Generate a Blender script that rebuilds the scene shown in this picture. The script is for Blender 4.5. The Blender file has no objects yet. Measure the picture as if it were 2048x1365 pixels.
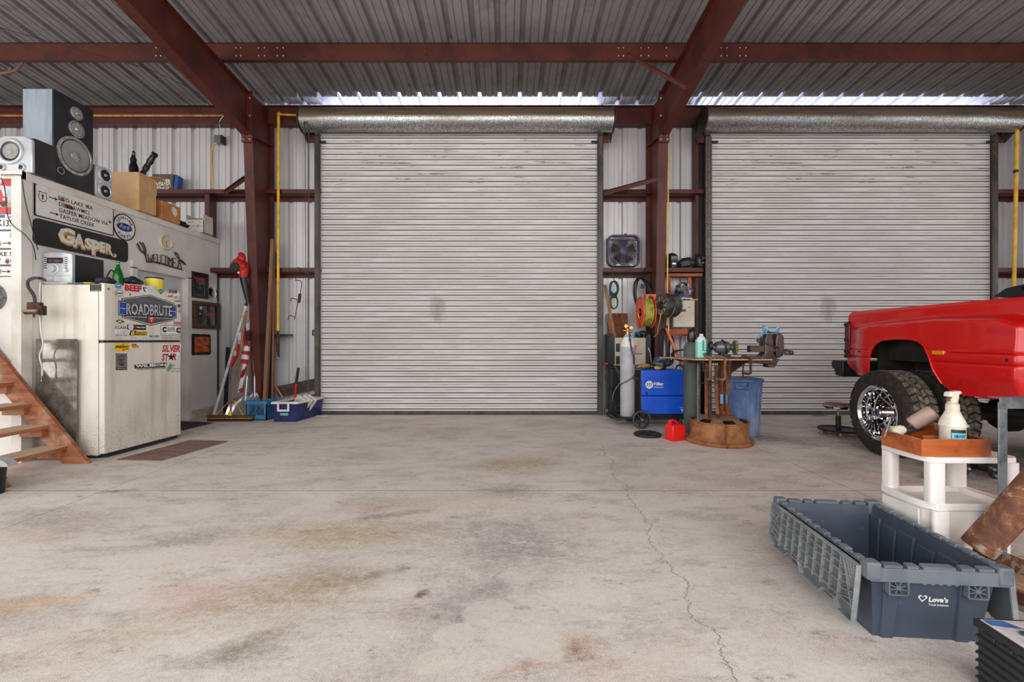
import bpy, bmesh, math, random
from mathutils import Matrix, Vector
random.seed(7)
PI = math.pi
SC = bpy.context.scene
COL = SC.collection
# ------------------------------------------------------------ camera, world, lights, exposure
CAMZ = 1.145
cd = bpy.data.cameras.new('camera'); cam = bpy.data.objects.new('camera', cd); COL.objects.link(cam)
cd.sensor_fit = 'HORIZONTAL'; cd.sensor_width = 36.0; cd.lens = 36.0 * 910 / 2048
cd.shift_x = 8 / 2048; cd.shift_y = -3.5 / 2048
cd.clip_start = 0.02; cd.clip_end = 200
cam.location = (0, 0, CAMZ); cam.rotation_euler = (PI / 2, 0, 0)
SC.camera = cam
SC.view_settings.view_transform = 'Standard'; SC.view_settings.look = 'None'
SC.view_settings.gamma = 1.0; SC.view_settings.use_curve_mapping = False
SC.view_settings.exposure = 0.0
W = bpy.data.worlds.new('world'); SC.world = W; W.use_nodes = True
bg = W.node_tree.nodes['Background']; bg.inputs[0].default_value = (0.93, 0.96, 1.0, 1); bg.inputs[1].default_value = 0.9

def area(name, loc, rot, sx, sy, power, col=(1, 1, 1), spread=PI):
    l = bpy.data.lights.new(name, 'AREA'); l.shape = 'RECTANGLE'; l.size = sx; l.size_y = sy
    l.energy = power; l.color = col; l.spread = spread
    o = bpy.data.objects.new(name, l); COL.objects.link(o); o.location = loc; o.rotation_euler = rot
    return o
# open bay behind the camera: daylight from the yard
area('daylight_open_bay', (-1.0, -3.2, 2.9), (math.radians(80), 0, 0), 14, 4.6, 640, (1, 0.985, 0.96))
# added fill lamps brightening from left and right; the side walls have no openings
area('side_fill_left', (-10.5, 0.6, 2.4), (0, math.radians(-82), 0), 4.2, 6.0, 330, (1, 0.985, 0.96))
area('side_fill_right', (13.3, 0.5, 2.5), (0, math.radians(80), 0), 4.2, 7.5, 230, (1, 0.985, 0.96))
area('daylight_slot_near', (-0.72, 7.52, 3.86), (math.radians(150), 0, 0), 4.7, 0.08, 420, (0.66, 0.74, 1.0))  # sunlit ground outside bouncing up through the slots above both roll-up doors
area('daylight_slot_right', (5.33, 7.52, 3.86), (math.radians(150), 0, 0), 4.7, 0.08, 420, (0.66, 0.74, 1.0))

# ------------------------------------------------------------ helpers
def lin(c):
    r = []
    for v in c[:3]:
        v = v / 255.0
        r.append(v / 12.92 if v <= 0.04045 else ((v + 0.055) / 1.055) ** 2.4)
    return (r[0], r[1], r[2], 1.0)

def at(px, py, Y):
    return ((px - 1016) * Y / 910.0, Y, CAMZ - (py - 679) * Y / 910.0)

class NT:
    def __init__(s, name):
        s.m = bpy.data.materials.new(name); s.m.use_nodes = True
        s.t = s.m.node_tree; s.b = s.t.nodes['Principled BSDF']
        s.tc = s.t.nodes.new('ShaderNodeTexCoord')
    def n(s, ty, **k):
        o = s.t.nodes.new(ty)
        for a, v in k.items(): setattr(o, a, v)
        return o
    def l(s, a, b): s.t.links.new(a, b)
    def mapping(s, scale=(1, 1, 1), rot=(0, 0, 0), loc=(0, 0, 0), src='Object'):
        mp = s.n('ShaderNodeMapping'); mp.inputs['Scale'].default_value = scale
        mp.inputs['Rotation'].default_value = rot; mp.inputs['Location'].default_value = loc
        s.l(s.tc.outputs[src], mp.inputs[0]); return mp.outputs[0]
    def noise(s, vec, scale, detail=4, rough=0.55, dist=0):
        o = s.n('ShaderNodeTexNoise'); o.inputs['Scale'].default_value = scale
        o.inputs['Detail'].default_value = detail; o.inputs['Roughness'].default_value = rough
        o.inputs['Distortion'].default_value = dist
        if vec: s.l(vec, o.inputs['Vector'])
        return o.outputs[0]
    def ramp(s, fac, stops):
        o = s.n('ShaderNodeValToRGB'); e = o.color_ramp.elements
        e[0].position, e[0].color = stops[0][0], stops[0][1]
        e[1].position, e[1].color = stops[-1][0], stops[-1][1]
        for p, c in stops[1:-1]:
            x = e.new(p); x.color = c
        s.l(fac, o.inputs[0]); return o.outputs[0]
    def mix(s, fac, a, b, mode='MIX'):
        o = s.n('ShaderNodeMix', data_type='RGBA', blend_type=mode)
        for i, v in ((0, fac), (6, a), (7, b)):
            if isinstance(v, (int, float, tuple)): o.inputs[i].default_value = v
            else: s.l(v, o.inputs[i])
        return o.outputs[2]
    def math(s, op, a, b=0.0, c=0.0):
        o = s.n('ShaderNodeMath', operation=op)
        for i, v in enumerate((a, b, c)):
            if isinstance(v, (int, float)): o.inputs[i].default_value = v
            else: s.l(v, o.inputs[i])
        return o.outputs[0]
    def bump(s, h, strength=0.3, dist=0.01):
        o = s.n('ShaderNodeBump'); o.inputs['Strength'].default_value = strength
        o.inputs['Distance'].default_value = dist
        s.l(h, o.inputs['Height']); s.l(o.outputs[0], s.b.inputs['Normal'])
    def base(s, c):
        if isinstance(c, tuple): s.b.inputs['Base Color'].default_value = c
        else: s.l(c, s.b.inputs['Base Color'])
    def set(s, rough=None, metal=None, coat=None, trans=None, alpha=None, spec=None, ior=None):
        for k, v in (('Roughness', rough), ('Metallic', metal), ('Coat Weight', coat), ('Transmission Weight', trans),
                     ('Alpha', alpha), ('Specular IOR Level', spec), ('IOR', ior)):
            if v is None: continue
            if isinstance(v, (int, float)): s.b.inputs[k].default_value = v
            else: s.l(v, s.b.inputs[k])

BW0, BW1 = (0, 0, 0, 1), (1, 1, 1, 1)
MATS = {}
def mat(name, c, r=0.5, m=0.0, c2=None, ns=6, lo=0.45, hi=0.62, st=(1, 1, 1), bump=0, bs=60, coat=None, dirt=None, ds=14, dlo=0.56, dhi=0.7):
    """procedural paint: base colour c, patches of c2, a little wear in colour dirt, optional bump"""
    if name in MATS: return MATS[name]
    t = NT(name); v = t.mapping(st)
    n = t.noise(v, ns, 5, 0.6)
    c = lin(c); c2 = lin(c2) if c2 else tuple(min(1, x * 0.82) for x in c[:3]) + (1,)
    col = t.mix(t.ramp(n, [(lo, BW0), (hi, BW1)]), c, c2)
    if dirt:
        n2 = t.noise(v, ds, 8, 0.7)
        col = t.mix(t.ramp(n2, [(dlo, BW0), (dhi, BW1)]), col, lin(dirt))
    t.base(col); t.set(rough=r, metal=m, coat=coat)
    if bump: t.bump(t.noise(v, bs, 3, 0.6), bump, 0.004)
    MATS[name] = t.m; return t.m

class MB:
    """collects shapes and links them as one mesh object"""
    def __init__(s, M=None):
        s.v = []; s.f = []; s.mi = []; s.ms = []; s.cur = 0; s.M = M or Matrix()
    def mat(s, m):
        if m not in s.ms: s.ms.append(m)
        s.cur = s.ms.index(m); return s
    def add(s, vs, fs):
        b = len(s.v)
        for p in vs: s.v.append(tuple(s.M @ Vector(p)))
        for f in fs: s.f.append([i + b for i in f]); s.mi.append(s.cur)
        return s
    def box(s, x0, x1, y0, y1, z0, z1):
        vs = [(x0, y0, z0), (x1, y0, z0), (x1, y1, z0), (x0, y1, z0), (x0, y0, z1), (x1, y0, z1), (x1, y1, z1), (x0, y1, z1)]
        return s.add(vs, [(0, 3, 2, 1), (4, 5, 6, 7), (0, 1, 5, 4), (1, 2, 6, 5), (2, 3, 7, 6), (3, 0, 4, 7)])
    def taper(s, x0, x1, y0, y1, z0, z1, dx, dy):
        """box whose top is larger by dx, dy on each side"""
        vs = [(x0, y0, z0), (x1, y0, z0), (x1, y1, z0), (x0, y1, z0), (x0 - dx, y0 - dy, z1), (x1 + dx, y0 - dy, z1), (x1 + dx, y1 + dy, z1), (x0 - dx, y1 + dy, z1)]
        return s.add(vs, [(0, 3, 2, 1), (4, 5, 6, 7), (0, 1, 5, 4), (1, 2, 6, 5), (2, 3, 7, 6), (3, 0, 4, 7)])
    def bar(s, a, b, w, h, up=(0, 0, 1)):
        """rectangular bar from a to b, w across, h along up"""
        a, b = Vector(a), Vector(b); d = (b - a).normalized(); u = Vector(up)
        sd = d.cross(u)
        if sd.length < 1e-4: sd = d.cross(Vector((0, 1, 0)))
        sd.normalize(); u = sd.cross(d).normalized(); vs = []
        for p in (a, b):
            for i, j in ((-1, -1), (1, -1), (1, 1), (-1, 1)): vs.append(p + sd * (i * w / 2) + u * (j * h / 2))
        return s.add(vs, [(0, 1, 2, 3), (7, 6, 5, 4), (0, 4, 5, 1), (1, 5, 6, 2), (2, 6, 7, 3), (3, 7, 4, 0)])
    def prism(s, poly, O, U, V, D):
        """polygon in plane O + u U + v V, thickened by vector D"""
        O, U, V, D = Vector(O), Vector(U), Vector(V), Vector(D); n = len(poly)
        vs = [O + U * p[0] + V * p[1] for p in poly]; vs += [p + D for p in vs]
        return s.add(vs, [tuple(range(n))[::-1], tuple(range(n, 2 * n))] + [(i, (i + 1) % n, n + (i + 1) % n, n + i) for i in range(n)])
    def ringprism(s, outer, inner, O, U, V, D):
        """frame between two loops of equal count, thickened"""
        O, U, V, D = Vector(O), Vector(U), Vector(V), Vector(D); n = len(outer)
        a = [O + U * p[0] + V * p[1] for p in outer]; b = [O + U * p[0] + V * p[1] for p in inner]
        vs = a + b + [p + D for p in a] + [p + D for p in b]; fs = []
        for i in range(n):
            j = (i + 1) % n
            fs += [(i, j, n + j, n + i), (2 * n + i, 3 * n + i, 3 * n + j, 2 * n + j), (i, 2 * n + i, 2 * n + j, j), (n + i, n + j, 3 * n + j, 3 * n + i)]
        return s.add(vs, fs)
    def lathe(s, prof, O=(0, 0, 0), A=(0, 0, 1), n=24, arc=1.0, a0=0, sx=1, cap=True):
        """prof = [(radius, height)] turned about axis A through O"""
        O, A = Vector(O), Vector(A).normalized()
        X = A.orthogonal().normalized() if abs(A.z) < 0.99 else Vector((1, 0, 0))
        if abs(A.z) < 0.99:
            X = A.cross(Vector((0, 0, 1))).normalized()
        Yv = A.cross(X); m = n if arc >= 1 else n + 1; vs = []; fs = []
        for r, h in prof:
            for k in range(m):
                t = a0 + 2 * PI * arc * k / n
                vs.append(O + A * h + X * (r * math.cos(t) * sx) + Yv * (r * math.sin(t)))
        for i in range(len(prof) - 1):
            for k in range(m if arc >= 1 else n):
                j = (k + 1) % m
                fs.append((i * m + k, i * m + j, (i + 1) * m + j, (i + 1) * m + k))
        if arc >= 1 and cap:
            if prof[0][0] > 1e-5: fs.append(tuple(range(m))[::-1])
            if prof[-1][0] > 1e-5: fs.append(tuple(range((len(prof) - 1) * m, len(prof) * m)))
        return s.add(vs, fs)
    def cyl(s, a, b, r, r2=None, n=16):
        a, b = Vector(a), Vector(b); L = (b - a).length
        return s.lathe([(r, 0), (r if r2 is None else r2, L)], a, b - a, n)
    def tube(s, pts, r, n=8, closed=False):
        P = [Vector(p) for p in pts]; N = len(P); vs = []; fs = []; up = None
        for i in range(N):
            if closed: d = P[(i + 1) % N] - P[i - 1]
            else: d = P[min(i + 1, N - 1)] - P[max(i - 1, 0)]
            if d.length < 1e-7: d = Vector((0, 0, 1))
            d.normalize()
            if up is None: up = d.orthogonal().normalized()
            else:
                up = up - d * up.dot(d)
                up = up.normalized() if up.length > 1e-5 else d.orthogonal().normalized()
            sd = d.cross(up); rr = r[i] if isinstance(r, (list, tuple)) else r
            for k in range(n):
                t = 2 * PI * k / n; vs.append(P[i] + up * (rr * math.cos(t)) + sd * (rr * math.sin(t)))
        for i in range(N if closed else N - 1):
            i2 = (i + 1) % N
            for k in range(n):
                j = (k + 1) % n; fs.append((i * n + k, i * n + j, i2 * n + j, i2 * n + k))
        if not closed: fs += [tuple(range(n))[::-1], tuple(range((N - 1) * n, N * n))]
        return s.add(vs, fs)
    def ball(s, c, r, n=12, sz=(1, 1, 1)):
        vs = []; fs = []; c = Vector(c); h = n // 2
        for i in range(h + 1):
            ph = PI * i / h
            for k in range(n):
                t = 2 * PI * k / n
                vs.append(c + Vector((r * sz[0] * math.sin(ph) * math.cos(t), r * sz[1] * math.sin(ph) * math.sin(t), -r * sz[2] * math.cos(ph))))
        for i in range(h):
            for k in range(n):
                j = (k + 1) % n; fs.append((i * n + k, i * n + j, (i + 1) * n + j, (i + 1) * n + k))
        return s.add(vs, fs)
    def torus(s, c, A, R, r, n=24, m=8, arc=1.0, a0=0, sx=1):
        A = Vector(A).normalized(); c = Vector(c)
        X = A.cross(Vector((0, 0, 1)))
        X = X.normalized() if X.length > 1e-3 else Vector((1, 0, 0))
        Yv = A.cross(X); cnt = n if arc >= 1 else n + 1
        pts = [c + X * (R * sx * math.cos(a0 + 2 * PI * arc * k / n)) + Yv * (R * math.sin(a0 + 2 * PI * arc * k / n)) for k in range(cnt)]
        return s.tube(pts, r, m, closed=arc >= 1)
    def text(s, txt, O, U, V, size, depth=0.002, bold=0.0, sx=1.0, shear=0.0, align='CENTER', fit=None, fith=None):
        """lettering: baseline centre at O, reading along U, up along V; fit = total width, fith = capital height"""
        cu = bpy.data.curves.new('t', 'FONT'); cu.body = txt; cu.size = 1; cu.offset = bold; cu.shear = shear
        cu.align_x = 'LEFT'; cu.resolution_u = 2; cu.fill_mode = 'FRONT'
        ob = bpy.data.objects.new('t', cu); COL.objects.link(ob)
        bpy.context.view_layer.update()
        me = ob.evaluated_get(bpy.context.evaluated_depsgraph_get()).to_mesh()
        vs = [Vector(v.co) for v in me.vertices]; fs = [tuple(p.vertices) for p in me.polygons]
        if not vs: return s
        x0 = min(v.x for v in vs); x1 = max(v.x for v in vs)
        kx = size * sx; ky = size
        if fit: kx = fit / (x1 - x0)
        if fith: ky = fith / max(v.y for v in vs)
        O, U, V = Vector(O), Vector(U).normalized(), Vector(V).normalized(); Nn = U.cross(V)
        off = {'CENTER': (x0 + x1) / 2, 'LEFT': x0, 'RIGHT': x1}[align]
        s.add([O + U * ((v.x - off) * kx) + V * (v.y * ky) + Nn * depth for v in vs], fs)
        bpy.data.objects.remove(ob); bpy.data.curves.remove(cu)
        return s
    def build(s, name, m=None, parent=None, bevel=0, seg=2, sharp=38, loc=None, rot=None, flat=False):
        me = bpy.data.meshes.new(name); me.from_pydata(s.v, [], s.f)
        if not s.ms: s.ms = [m]
        elif m is not None and m not in s.ms and s.ms[0] is None: s.ms[0] = m
        for x in s.ms: me.materials.append(x)
        me.polygons.foreach_set('material_index', s.mi)
        bm = bmesh.new(); bm.from_mesh(me); bmesh.ops.remove_doubles(bm, verts=bm.verts, dist=1e-6)
        bmesh.ops.recalc_face_normals(bm, faces=bm.faces); bm.to_mesh(me); bm.free()
        if not flat:
            me.polygons.foreach_set('use_smooth', [True] * len(me.polygons))
            me.set_sharp_from_angle(angle=math.radians(sharp))
        o = bpy.data.objects.new(name, me); COL.objects.link(o); o.parent = parent
        if loc: o.location = loc
        if rot: o.rotation_euler = rot
        if bevel:
            b = o.modifiers.new('bevel', 'BEVEL'); b.width = bevel; b.segments = seg; b.limit_method = 'ANGLE'; b.angle_limit = math.radians(40)
        return o
    def M0(s, m): s.ms = [m]; s.cur = 0; return s

def mb(m, M=None):
    b = MB(M); b.ms = [m]; return b

def tag(o, label=None, cat=None, group=None, kind=None):
    if label: o['label'] = label
    if cat: o['category'] = cat
    if group: o['group'] = group
    if kind: o['kind'] = kind
    return o
def thing(name, label, cat, loc=(0, 0, 0), rz=0.0, group=None, rot=None, kind=None):
    o = bpy.data.objects.new(name, None); COL.objects.link(o); o.empty_display_size = 0.1
    o.location = loc; o.rotation_euler = rot if rot else (0, 0, rz)
    return tag(o, label, cat, group, kind)
def copytree(o, parent=None):
    c = o.copy(); COL.objects.link(c); c.parent = parent
    for ch in list(o.children): copytree(ch, c)
    return c
def rrect(w, h, r, n=5, cx=0, cy=0):
    pts = []
    for qx, qy, a in ((1, 1, 0), (-1, 1, PI / 2), (-1, -1, PI), (1, -1, 1.5 * PI)):
        for k in range(n + 1):
            t = a + PI / 2 * k / n
            pts.append((cx + qx * (w / 2 - r) + r * math.cos(t), cy + qy * (h / 2 - r) + r * math.sin(t)))
    return pts
def circ(r, n=24, cx=0, cy=0, a0=0): return [(cx + r * math.cos(a0 + 2 * PI * k / n), cy + r * math.sin(a0 + 2 * PI * k / n)) for k in range(n)]
def spline(pts, k=6):
    P = [Vector(p) for p in pts]; out = []
    for i in range(len(P) - 1):
        p0 = P[max(i - 1, 0)]; p1 = P[i]; p2 = P[i + 1]; p3 = P[min(i + 2, len(P) - 1)]
        for j in range(k):
            t = j / k
            out.append(0.5 * ((2 * p1) + (p2 - p0) * t + (2 * p0 - 5 * p1 + 4 * p2 - p3) * t * t + (3 * p1 - p0 - 3 * p2 + p3) * t ** 3))
    out.append(P[-1]); return out
X_, Y_, Z_ = Vector((1, 0, 0)), Vector((0, 1, 0)), Vector((0, 0, 1))

# ------------------------------------------------------------ common materials
m_steel = mat('red_oxide_steel', (86, 35, 26), 0.5, c2=(64, 25, 19), ns=3, dirt=(128, 84, 60), ds=9, dlo=0.62, dhi=0.8, bump=0.05)
m_black = mat('black_plastic', (24, 25, 28), 0.45, c2=(34, 35, 38))
m_dark = mat('dark_metal', (48, 46, 46), 0.5, m=0.4, c2=(66, 60, 56), ns=20)
m_galv = mat('galvanized_steel', (150, 154, 156), 0.38, m=0.75, c2=(112, 116, 118), ns=45, lo=0.4, hi=0.6)
m_chrome = mat('chrome', (225, 227, 230), 0.06, m=1.0, c2=(205, 208, 212))
m_white = mat('white_paint', (226, 222, 216), 0.55, c2=(206, 200, 190), ns=2.5, dirt=(150, 132, 110), ds=5, dlo=0.66, dhi=0.85)
m_yellow = mat('yellow_pipe_paint', (226, 178, 50), 0.45, c2=(196, 146, 40), ns=7, dirt=(110, 80, 40), ds=22, dlo=0.64, dhi=0.72)
m_red = mat('red_plastic', (226, 30, 26), 0.35, c2=(206, 22, 20))
m_orange = mat('orange_paint', (222, 88, 44), 0.5, c2=(176, 66, 36), ns=14, dirt=(90, 50, 34), ds=20, dlo=0.62, dhi=0.75)
m_brass = mat('brass', (196, 160, 110), 0.35, m=0.8, c2=(150, 116, 76), ns=30)
m_rubber = mat('black_rubber', (30, 29, 28), 0.75, c2=(48, 42, 38), ns=12, bump=0.15)
def rust_mat(name, c=(122, 72, 42), c2=(84, 50, 34), c3=(150, 100, 62), r=0.8, m=0.15, s=9):
    t = NT(name); v = t.mapping()
    n = t.noise(v, s, 8, 0.7)
    col = t.ramp(n, [(0.32, lin(c2)), (0.5, lin(c)), (0.68, lin(c3))])
    t.base(col); t.set(rough=r, metal=m); t.bump(t.noise(v, 80, 4), 0.35, 0.004); return t.m
m_rust = rust_mat('rusty_steel')
m_rustdark = rust_mat('dark_rusty_steel', (74, 50, 38), (46, 34, 30), (112, 76, 52), 0.7, 0.35, 14)
def wood_mat(name, c, c2, axis=0, s=6, r=0.65, dirt=None):
    t = NT(name); sc = [s * 4, s * 4, s * 4]; sc[axis] = s * 0.35
    v = t.mapping(tuple(sc)); n = t.noise(v, 1.0, 6, 0.65, 0.6)
    n2 = t.noise(t.mapping((1, 1, 1)), 5, 5)
    col = t.mix(t.ramp(n, [(0.35, BW0), (0.65, BW1)]), lin(c), lin(c2))
    if dirt: col = t.mix(t.ramp(n2, [(0.5, BW0), (0.72, BW1)]), col, lin(dirt))
    t.base(col); t.set(rough=r); t.bump(n, 0.2, 0.004); return t.m
# ============================================================ floor
FW, RM = 7.14, 0.085            # wall plane, roof fall
def roofz(Y): return 4.82 + RM * (7.14 - Y)
t = NT('concrete')
v = t.mapping(src='Object')
big = t.noise(t.mapping((1, 1.5, 1), (0, 0, 0.5)), 0.8, 12, 0.72, 0.3)
col = t.ramp(big, [(0.33, lin((192, 184, 179))), (0.46, lin((212, 204, 198))), (0.56, lin((222, 215, 209))), (0.68, lin((216, 203, 193)))])
BRK = t.ramp(t.noise(t.mapping((1, 1.5, 1)), 13, 14, 0.8), [(0.40, (0.35, 0.35, 0.35, 1)), (0.56, BW1)])
def blob(cx, cy, rx, ry, rot, wob, soft0, soft1):
    """soft stained or shade-coloured patch with a shape of its own on the slab"""
    mp = t.n('ShaderNodeMapping', vector_type='TEXTURE'); mp.inputs['Location'].default_value = (cx, cy, 0)
    mp.inputs['Rotation'].default_value = (0, 0, rot); mp.inputs['Scale'].default_value = (rx, ry, 1)
    t.l(t.tc.outputs['Object'], mp.inputs[0])
    ln = t.n('ShaderNodeVectorMath', operation='LENGTH'); t.l(mp.outputs[0], ln.inputs[0])
    nz = t.noise(v, 5 if wob < 0.5 else 4.2, 14, 0.76)
    d = t.math('ADD', ln.outputs['Value'], t.math('MULTIPLY', t.math('SUBTRACT', nz, 0.5), wob * 3))
    return t.math('MULTIPLY', t.ramp(d, [(soft0, BW1), (soft1, BW0)]), BRK)
def stain_shade(fac, c, amt):
    global col
    col = t.mix(t.math('MULTIPLY', fac, amt), col, lin(c))
grimy = t.noise(t.mapping((1, 2.2, 1), (0, 0, -0.3)), 2.1, 14, 0.78)
stain_shade(t.ramp(grimy, [(0.5, BW0), (0.68, BW1)]), (140, 138, 138), 0.6)
pink = t.noise(t.mapping((1, 1.6, 1), (0, 0, 0.9), (3, 1, 0)), 1.1, 12, 0.72)
stain_shade(t.ramp(pink, [(0.54, BW0), (0.68, BW1)]), (212, 178, 168), 0.55)
# tan stains, darker patches and painted truck shade
for a in ((-0.95, 2.06, 0.5, 0.27, 0.35, 0.5, 0.2, 1.1, (168, 142, 106), 0.72), (-0.95, 2.68, 0.8, 0.24, 0.05, 0.5, 0.3, 1.2, (176, 150, 112), 0.7),
          (-1.55, 1.72, 0.45, 0.2, 0.5, 0.6, 0.2, 1.1, (178, 158, 134), 0.5), (0.10, 4.15, 0.62, 0.42, 0.3, 0.5, 0.3, 1.2, (172, 150, 120), 0.65),
          (-2.05, 1.97, 0.3, 0.1, 0.2, 0.5, 0.2, 1.1, (208, 170, 120), 0.6), (-0.45, 3.2, 0.9, 0.35, 0.1, 0.6, 0.2, 1.2, (196, 170, 150), 0.4),
          (0.05, 2.55, 0.55, 0.5, 0.8, 0.7, 0.2, 1.2, (140, 140, 143), 0.7), (-0.2, 1.95, 0.3, 0.3, 0.3, 0.7, 0.2, 1.2, (144, 144, 148), 0.6), (-1.9, 2.6, 0.45, 0.16, 0.4, 0.6, 0.2, 1.1, (146, 146, 148), 0.7),
          (-0.98, 1.68, 0.22, 0.1, 0.5, 0.7, 0.2, 1.1, (128, 118, 104), 0.7), (-0.66, 2.2, 0.3, 0.05, 0.5, 0.7, 0.2, 1.1, (120, 112, 100), 0.6), (-0.8, 2.95, 0.35, 0.06, 0.3, 0.7, 0.2, 1.1, (120, 114, 104), 0.6), (0.02, 3.45, 0.28, 0.2, 0.1, 0.7, 0.2, 1.1, (132, 132, 134), 0.7),
          (-2.9, 2.9, 0.6, 0.2, -0.3, 0.6, 0.2, 1.1, (138, 138, 138), 0.5), (-2.95, 3.42, 0.18, 0.07, 0.3, 0.6, 0.3, 0.9, (112, 110, 108), 0.8),
          (2.95, 5.3, 1.0, 0.42, -0.45, 0.3, 0.2, 1.2, (92, 84, 76), 0.75), (4.6, 4.3, 1.35, 1.7, 0, 0.4, 0.5, 1.15, (104, 90, 78), 0.8), (3.3, 3.5, 0.6, 0.3, 0.2, 0.7, 0.2, 1.1, (134, 98, 76), 0.5), (-0.385, 2.04, 0.05, 0.035, 0.9, 1.0, 0.4, 1.1, (104, 76, 62), 0.85),  # broad brown blob beneath the truck mixes grime with painted-in shade
          (-1.4, 2.05, 0.3, 0.2, 0.4, 0.6, 0.2, 1.1, (206, 160, 156), 0.5), (0.262, 1.71, 0.10, 0.08, 0.4, 0.6, 0.2, 1.0, (166, 124, 92), 0.75), (0.07, 1.59, 0.2, 0.05, 0.4, 0.5, 0.2, 1.0, (168, 128, 104), 0.65)):
    stain_shade(blob(*a[:8]), a[8], a[9])
smg = t.noise(t.mapping((1, 2.0, 1), (0, 0, 0.35)), 4.2, 15, 0.82)
stain_shade(t.ramp(smg, [(0.565, BW0), (0.63, BW1)]), (120, 113, 108), 0.6)
stain_shade(t.ramp(smg, [(0.37, BW1), (0.43, BW0)]), (232, 228, 224), 0.45)
midn = t.noise(v, 42, 12, 0.8)
col = t.mix(0.38, col, t.ramp(midn, [(0.38, lin((130, 128, 128))), (0.5, lin((186, 186, 186))), (0.62, lin((226, 224, 222)))]), 'OVERLAY')
# bare pale patches with a crisp edge
for a in ((0.03, 1.76, 0.22, 0.085, -0.25, 0.5), (-0.08, 1.90, 0.12, 0.10, 0.2, 0.5), (-0.2, 1.76, 0.09, 0.08, 0.2, 0.5), (0.12, 1.67, 0.10, 0.06, -0.4, 0.5), (-0.24, 1.62, 0.11, 0.07, 0.3, 0.5),
          (-2.15, 2.55, 0.2, 0.04, 0.1, 0.5), (-2.3, 2.42, 0.16, 0.035, 0.2, 0.5), (0.29, 2.49, 0.045, 0.035, 0.3, 0.9), (0.06, 2.56, 0.06, 0.02, 0.3, 0.9), (0.18, 2.9, 0.06, 0.025, 1.1, 0.9)):
    stain_shade(blob(*a, 0.8, 0.95), (220, 213, 205), 0.8)
fine = t.noise(v, 260, 3, 0.75)
col = t.mix(0.65, col, t.ramp(fine, [(0.36, lin((120, 116, 114))), (0.52, lin((205, 200, 196))), (0.66, lin((240, 236, 232)))]), 'OVERLAY')
spk = t.noise(v, 75, 2, 0.5)
stain_shade(t.ramp(spk, [(0.74, BW0), (0.77, BW1)]), (110, 92, 76), 0.6)
# wandering crack and sawn joints
def crack(px0, slope, y0, y1, wob, wid, c, amt):
    sx = t.n('ShaderNodeSeparateXYZ'); t.l(v, sx.inputs[0])
    cv = t.n('ShaderNodeCombineXYZ'); t.l(sx.outputs[1], cv.inputs[1])
    w1 = t.math('MULTIPLY', t.math('SUBTRACT', t.noise(cv.outputs[0], 2.2, 8, 0.72), 0.5), wob)
    c0 = t.math('MULTIPLY_ADD', sx.outputs[1], slope, px0)
    d = t.math('ABSOLUTE', t.math('SUBTRACT', sx.outputs[0], t.math('ADD', c0, w1)))
    f = t.math('LESS_THAN', d, wid)
    f = t.math('MULTIPLY', f, t.math('MULTIPLY', t.math('GREATER_THAN', sx.outputs[1], y0), t.math('LESS_THAN', sx.outputs[1], y1)))
    stain_shade(f, c, amt)
crack(0.67, 0.065, 0, 4.9, 0.42, 0.0022, (96, 86, 78), 0.85)
crack(2.62, 0.0, 2, 7.2, 0.02, 0.003, (92, 84, 78), 0.8)
crack(-3.05, 0.0, 0, 7.2, 0.02, 0.003, (98, 90, 84), 0.7)
sx = t.n('ShaderNodeSeparateXYZ'); t.l(v, sx.inputs[0])
jd = t.math('ABSOLUTE', t.math('SUBTRACT', sx.outputs[1], 3.44))
stain_shade(t.math('LESS_THAN', jd, 0.004), (96, 88, 82), 0.75)
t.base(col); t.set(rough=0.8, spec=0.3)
t.bump(fine, 0.25, 0.003)
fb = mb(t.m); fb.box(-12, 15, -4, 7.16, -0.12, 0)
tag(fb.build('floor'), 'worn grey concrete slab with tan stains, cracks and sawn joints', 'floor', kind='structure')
gm = mat('yard_gravel', (176, 168, 156), 0.9, c2=(150, 142, 130))
b = mb(gm); b.box(-30, 30, 7.16, 30, -0.14, -0.02); b.box(-30, 30, -25, -4, -0.14, -0.02)
tag(b.build('ground'), 'pale gravel yard outside the building', 'ground', kind='structure')

# ============================================================ sheet metal wall and roof
def sheet_mat(name, c, c2, c3, sy=1.0):
    t = NT(name); v = t.mapping()
    n = t.noise(t.mapping((2.5, 2.5, 0.5)), 1.4, 5, 0.6)
    col = t.ramp(n, [(0.35, lin(c)), (0.55, lin(c2)), (0.75, lin(c3))])
    n2 = t.noise(v, 26, 3, 0.6)
    col = t.mix(t.ramp(n2, [(0.74, BW0), (0.77, BW1)]), col, lin((70, 60, 54)))
    t.base(col); t.set(rough=0.42, metal=0.25); return t.m
m_wall = sheet_mat('wall_sheet_metal', (196, 193, 196), (206, 203, 204), (184, 178, 176))
m_roof = sheet_mat('roof_sheet_metal', (142, 141, 143), (154, 152, 154), (128, 122, 118))
PER = 0.3048
def profile(x0, x1, phase):
    """(x, recess) of ribbed sheeting: deep ribs every foot, two faint ones between"""
    cell = [(-0.038, 0), (-0.022, 0.05), (0.022, 0.05), (0.038, 0), (0.092, 0), (0.096, 0.012), (0.106, 0.012), (0.110, 0), (0.194, 0), (0.198, 0.012), (0.208, 0.012), (0.212, 0)]
    pts = []; k = math.floor((x0 - phase) / PER) - 1
    while phase + k * PER < x1 + PER:
        pts += [(phase + k * PER + a, d) for a, d in cell]; k += 1
    def val(x):
        for (a, da), (b_, db) in zip(pts, pts[1:]):
            if a <= x <= b_: return da + (db - da) * (x - a) / max(b_ - a, 1e-9)
        return 0
    return [(x0, val(x0))] + [p for p in pts if x0 < p[0] < x1] + [(x1, val(x1))]
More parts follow.
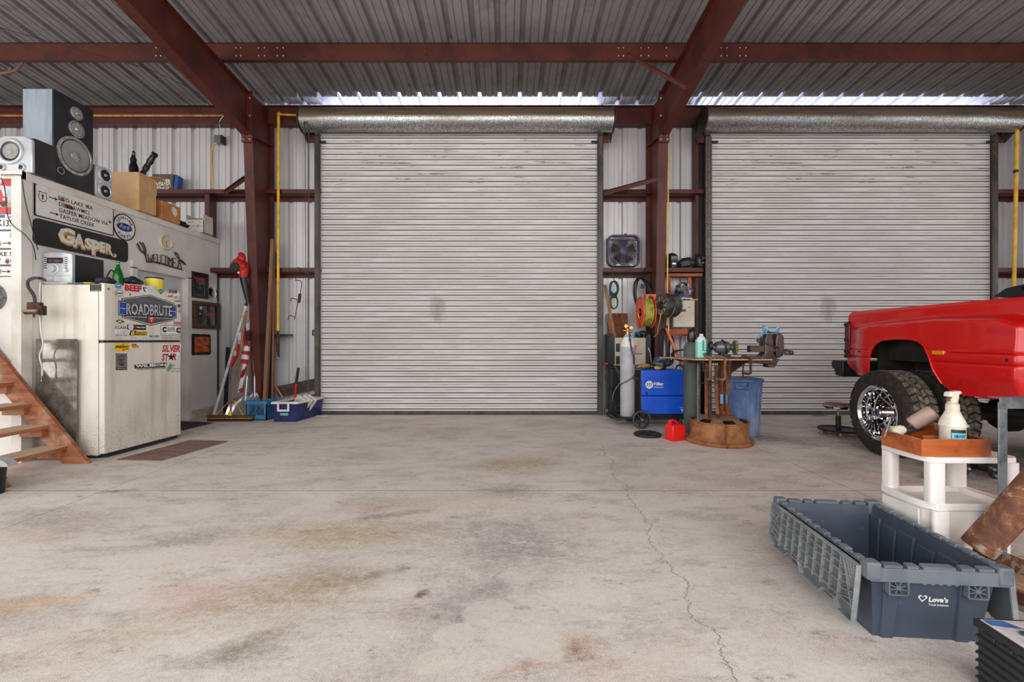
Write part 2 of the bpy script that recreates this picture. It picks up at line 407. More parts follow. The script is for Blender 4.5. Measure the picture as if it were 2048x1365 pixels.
def wallsheet(b, x0, x1, z0, z1, top=None):
    pr = profile(x0, x1, -5.853); n = len(pr)
    vs = [(x, FW + d, z0) for x, d in pr] + [(x, FW + d, z1) for x, d in pr] + [(x, FW + d + 0.003, z0) for x, d in pr] + [(x, FW + d + 0.003, z1) for x, d in pr]
    fs = []
    for i in range(n - 1):
        fs += [(i, i + 1, n + i + 1, n + i), (2 * n + i, 3 * n + i, 3 * n + i + 1, 2 * n + i + 1)]
    b.add(vs, fs)
D1 = (-2.81, 1.41, 4.42)          # door openings x0, x1, head
D2 = (3.0, 7.38, 4.42)
b = mb(m_wall)
wallsheet(b, -11, D1[0], 0, 4.76); wallsheet(b, D1[1], D2[0], 0, 4.76); wallsheet(b, D2[1], 14, 0, 4.76)
wallsheet(b, D1[0], D1[1], 4.2, 4.40); wallsheet(b, D2[0], D2[1], 4.2, 4.40)
tag(b.build('wall_back', flat=True), 'ribbed white sheet metal wall around the two roll-up doors', 'wall', kind='structure')
for nm, x in (('wall_left', -11.0), ('wall_right', 14.0)):
    b = mb(m_wall); b.box(x - 0.03, x, -4, 7.2, 0, 5.9)
    tag(b.build(nm), 'plain sheet metal side wall at the %s end of the hall' % nm[5:], 'wall', kind='structure')
RY0 = -1.6
pr = profile(-11, 14, 0.1786); n = len(pr); b = mb(m_roof); YE = 7.62
vs = []
for Yv, dz in ((YE, 0), (RY0, 0), (YE, 0.003), (RY0, 0.003)):
    vs += [(x, Yv, roofz(Yv) + d + dz) for x, d in pr]
fs = []
for i in range(n - 1): fs += [(i, i + 1, n + i + 1, n + i), (2 * n + i, 3 * n + i, 3 * n + i + 1, 2 * n + i + 1)]
b.add(vs, fs)
tag(b.build('ceiling', flat=True), 'ribbed sheet metal roof seen from below', 'ceiling', kind='structure')

# ============================================================ steel frame
def bolt(b, p, A, r=0.011, h=0.008): b.lathe([(r, 0), (r, h), (r * 0.5, h * 1.6)], p, A, 6)
m_bolt = mat('zinc_bolt', (200, 196, 188), 0.35, m=0.7)
def ymid(z): return 6.70 - 0.245 * z / 4.03
for k, (cx, lab) in enumerate(((-9.58, 'far left beyond the small room'), (-3.69, 'between the white room and the first roll-up door'), (2.206, 'between the two roll-up doors'), (8.1, 'right of the second roll-up door'))):
    c = thing('steel_column', 'tapered red oxide steel column ' + lab, 'column', (cx, 6.9, 0), kind='structure', group=None)
    L = lambda Y: Y - 6.9
    b = mb(m_steel); b.prism([(L(6.70), 0.012), (L(7.05), 0.012), (L(7.05), 4.70), (L(6.455), 4.66), (L(6.455), 4.03)], (-0.004, 0, 0), Y_, Z_, X_ * 0.008)
    b.box(-0.07, 0.07, L(7.045), L(7.055), 0, 4.7); b.build('web', parent=c)
    b = mb(m_steel); b.add([(s * 0.066, L(Y), z) for s in (-1, 1) for Y, z in ((6.70, 0), (6.455, 4.03), (6.467, 4.03), (6.712, 0))],
        [(0, 1, 5, 4), (1, 2, 6, 5), (2, 3, 7, 6), (3, 0, 4, 7), (0, 3, 2, 1), (4, 5, 6, 7)]); b.build('flange', parent=c)
    b = mb(m_steel); b.box(-0.09, 0.09, L(6.66), L(7.08), 0, 0.014); b.build('base_plate', parent=c)
    b = mb(m_steel); b.bar((0, L(6.455), 4.03), (0, L(7.04), 4.13), 0.13, 0.01, (0, 0, 1)); b.build('stiffener', parent=c)
    r = thing('steel_rafter', 'deep red oxide steel rafter rising from the column ' + lab, 'rafter', (cx, 6.44, 4.3), kind='structure')
    Q = lambda Y: Y - 6.44; Rz = lambda Y: 4.03 + 0.164 * (6.455 - Y) - 4.3; Tz = lambda Y: roofz(Y) - 0.27 - 4.3
    y0 = -1.5
    rb = lambda Y: Rz(Y) if Y > 3.2 else Rz(3.2) + 0.085 * (3.2 - Y)
    b = mb(m_steel); b.prism([(Q(6.44), rb(6.44)), (Q(6.44), Tz(6.44)), (Q(y0), Tz(y0)), (Q(y0), rb(y0)), (Q(3.2), rb(3.2))], (-0.004, 0, 0), Y_, Z_, X_ * 0.008); b.build('web', parent=r)
    b = mb(m_steel); b.bar((0, Q(6.44), rb(6.44)), (0, Q(3.2), rb(3.2)), 0.132, 0.01); b.bar((0, Q(3.2), rb(3.2)), (0, Q(y0), rb(y0)), 0.132, 0.01); b.build('lower_flange', parent=r)
    b = mb(m_steel); b.bar((0, Q(6.44), Tz(6.44)), (0, Q(y0), Tz(y0)), 0.132, 0.01); b.build('upper_flange', parent=r)
    b = mb(m_steel); b.box(-0.075, 0.075, -0.014, 0.0, -0.37, 0.36); b.mat(m_bolt)
    for z in (-0.33, -0.26, 0.0, 0.25, 0.32):
        for s in (-1, 1): bolt(b, (s * 0.045, -0.014, z), (0, -1, 0), 0.014, 0.012)
    b.build('end_plate', parent=r)
def zsec(o, x0, x1, Y, z, h, fl, s=1):
    """Z section running along X: web upright at Y"""
for k, Yp in enumerate((5.80, 4.40, 3.0, 1.6, 0.2, -1.2)):
    zt = roofz(Yp) - 0.002
    b = mb(m_steel); b.box(-11, 14, Yp, Yp + 0.006, zt - 0.258, zt - 0.003); b.box(-11, 14, Yp - 0.06, Yp, zt - 0.258, zt - 0.252); b.box(-11, 14, Yp, Yp + 0.06, zt - 0.010, zt - 0.004)
    b.box(-11, 14, Yp - 0.06, Yp - 0.055, zt - 0.252, zt - 0.238)
    b.mat(m_bolt)
    if k == 0:
        for cx in (-9.58, -3.69, 2.206, 8.1):
            for dx in (-1.06, -0.98, -0.68, -0.55, -0.25, 0.3, 0.38, 0.68, 0.78, 1.0, 1.1):
                for dz in (0.07, 0.17): bolt(b, (cx + dx * 0.75, Yp, zt - dz), (0, -1, 0), 0.010, 0.004)
    tag(b.build('roof_purlin'), ['red oxide Z purlin nearest the back wall, rows of bolts by the rafters', 'second roof purlin from the back wall', 'third roof purlin from the back wall', 'fourth roof purlin from the back wall', 'fifth roof purlin from the back wall', 'last roof purlin at the open front edge'][k], 'purlin', 'roof purlins', 'structure')
zt = 4.714
b = mb(m_steel); b.box(-11, 14, 6.995, 7.0, 4.46, zt); b.box(-11, 14, 6.93, 6.995, zt - 0.005, zt); b.box(-11, 14, 7.0, 7.13, 4.46, 4.466)
tag(b.build('eave_strut'), 'red oxide eave beam along the top of the back wall', 'beam', kind='structure')
def girt(x0, x1, zf, lab, z0=7.13):
    b = mb(m_steel); b.box(x0, x1, 6.92, 6.925, zf, zf + 0.068); b.box(x0, x1, 6.92, z0, zf, zf + 0.005)
    b.box(x0, x1, z0 - 0.006, z0, zf - 0.06, zf)
    b.box(x0, x1, 6.925, 6.945, zf + 0.063, zf + 0.068)
    tag(b.build('wall_girt'), lab, 'girt', 'wall girts', 'structure')
SEG = ((-11, D1[0] - 0.02, 'left of the first roll-up door'), (D1[1] + 0.02, D2[0] - 0.02, 'between the roll-up doors'), (D2[1] + 0.02, 14, 'right of the second roll-up door'))
for x0, x1, s in SEG:
    girt(x0, x1, 3.36, 'upper red oxide wall girt ' + s); girt(x0, x1, 2.165, 'lower red oxide wall girt ' + s)
# knee braces
def brace(a, b_, lab, w=0.05):
    b = mb(m_steel); b.bar(a, b_, 0.006, w); b.bar(Vector(a) + Vector((0, 0, w / 2)), Vector(b_) + Vector((0, 0, w / 2)), w, 0.006)
    tag(b.build('brace'), lab, 'brace', kind='structure')
brace((1.53, 5.79, 4.76), (2.15, 5.5, 4.19), 'short angle brace from purlin to right rafter')
brace((-4.38, 5.79, 4.76), (-3.75, 5.5, 4.19), 'short angle brace from purlin to left rafter')
brace((1.46, 6.91, 3.36), (2.16, 6.5, 3.44), 'sloping angle brace from upper girt to column between the doors', 0.06)
brace((-4.3, 6.91, 3.36), (-3.75, 6.5, 3.44), 'sloping angle brace from upper girt to column by the white room', 0.06)
# short post beside the white room, behind the boxes
b = mb(m_steel); b.box(-4.62, -4.55, 6.93, 7.1, 0, 3.36)
tag(b.build('steel_post'), 'short red oxide post under the girt behind the white box', 'post', kind='structure')

# ============================================================ roll-up doors
t = NT('roller_slat_paint'); v = t.mapping()
n1 = t.noise(t.mapping((0.35, 1, 1)), 1.6, 4, 0.6)
col = t.mix(t.ramp(n1, [(0.4, BW0), (0.65, BW1)]), lin((214, 211, 210)), lin((202, 198, 196)))
sx = t.n('ShaderNodeSeparateXYZ'); t.l(v, sx.inputs[0]); SP = 0.0825
ph = t.math('FRACT', t.math('DIVIDE', sx.outputs[2], SP))
mid = t.math('LESS_THAN', t.math('ABSOLUTE', t.math('SUBTRACT', ph, 0.5)), 0.10)
wide = t.math('LESS_THAN', t.math('ABSOLUTE', t.math('SUBTRACT', ph, 0.55)), 0.28)
st = t.noise(t.mapping((0.9, 1, 12)), 1.5, 5, 0.7)
seam = t.math('GREATER_THAN', t.math('ABSOLUTE', t.math('SUBTRACT', ph, 0.5)), 0.42)
col = t.mix(seam, col, lin((74, 74, 80)))
col = t.mix(t.math('MULTIPLY', mid, t.ramp(st, [(0.40, BW0), (0.56, (0.75, 0.75, 0.75, 1))])), col, lin((150, 124, 112)))
hi = t.ramp(t.math('DIVIDE', sx.outputs[2], 5.0), [(0.66, BW0), (0.71, BW1), (0.83, BW1), (0.86, BW0)])
st2 = t.noise(t.mapping((1.3, 1, 12), loc=(5, 0, 0)), 1.4, 7, 0.75)
col = t.mix(t.math('MULTIPLY', t.math('MULTIPLY', wide, hi), t.ramp(st2, [(0.56, BW0), (0.62, BW1)])), col, lin((92, 88, 76)))
sm = t.n('ShaderNodeMapping', vector_type='TEXTURE'); sm.inputs['Location'].default_value = (-0.33, 0, 1.62); sm.inputs['Scale'].default_value = (0.16, 1, 0.28)
t.l(v, sm.inputs[0]); ln = t.n('ShaderNodeVectorMath', operation='LENGTH'); t.l(sm.outputs[0], ln.inputs[0])
smn = t.math('ADD', ln.outputs['Value'], t.math('MULTIPLY', t.math('SUBTRACT', t.noise(t.mapping((6, 1, 3)), 1.5, 4), 0.5), 1.6))
col = t.mix(t.math('MULTIPLY', t.ramp(smn, [(0.2, BW1), (0.9, BW0)]), 0.45), col, lin((110, 88, 80)))
t.base(col); t.set(rough=0.5); m_slat = t.m
t = NT('spangled_galvanized'); v = t.mapping()
vo = t.n('ShaderNodeTexVoronoi'); vo.inputs['Scale'].default_value = 95; t.l(v, vo.inputs['Vector'])
n = t.noise(t.mapping((0.4, 3, 3)), 2, 4)
col = t.mix(t.ramp(n, [(0.45, BW0), (0.7, BW1)]), t.ramp(vo.outputs['Color'], [(0.2, lin((120, 124, 126))), (0.8, lin((205, 208, 208)))]), lin((128, 120, 108)))
t.base(col); t.set(rough=0.34, metal=0.8); m_spangle = t.m
m_hoodtop = mat('weathered_hood', (132, 112, 92), 0.5, m=0.45, c2=(104, 88, 74), ns=3, st=(0.4, 4, 4))
m_guide = mat('dark_door_guide', (84, 80, 76), 0.5, m=0.5, c2=(62, 58, 54), ns=5, st=(1, 1, 0.4), dirt=(110, 92, 72), ds=8)
def rollup(idx, x0, x1, lab):
    cx = (x0 + x1) / 2; hw = (x1 - x0) / 2
    d = thing('door_%d' % idx, lab, 'roll-up door', (cx, 6.92, 0), kind='structure')
    ztop = 4.30; b = mb(m_slat); pts = []; k = 0; z = 0.05
    cell = [(0.0, 0.018), (0.06, 0.018), (0.09, 0.002), (0.2, -0.002), (0.36, 0.0), (0.46, 0.0035), (0.5, 0.005), (0.54, 0.0035), (0.66, 0.0), (0.82, -0.002), (0.92, 0.002), (0.96, 0.018)]
    z = 0.0
    while z < ztop:
        for a, dd in cell:
            if 0.05 <= z + a * SP <= ztop: pts.append((dd, z + a * SP))
        z += SP
    m_ = len(pts); vs = [(sx_ * (hw - 0.01), y, z) for sx_ in (-1, 1) for y, z in pts] + [(sx_ * (hw - 0.01), 0.022, z) for sx_ in (-1, 1) for z in (pts[0][1], pts[-1][1])]
    fs = [(i, i + 1, m_ + i + 1, m_ + i) for i in range(m_ - 1)] + [(2 * m_, 2 * m_ + 1, 2 * m_ + 3, 2 * m_ + 2)]
    b.add(vs, fs); b.build('curtain', parent=d, sharp=25)
    b = mb(m_guide); b.box(-hw, hw, -0.012, 0.03, 0.004, 0.055); b.box(-hw, hw, -0.03, 0.0, 0.004, 0.014); b.build('bottom_bar', parent=d, bevel=0.002)
    for s in (-1, 1):
        b = mb(m_guide); xo = s * (hw + 0.0)
        a, c = sorted((xo, xo + s * 0.065)); b.box(a, c, -0.05, 0.035, 0, 4.24)
        a, c = sorted((xo - s * 0.02, xo)); b.box(a, c, -0.05, -0.03, 0, 4.2); gd = b.build('guide', parent=d, bevel=0.003)
        b = mb(m_black); a, c = sorted((xo - s * 0.005, xo - s * 0.11)); b.box(a, c, -0.06, -0.04, 4.115, 4.14); b.build('stop_pin', parent=gd)
        b = mb(m_steel); a, c = sorted((xo + s * 0.075, xo + s * 0.16)); b.box(a, c, -0.02, 0.0, 4.13, 4.5); b.build('head_plate', parent=d)
        b = mb(m_guide); b.lathe([(0.19, 0), (0.19, 0.012)], (s * (hw + 0.175), -0.19, 4.385), (s, 0, 0), 24); b.bar((s * (hw + 0.18), -0.2, 4.36), (s * (hw + 0.18), 0.03, 4.2), 0.012, 0.2)
        b.build('end_bracket', parent=d)
    R, hy, hz = 0.174, -0.19, 4.385; L = hw + 0.165
    n = 20; prof = [(hy - R * math.sin(PI * 1.02 * k / n), hz + R * math.cos(PI * 1.02 * k / n)) for k in range(n + 1)]
    b = mb(m_hoodtop)
    cut = 12
    def strip(p, mm):
        b.mat(mm); q = len(p); vs = [(-L, y, z) for y, z in p] + [(L, y, z) for y, z in p]
        b.add(vs, [(i, i + 1, q + i + 1, q + i) for i in range(q - 1)])
    pf = [(0.02, hz + R * 0.98), (hy, hz + R)] + prof[1:]
    strip(pf[:cut], m_hoodtop); strip(pf[cut - 1:], m_spangle)
    for xx in (-L, L): b.add([(xx, y, z) for y, z in prof] + [(xx, hy + R * 0.6, hz - R * 0.5), (xx, hy + R * 0.8, hz + R * 0.6)], [tuple(range(len(prof) + 2))])
    b.build('hood', parent=d)
    return d
d1 = rollup(1, -2.86, 1.37, 'closed white roll-up door in the middle with a brown smudge')
d2 = rollup(2, 3.06, 7.34, 'closed white roll-up door behind the red pickup')
b = mb(mat('tread_plate', (126, 120, 110), 0.45, m=0.6, c2=(78, 72, 64), ns=90, lo=0.42, hi=0.52))
b.box(-0.085 - 2.14, 0.0 - 2.14, -0.075, -0.052, 0, 4.2); b.build('edge_plate', parent=d2)
b = mb(m_steel); b.box(2.88, 2.93, 6.99, 7.12, 0, 4.46); b.mat(m_black); b.box(2.935, 3.02, 6.98, 7.12, 0, 4.4)
tag(b.build('door_jamb_post'), 'dark jamb channel left of the second roll-up door', 'post', kind='structure')
# ============================================================ white partition room on the left
OX, OY0, OZ = -4.53, 4.24, 2.71
m_owall = mat('white_board_wall', (224, 221, 216), 0.6, c2=(212, 206, 198), ns=1.6, dirt=(150, 128, 104), ds=7, dlo=0.68, dhi=0.8)
b = mb(m_owall)
b.box(OX - 0.1, OX, OY0, 5.53, 0, OZ - 0.05); b.box(OX - 0.1, OX, 6.41, 7.12, 0, OZ - 0.05); b.box(OX - 0.1, OX, 5.53, 6.41, 2.02, OZ - 0.05)
tag(b.build('wall_room_side'), 'white painted side wall of the small room, hung with signs', 'wall', kind='structure')
b = mb(m_owall); b.box(-9.5, OX - 0.1, OY0, OY0 + 0.1, 0, OZ - 0.05)
tag(b.build('wall_room_front'), 'white painted front wall of the small room', 'wall', kind='structure')
b = mb(m_owall); b.box(-9.5, OX - 0.02, OY0 + 0.05, 7.1, OZ - 0.05, OZ - 0.005)
tag(b.build('trim_1'), 'flat deck on top of the white room', 'trim', kind='structure')
b = mb(m_white); b.box(OX - 0.02, OX + 0.02, OY0 - 0.02, 7.12, OZ - 0.075, OZ); b.box(-9.5, OX + 0.02, OY0 - 0.02, OY0 + 0.02, OZ - 0.075, OZ)
tag(b.build('trim_2', bevel=0.003), 'white cap board along the top edge of the room', 'trim', kind='structure')
b = mb(m_white); b.box(OX - 0.08, OX + 0.015, OY0 - 0.02, OY0, 0, OZ - 0.075); b.box(OX, OX + 0.015, OY0 - 0.02, OY0 + 0.08, 0, OZ - 0.075)
tag(b.build('trim_3', bevel=0.002), 'white corner board of the room', 'trim', kind='structure')
m_dirtywood = mat('grubby_white_board', (206, 196, 180), 0.7, c2=(170, 152, 128), ns=5)
b = mb(m_dirtywood); b.box(OX, OX + 0.015, 6.5, 7.12, 0.0, 0.12)
tag(b.build('baseboard_left', bevel=0.003), 'stained baseboard at the foot of the room wall', 'baseboard', kind='structure')
b = mb(m_black); b.box(OX - 0.03, OX + 0.012, 7.085, 7.115, 0, 2.2)
tag(b.build('trim_4'), 'dark edge strip at the far end of the room wall', 'trim', kind='structure')
# its door
dr = thing('door_3', 'white door of the small room, mostly hidden behind the fridge', 'door', (OX, 5.97, 0), kind='structure')
m_door = mat('grey_white_door', (206, 208, 212), 0.5, c2=(192, 194, 198), ns=2)
b = mb(m_door); b.box(-0.08, -0.045, -0.43, 0.43, 0.01, 2.0); b.box(-0.045, -0.04, -0.3, 0.3, 1.2, 1.85); b.box(-0.045, -0.04, -0.3, 0.3, 0.25, 0.95); b.build('panel', parent=dr, bevel=0.004)
b = mb(m_white); b.box(-0.09, 0.025, 0.43, 0.51, 0, 2.02); b.box(-0.09, 0.025, -0.51, -0.43, 0, 2.02); b.box(-0.09, 0.025, -0.51, 0.51, 2.0, 2.10); b.build('frame', parent=dr, bevel=0.004)

m_signw = mat('white_sign_enamel', (228, 226, 222), 0.35, c2=(214, 210, 204), ns=4, dirt=(170, 150, 130), ds=12, dlo=0.7, dhi=0.8)
m_ink = mat('black_lettering', (28, 28, 30), 0.5, c2=(36, 36, 38))
m_rspot = mat('rust_spot', (142, 74, 40), 0.8, c2=(104, 54, 34), ns=30)
def side(y, z, d=0.0): return (OX + 0.001 + d, y, z)
def sidesign(name, lab, cat, y0, y1, z0, z1, base, T=0.008, r=0.01, **k):
    o = thing(name, lab, cat, (OX, (y0 + y1) / 2, (z0 + z1) / 2), **k)
    b = mb(base, Matrix()); b.prism(rrect(y1 - y0, z1 - z0, r), (0.001, 0, 0), Y_, Z_, X_ * T); b.build('board', parent=o)
    return o, T + 0.0018
def arrow(b, O, U, V, L, h):
    O = Vector(O); U = Vector(U); V = Vector(V); N = U.cross(V)
    b.prism([(-L / 2, -h * 0.12), (L * 0.2, -h * 0.12), (L * 0.12, -h / 2), (L / 2, 0), (L * 0.12, h / 2), (L * 0.2, h * 0.12), (-L / 2, h * 0.12)], O, U, V, N * 0.0008)
# forest road sign
o, e = sidesign('road_sign', 'long white trail sign with black place names, arrows and rusty bullet marks', 'sign', 4.345, 5.215, 2.33, 2.645, m_signw)
b = mb(m_ink); b.ringprism(rrect(0.87, 0.315, 0.01), rrect(0.852, 0.297, 0.008), (0.001, 0, 0), Y_, Z_, X_ * 0.009); b.build('border', parent=o)
b = mb(m_ink); ps = lambda zx, zy: ((4.53 * 910 / (1016 - zx / 3.413)) - 4.78, 1.145 + (679 - 160 - zy / 3.413) * 4.53 / (1016 - zx / 3.413) - 2.4875)
for s, zx0, zx1, zy, hh, bold in (('EGG LAKE VIA', 392, 628, 815, 0.042, 0.012), ('DEEPSAWMILL', 396, 612, 872, 0.042, 0.012), ('GASPER MEADOW VIA', 396, 732, 908, 0.042, 0.012), ('TAYLOR CREEK', 400, 640, 946, 0.042, 0.012)):
    y0, z0 = ps(zx0, zy); y1 = ps(zx1, zy)[0]
    b.text(s, (e, (y0 + y1) / 2, {815: 0.062, 872: 0.002, 908: -0.058, 946: -0.118}[zy]), Y_, Z_, 0.05, 0, bold, fit=y1 - y0, fith=hh)
arrow(b, (e, -0.255, 0.06), Y_, Z_, 0.09, 0.035); arrow(b, (e, -0.245, -0.09), Y_, Z_, 0.09, 0.035)
b.build('lettering', parent=o)
b = mb(m_ink); sh = [(0, -0.05), (0.03, -0.035), (0.042, 0.0), (0.035, 0.028), (0.04, 0.045), (0.02, 0.05), (0, 0.042), (-0.02, 0.05), (-0.04, 0.045), (-0.035, 0.028), (-0.042, 0), (-0.03, -0.035)]
b.ringprism(sh, [(x * 0.88, y * 0.88) for x, y in sh], (e, -0.36, 0.04), Y_, Z_, X_ * 0.0008)
b.prism([(0, 0.03), (0.014, 0.008), (0.006, 0.008), (0.006, -0.025), (-0.006, -0.025), (-0.006, 0.008), (-0.014, 0.008)], (e, -0.36, 0.04), Y_, Z_, X_ * 0.0008); b.build('shield_emblem', parent=o)
for y, z, r in ((-0.165, 0.074, 0.024), (-0.125, 0.022, 0.022), (-0.09, 0.018, 0.026), (-0.06, 0.016, 0.018), (0.105, 0.082, 0.018), (0.385, -0.01, 0.018)):
    b = mb(m_rspot); b.prism([(r * (1 + 0.15 * math.sin(5 * a)) * math.cos(a), r * 0.8 * math.sin(a)) for a in [2 * PI * k / 14 for k in range(14)]], (e + 0.0008, y, z), Y_, Z_, X_ * 0.0012); b.build('rust_mark', parent=o)
for y in (-0.42, 0.42):
    for z in (-0.14, 0.14): b = mb(m_bolt); b.cyl((e - 0.002, y, z), (e + 0.004, y, z), 0.006, n=8); b.build('screw', parent=o)
# GASPER sign
m_blackboard = mat('black_sign_board', (30, 30, 32), 0.45, c2=(44, 42, 42), ns=3, dirt=(90, 86, 80), ds=16, dlo=0.7, dhi=0.8)
o, e = sidesign('name_sign', 'black rounded sign reading GASPER in white letters edged in gold', 'sign', 4.335, 5.41, 2.055, 2.31, m_blackboard, 0.012, 0.05)
yc = (4.335 + 5.41) / 2; m_gold = mat('gold_edge', (206, 160, 96), 0.5, c2=(180, 130, 76)); m_let = mat('cream_lettering', (236, 230, 216), 0.5)
b = mb(m_gold); b.mat(m_gold)
def gasper(b, bold, e, dy=0, dz=0):
    for ch, y, z, w, h in (('G', 4.655, 2.135, 0.17, 0.145), ('A', 4.79, 2.12, 0.13, 0.13), ('S', 4.895, 2.125, 0.085, 0.105), ('P', 4.985, 2.075, 0.10, 0.15), ('E', 5.07, 2.125, 0.075, 0.10), ('R', 5.15, 2.12, 0.095, 0.10)):
        b.text(ch, (e, y - yc + dy, z - 2.1825 + dz), Y_, Z_, 0.1, 0, bold, fit=w * (1 + bold), fith=h * (1 + bold * 0.8))
gasper(b, 0.11, e, 0.004, -0.007)
sw = [(5.165, 2.135), (5.19, 2.10), (5.225, 2.095), (5.235, 2.115), (5.215, 2.12)]
b.tube([(e, y - yc + 0.004, z - 2.187) for y, z in spline([(a, c, 0) for a, c in sw], 4) for y, z in [(y, z)]] if False else [(e, p[0] - yc + 0.004, p[1] - 2.187) for p in spline([(a, c, 0) for a, c in sw], 4)], 0.010, 6)
b.build('gold_outline', parent=o)
b = mb(m_let); gasper(b, 0.05, e + 0.002); b.tube([(e + 0.004, p[0] - yc, p[1] - 2.1825) for p in spline([(a, c, 0) for a, c in sw], 4)], 0.007, 6); b.build('lettering', parent=o)
# round parts sign
o = thing('round_sign', 'round white sign with a blue oval, reading GENUINE Ford PARTS', 'sign', (OX, 5.365, 2.466))
b = mb(m_signw); b.lathe([(0.155, 0.001), (0.155, 0.009)], A=(1, 0, 0), n=40); b.build('board', parent=o)
b = mb(m_ink); b.ringprism(circ(0.155, 40), circ(0.143, 40), (0.001, 0, 0), Y_, Z_, X_ * 0.010); e = 0.0105
for word, a_c, up in (('GENUINE', PI / 2, 1), ('PARTS', -PI / 2, -1)):
    for i, ch in enumerate(word):
        a = a_c - up * (i - (len(word) - 1) / 2) * 0.36
        U = Vector((0, math.sin(a) * up, -math.cos(a) * up)); V = Vector((0, math.cos(a) * up, math.sin(a) * up)); rr = 0.092 if up > 0 else 0.130
        b.text(ch, (e, rr * math.cos(a), rr * math.sin(a)), U, V, 0.05, 0, 0.02, fith=0.036)
b.build('lettering', parent=o)
b = mb(mat('oval_blue', (32, 60, 128), 0.35)); b.prism([(0.108 * math.cos(a), 0.048 * math.sin(a)) for a in [2 * PI * k / 28 for k in range(28)]], (0.009, 0, 0), Y_, Z_, X_ * 0.0022); b.build('oval_badge', parent=o)
b = mb(m_let); b.text('Ford', (0.0122, 0, -0.018), Y_, Z_, 0.06, 0, 0.0, shear=0.35, fit=0.14, fith=0.046); b.build('oval_lettering', parent=o)
# clock
o = thing('wall_clock', 'small round cream wall clock above the welcome sign', 'clock', (OX, 6.0, 2.428))
b = mb(mat('cream_clock_case', (220, 208, 180), 0.4)); b.lathe([(0.1, 0.001), (0.104, 0.02), (0.098, 0.034), (0.088, 0.034), (0.086, 0.022)], A=(1, 0, 0), n=32); b.build('case', parent=o)
b = mb(mat('clock_face', (226, 214, 186), 0.5)); b.lathe([(0.087, 0.0), (0.087, 0.023)], A=(1, 0, 0), n=32); b.mat(m_ink)
for k in range(12):
    a = 2 * PI * k / 12; b.prism([(-0.003, 0.066), (0.003, 0.066), (0.003, 0.078), (-0.003, 0.078)], (0.0235, 0, 0), (0, math.cos(a), math.sin(a)), (0, -math.sin(a), math.cos(a)), X_ * 0.0008)
b.build('dial', parent=o)
b = mb(m_ink); b.bar((0.026, 0, 0), (0.026, 0.03, 0.028), 0.005, 0.001, X_); b.build('hour_hand', parent=o)
b = mb(m_ink); b.bar((0.027, 0, 0), (0.027, 0.006, -0.06), 0.004, 0.001, X_); b.build('minute_hand', parent=o)
# welcome sign: bent iron cowboy-style script
m_iron = mat('bent_iron', (62, 50, 42), 0.6, m=0.4, c2=(96, 66, 46), ns=30)
o = thing('welcome_sign', 'bent iron WELCOME sign with antler-like ends on the white wall', 'sign', (OX, 5.93, 2.19))
wp = lambda px, py: (0.02, 4.53 * 910 / (1016 - px) - 5.93, 1.145 - (py - 679) * 4.53 / (1016 - px) - 2.19)
b = mb(m_iron)
def wt(pts, r=0.007): b.tube(spline([wp(*p) for p in pts], 4), r, 6)
wt([(291, 524), (312, 525), (335, 532), (352, 537), (362, 541)], 0.009)
wt([(291, 524), (286, 508), (277, 500), (271, 488)]); wt([(286, 508), (283, 495), (276, 484)]); wt([(288, 512), (288, 499), (282, 485)])
wt([(272, 487), (277, 498), (281, 506)], 0.006); wt([(352, 537), (356, 520), (352, 508), (346, 505)]); wt([(356, 520), (364, 527), (369, 530)]); wt([(346, 505), (352, 515), (360, 521), (368, 528)], 0.006); wt([(360, 540), (358, 528), (353, 522)], 0.006)
b.build('frame', parent=o)
b = mb(m_iron)
def wl(pts): b.tube([wp(*p) for p in pts], 0.0055, 5)
wl([(293, 508), (294, 524), (297, 515), (300, 525), (302, 510)]); wl([(310, 510), (304, 509), (304, 525), (311, 526)]); wl([(304, 517), (309, 517)])
wl([(312, 509), (312, 527), (317, 528)]); wl([(325, 511), (319, 510), (319, 528), (326, 530)]); wl([(328, 513), (328, 530), (333, 531), (333, 514), (328, 512)])
wl([(335, 531), (335, 515), (338, 523), (341, 516), (341, 533)]); wl([(349, 518), (343, 516), (343, 534), (349, 536)]); wl([(343, 525), (348, 526)])
b.build('lettering', parent=o)
# framed pictures
def framed(name, lab, cat, y0, y1, z0, z1, mf, fw, T, glassm):
    o = thing(name, lab, cat, (OX, (y0 + y1) / 2, (z0 + z1) / 2)); w, h = y1 - y0, z1 - z0
    b = mb(mf); b.ringprism([(-w / 2, -h / 2), (w / 2, -h / 2), (w / 2, h / 2), (-w / 2, h / 2)], [(-w / 2 + fw, -h / 2 + fw), (w / 2 - fw, -h / 2 + fw), (w / 2 - fw, h / 2 - fw), (-w / 2 + fw, h / 2 - fw)], (0.001, 0, 0), Y_, Z_, X_ * T); b.build('frame', parent=o, bevel=0.003)
    b = mb(glassm); b.box(0.001, T * 0.45, -w / 2 + fw, w / 2 - fw, -h / 2 + fw, h / 2 - fw); b.build('picture', parent=o)
    return o, T * 0.45 + 0.001, w, h
m_smoke = mat('smoky_mirror', (84, 88, 88), 0.12, m=0.75, c2=(50, 54, 54), ns=3)
m_redneon = mat('red_script_paint', (226, 48, 30), 0.4)
o, e, w, h = framed('framed_bar_sign', 'black framed dark bar sign with red script, highest of the pictures', 'picture', 6.50, 6.84, 1.75, 2.12, m_black, 0.03, 0.03, m_smoke)
b = mb(m_redneon); b.text('Budweiser', (e, -0.01, 0.085), Y_, Vector((0, 0.1, 1)), 0.05, 0, 0.03, shear=0.3, fit=0.24, fith=0.04); b.tube([(e, -0.12, 0.07), (e, 0.0, 0.073), (e, 0.12, 0.083)], 0.004, 5)
b.prism(circ(0.016, 8), (e, 0, 0.02), Y_, Z_, X_ * 0.001); b.build('red_lettering', parent=o)
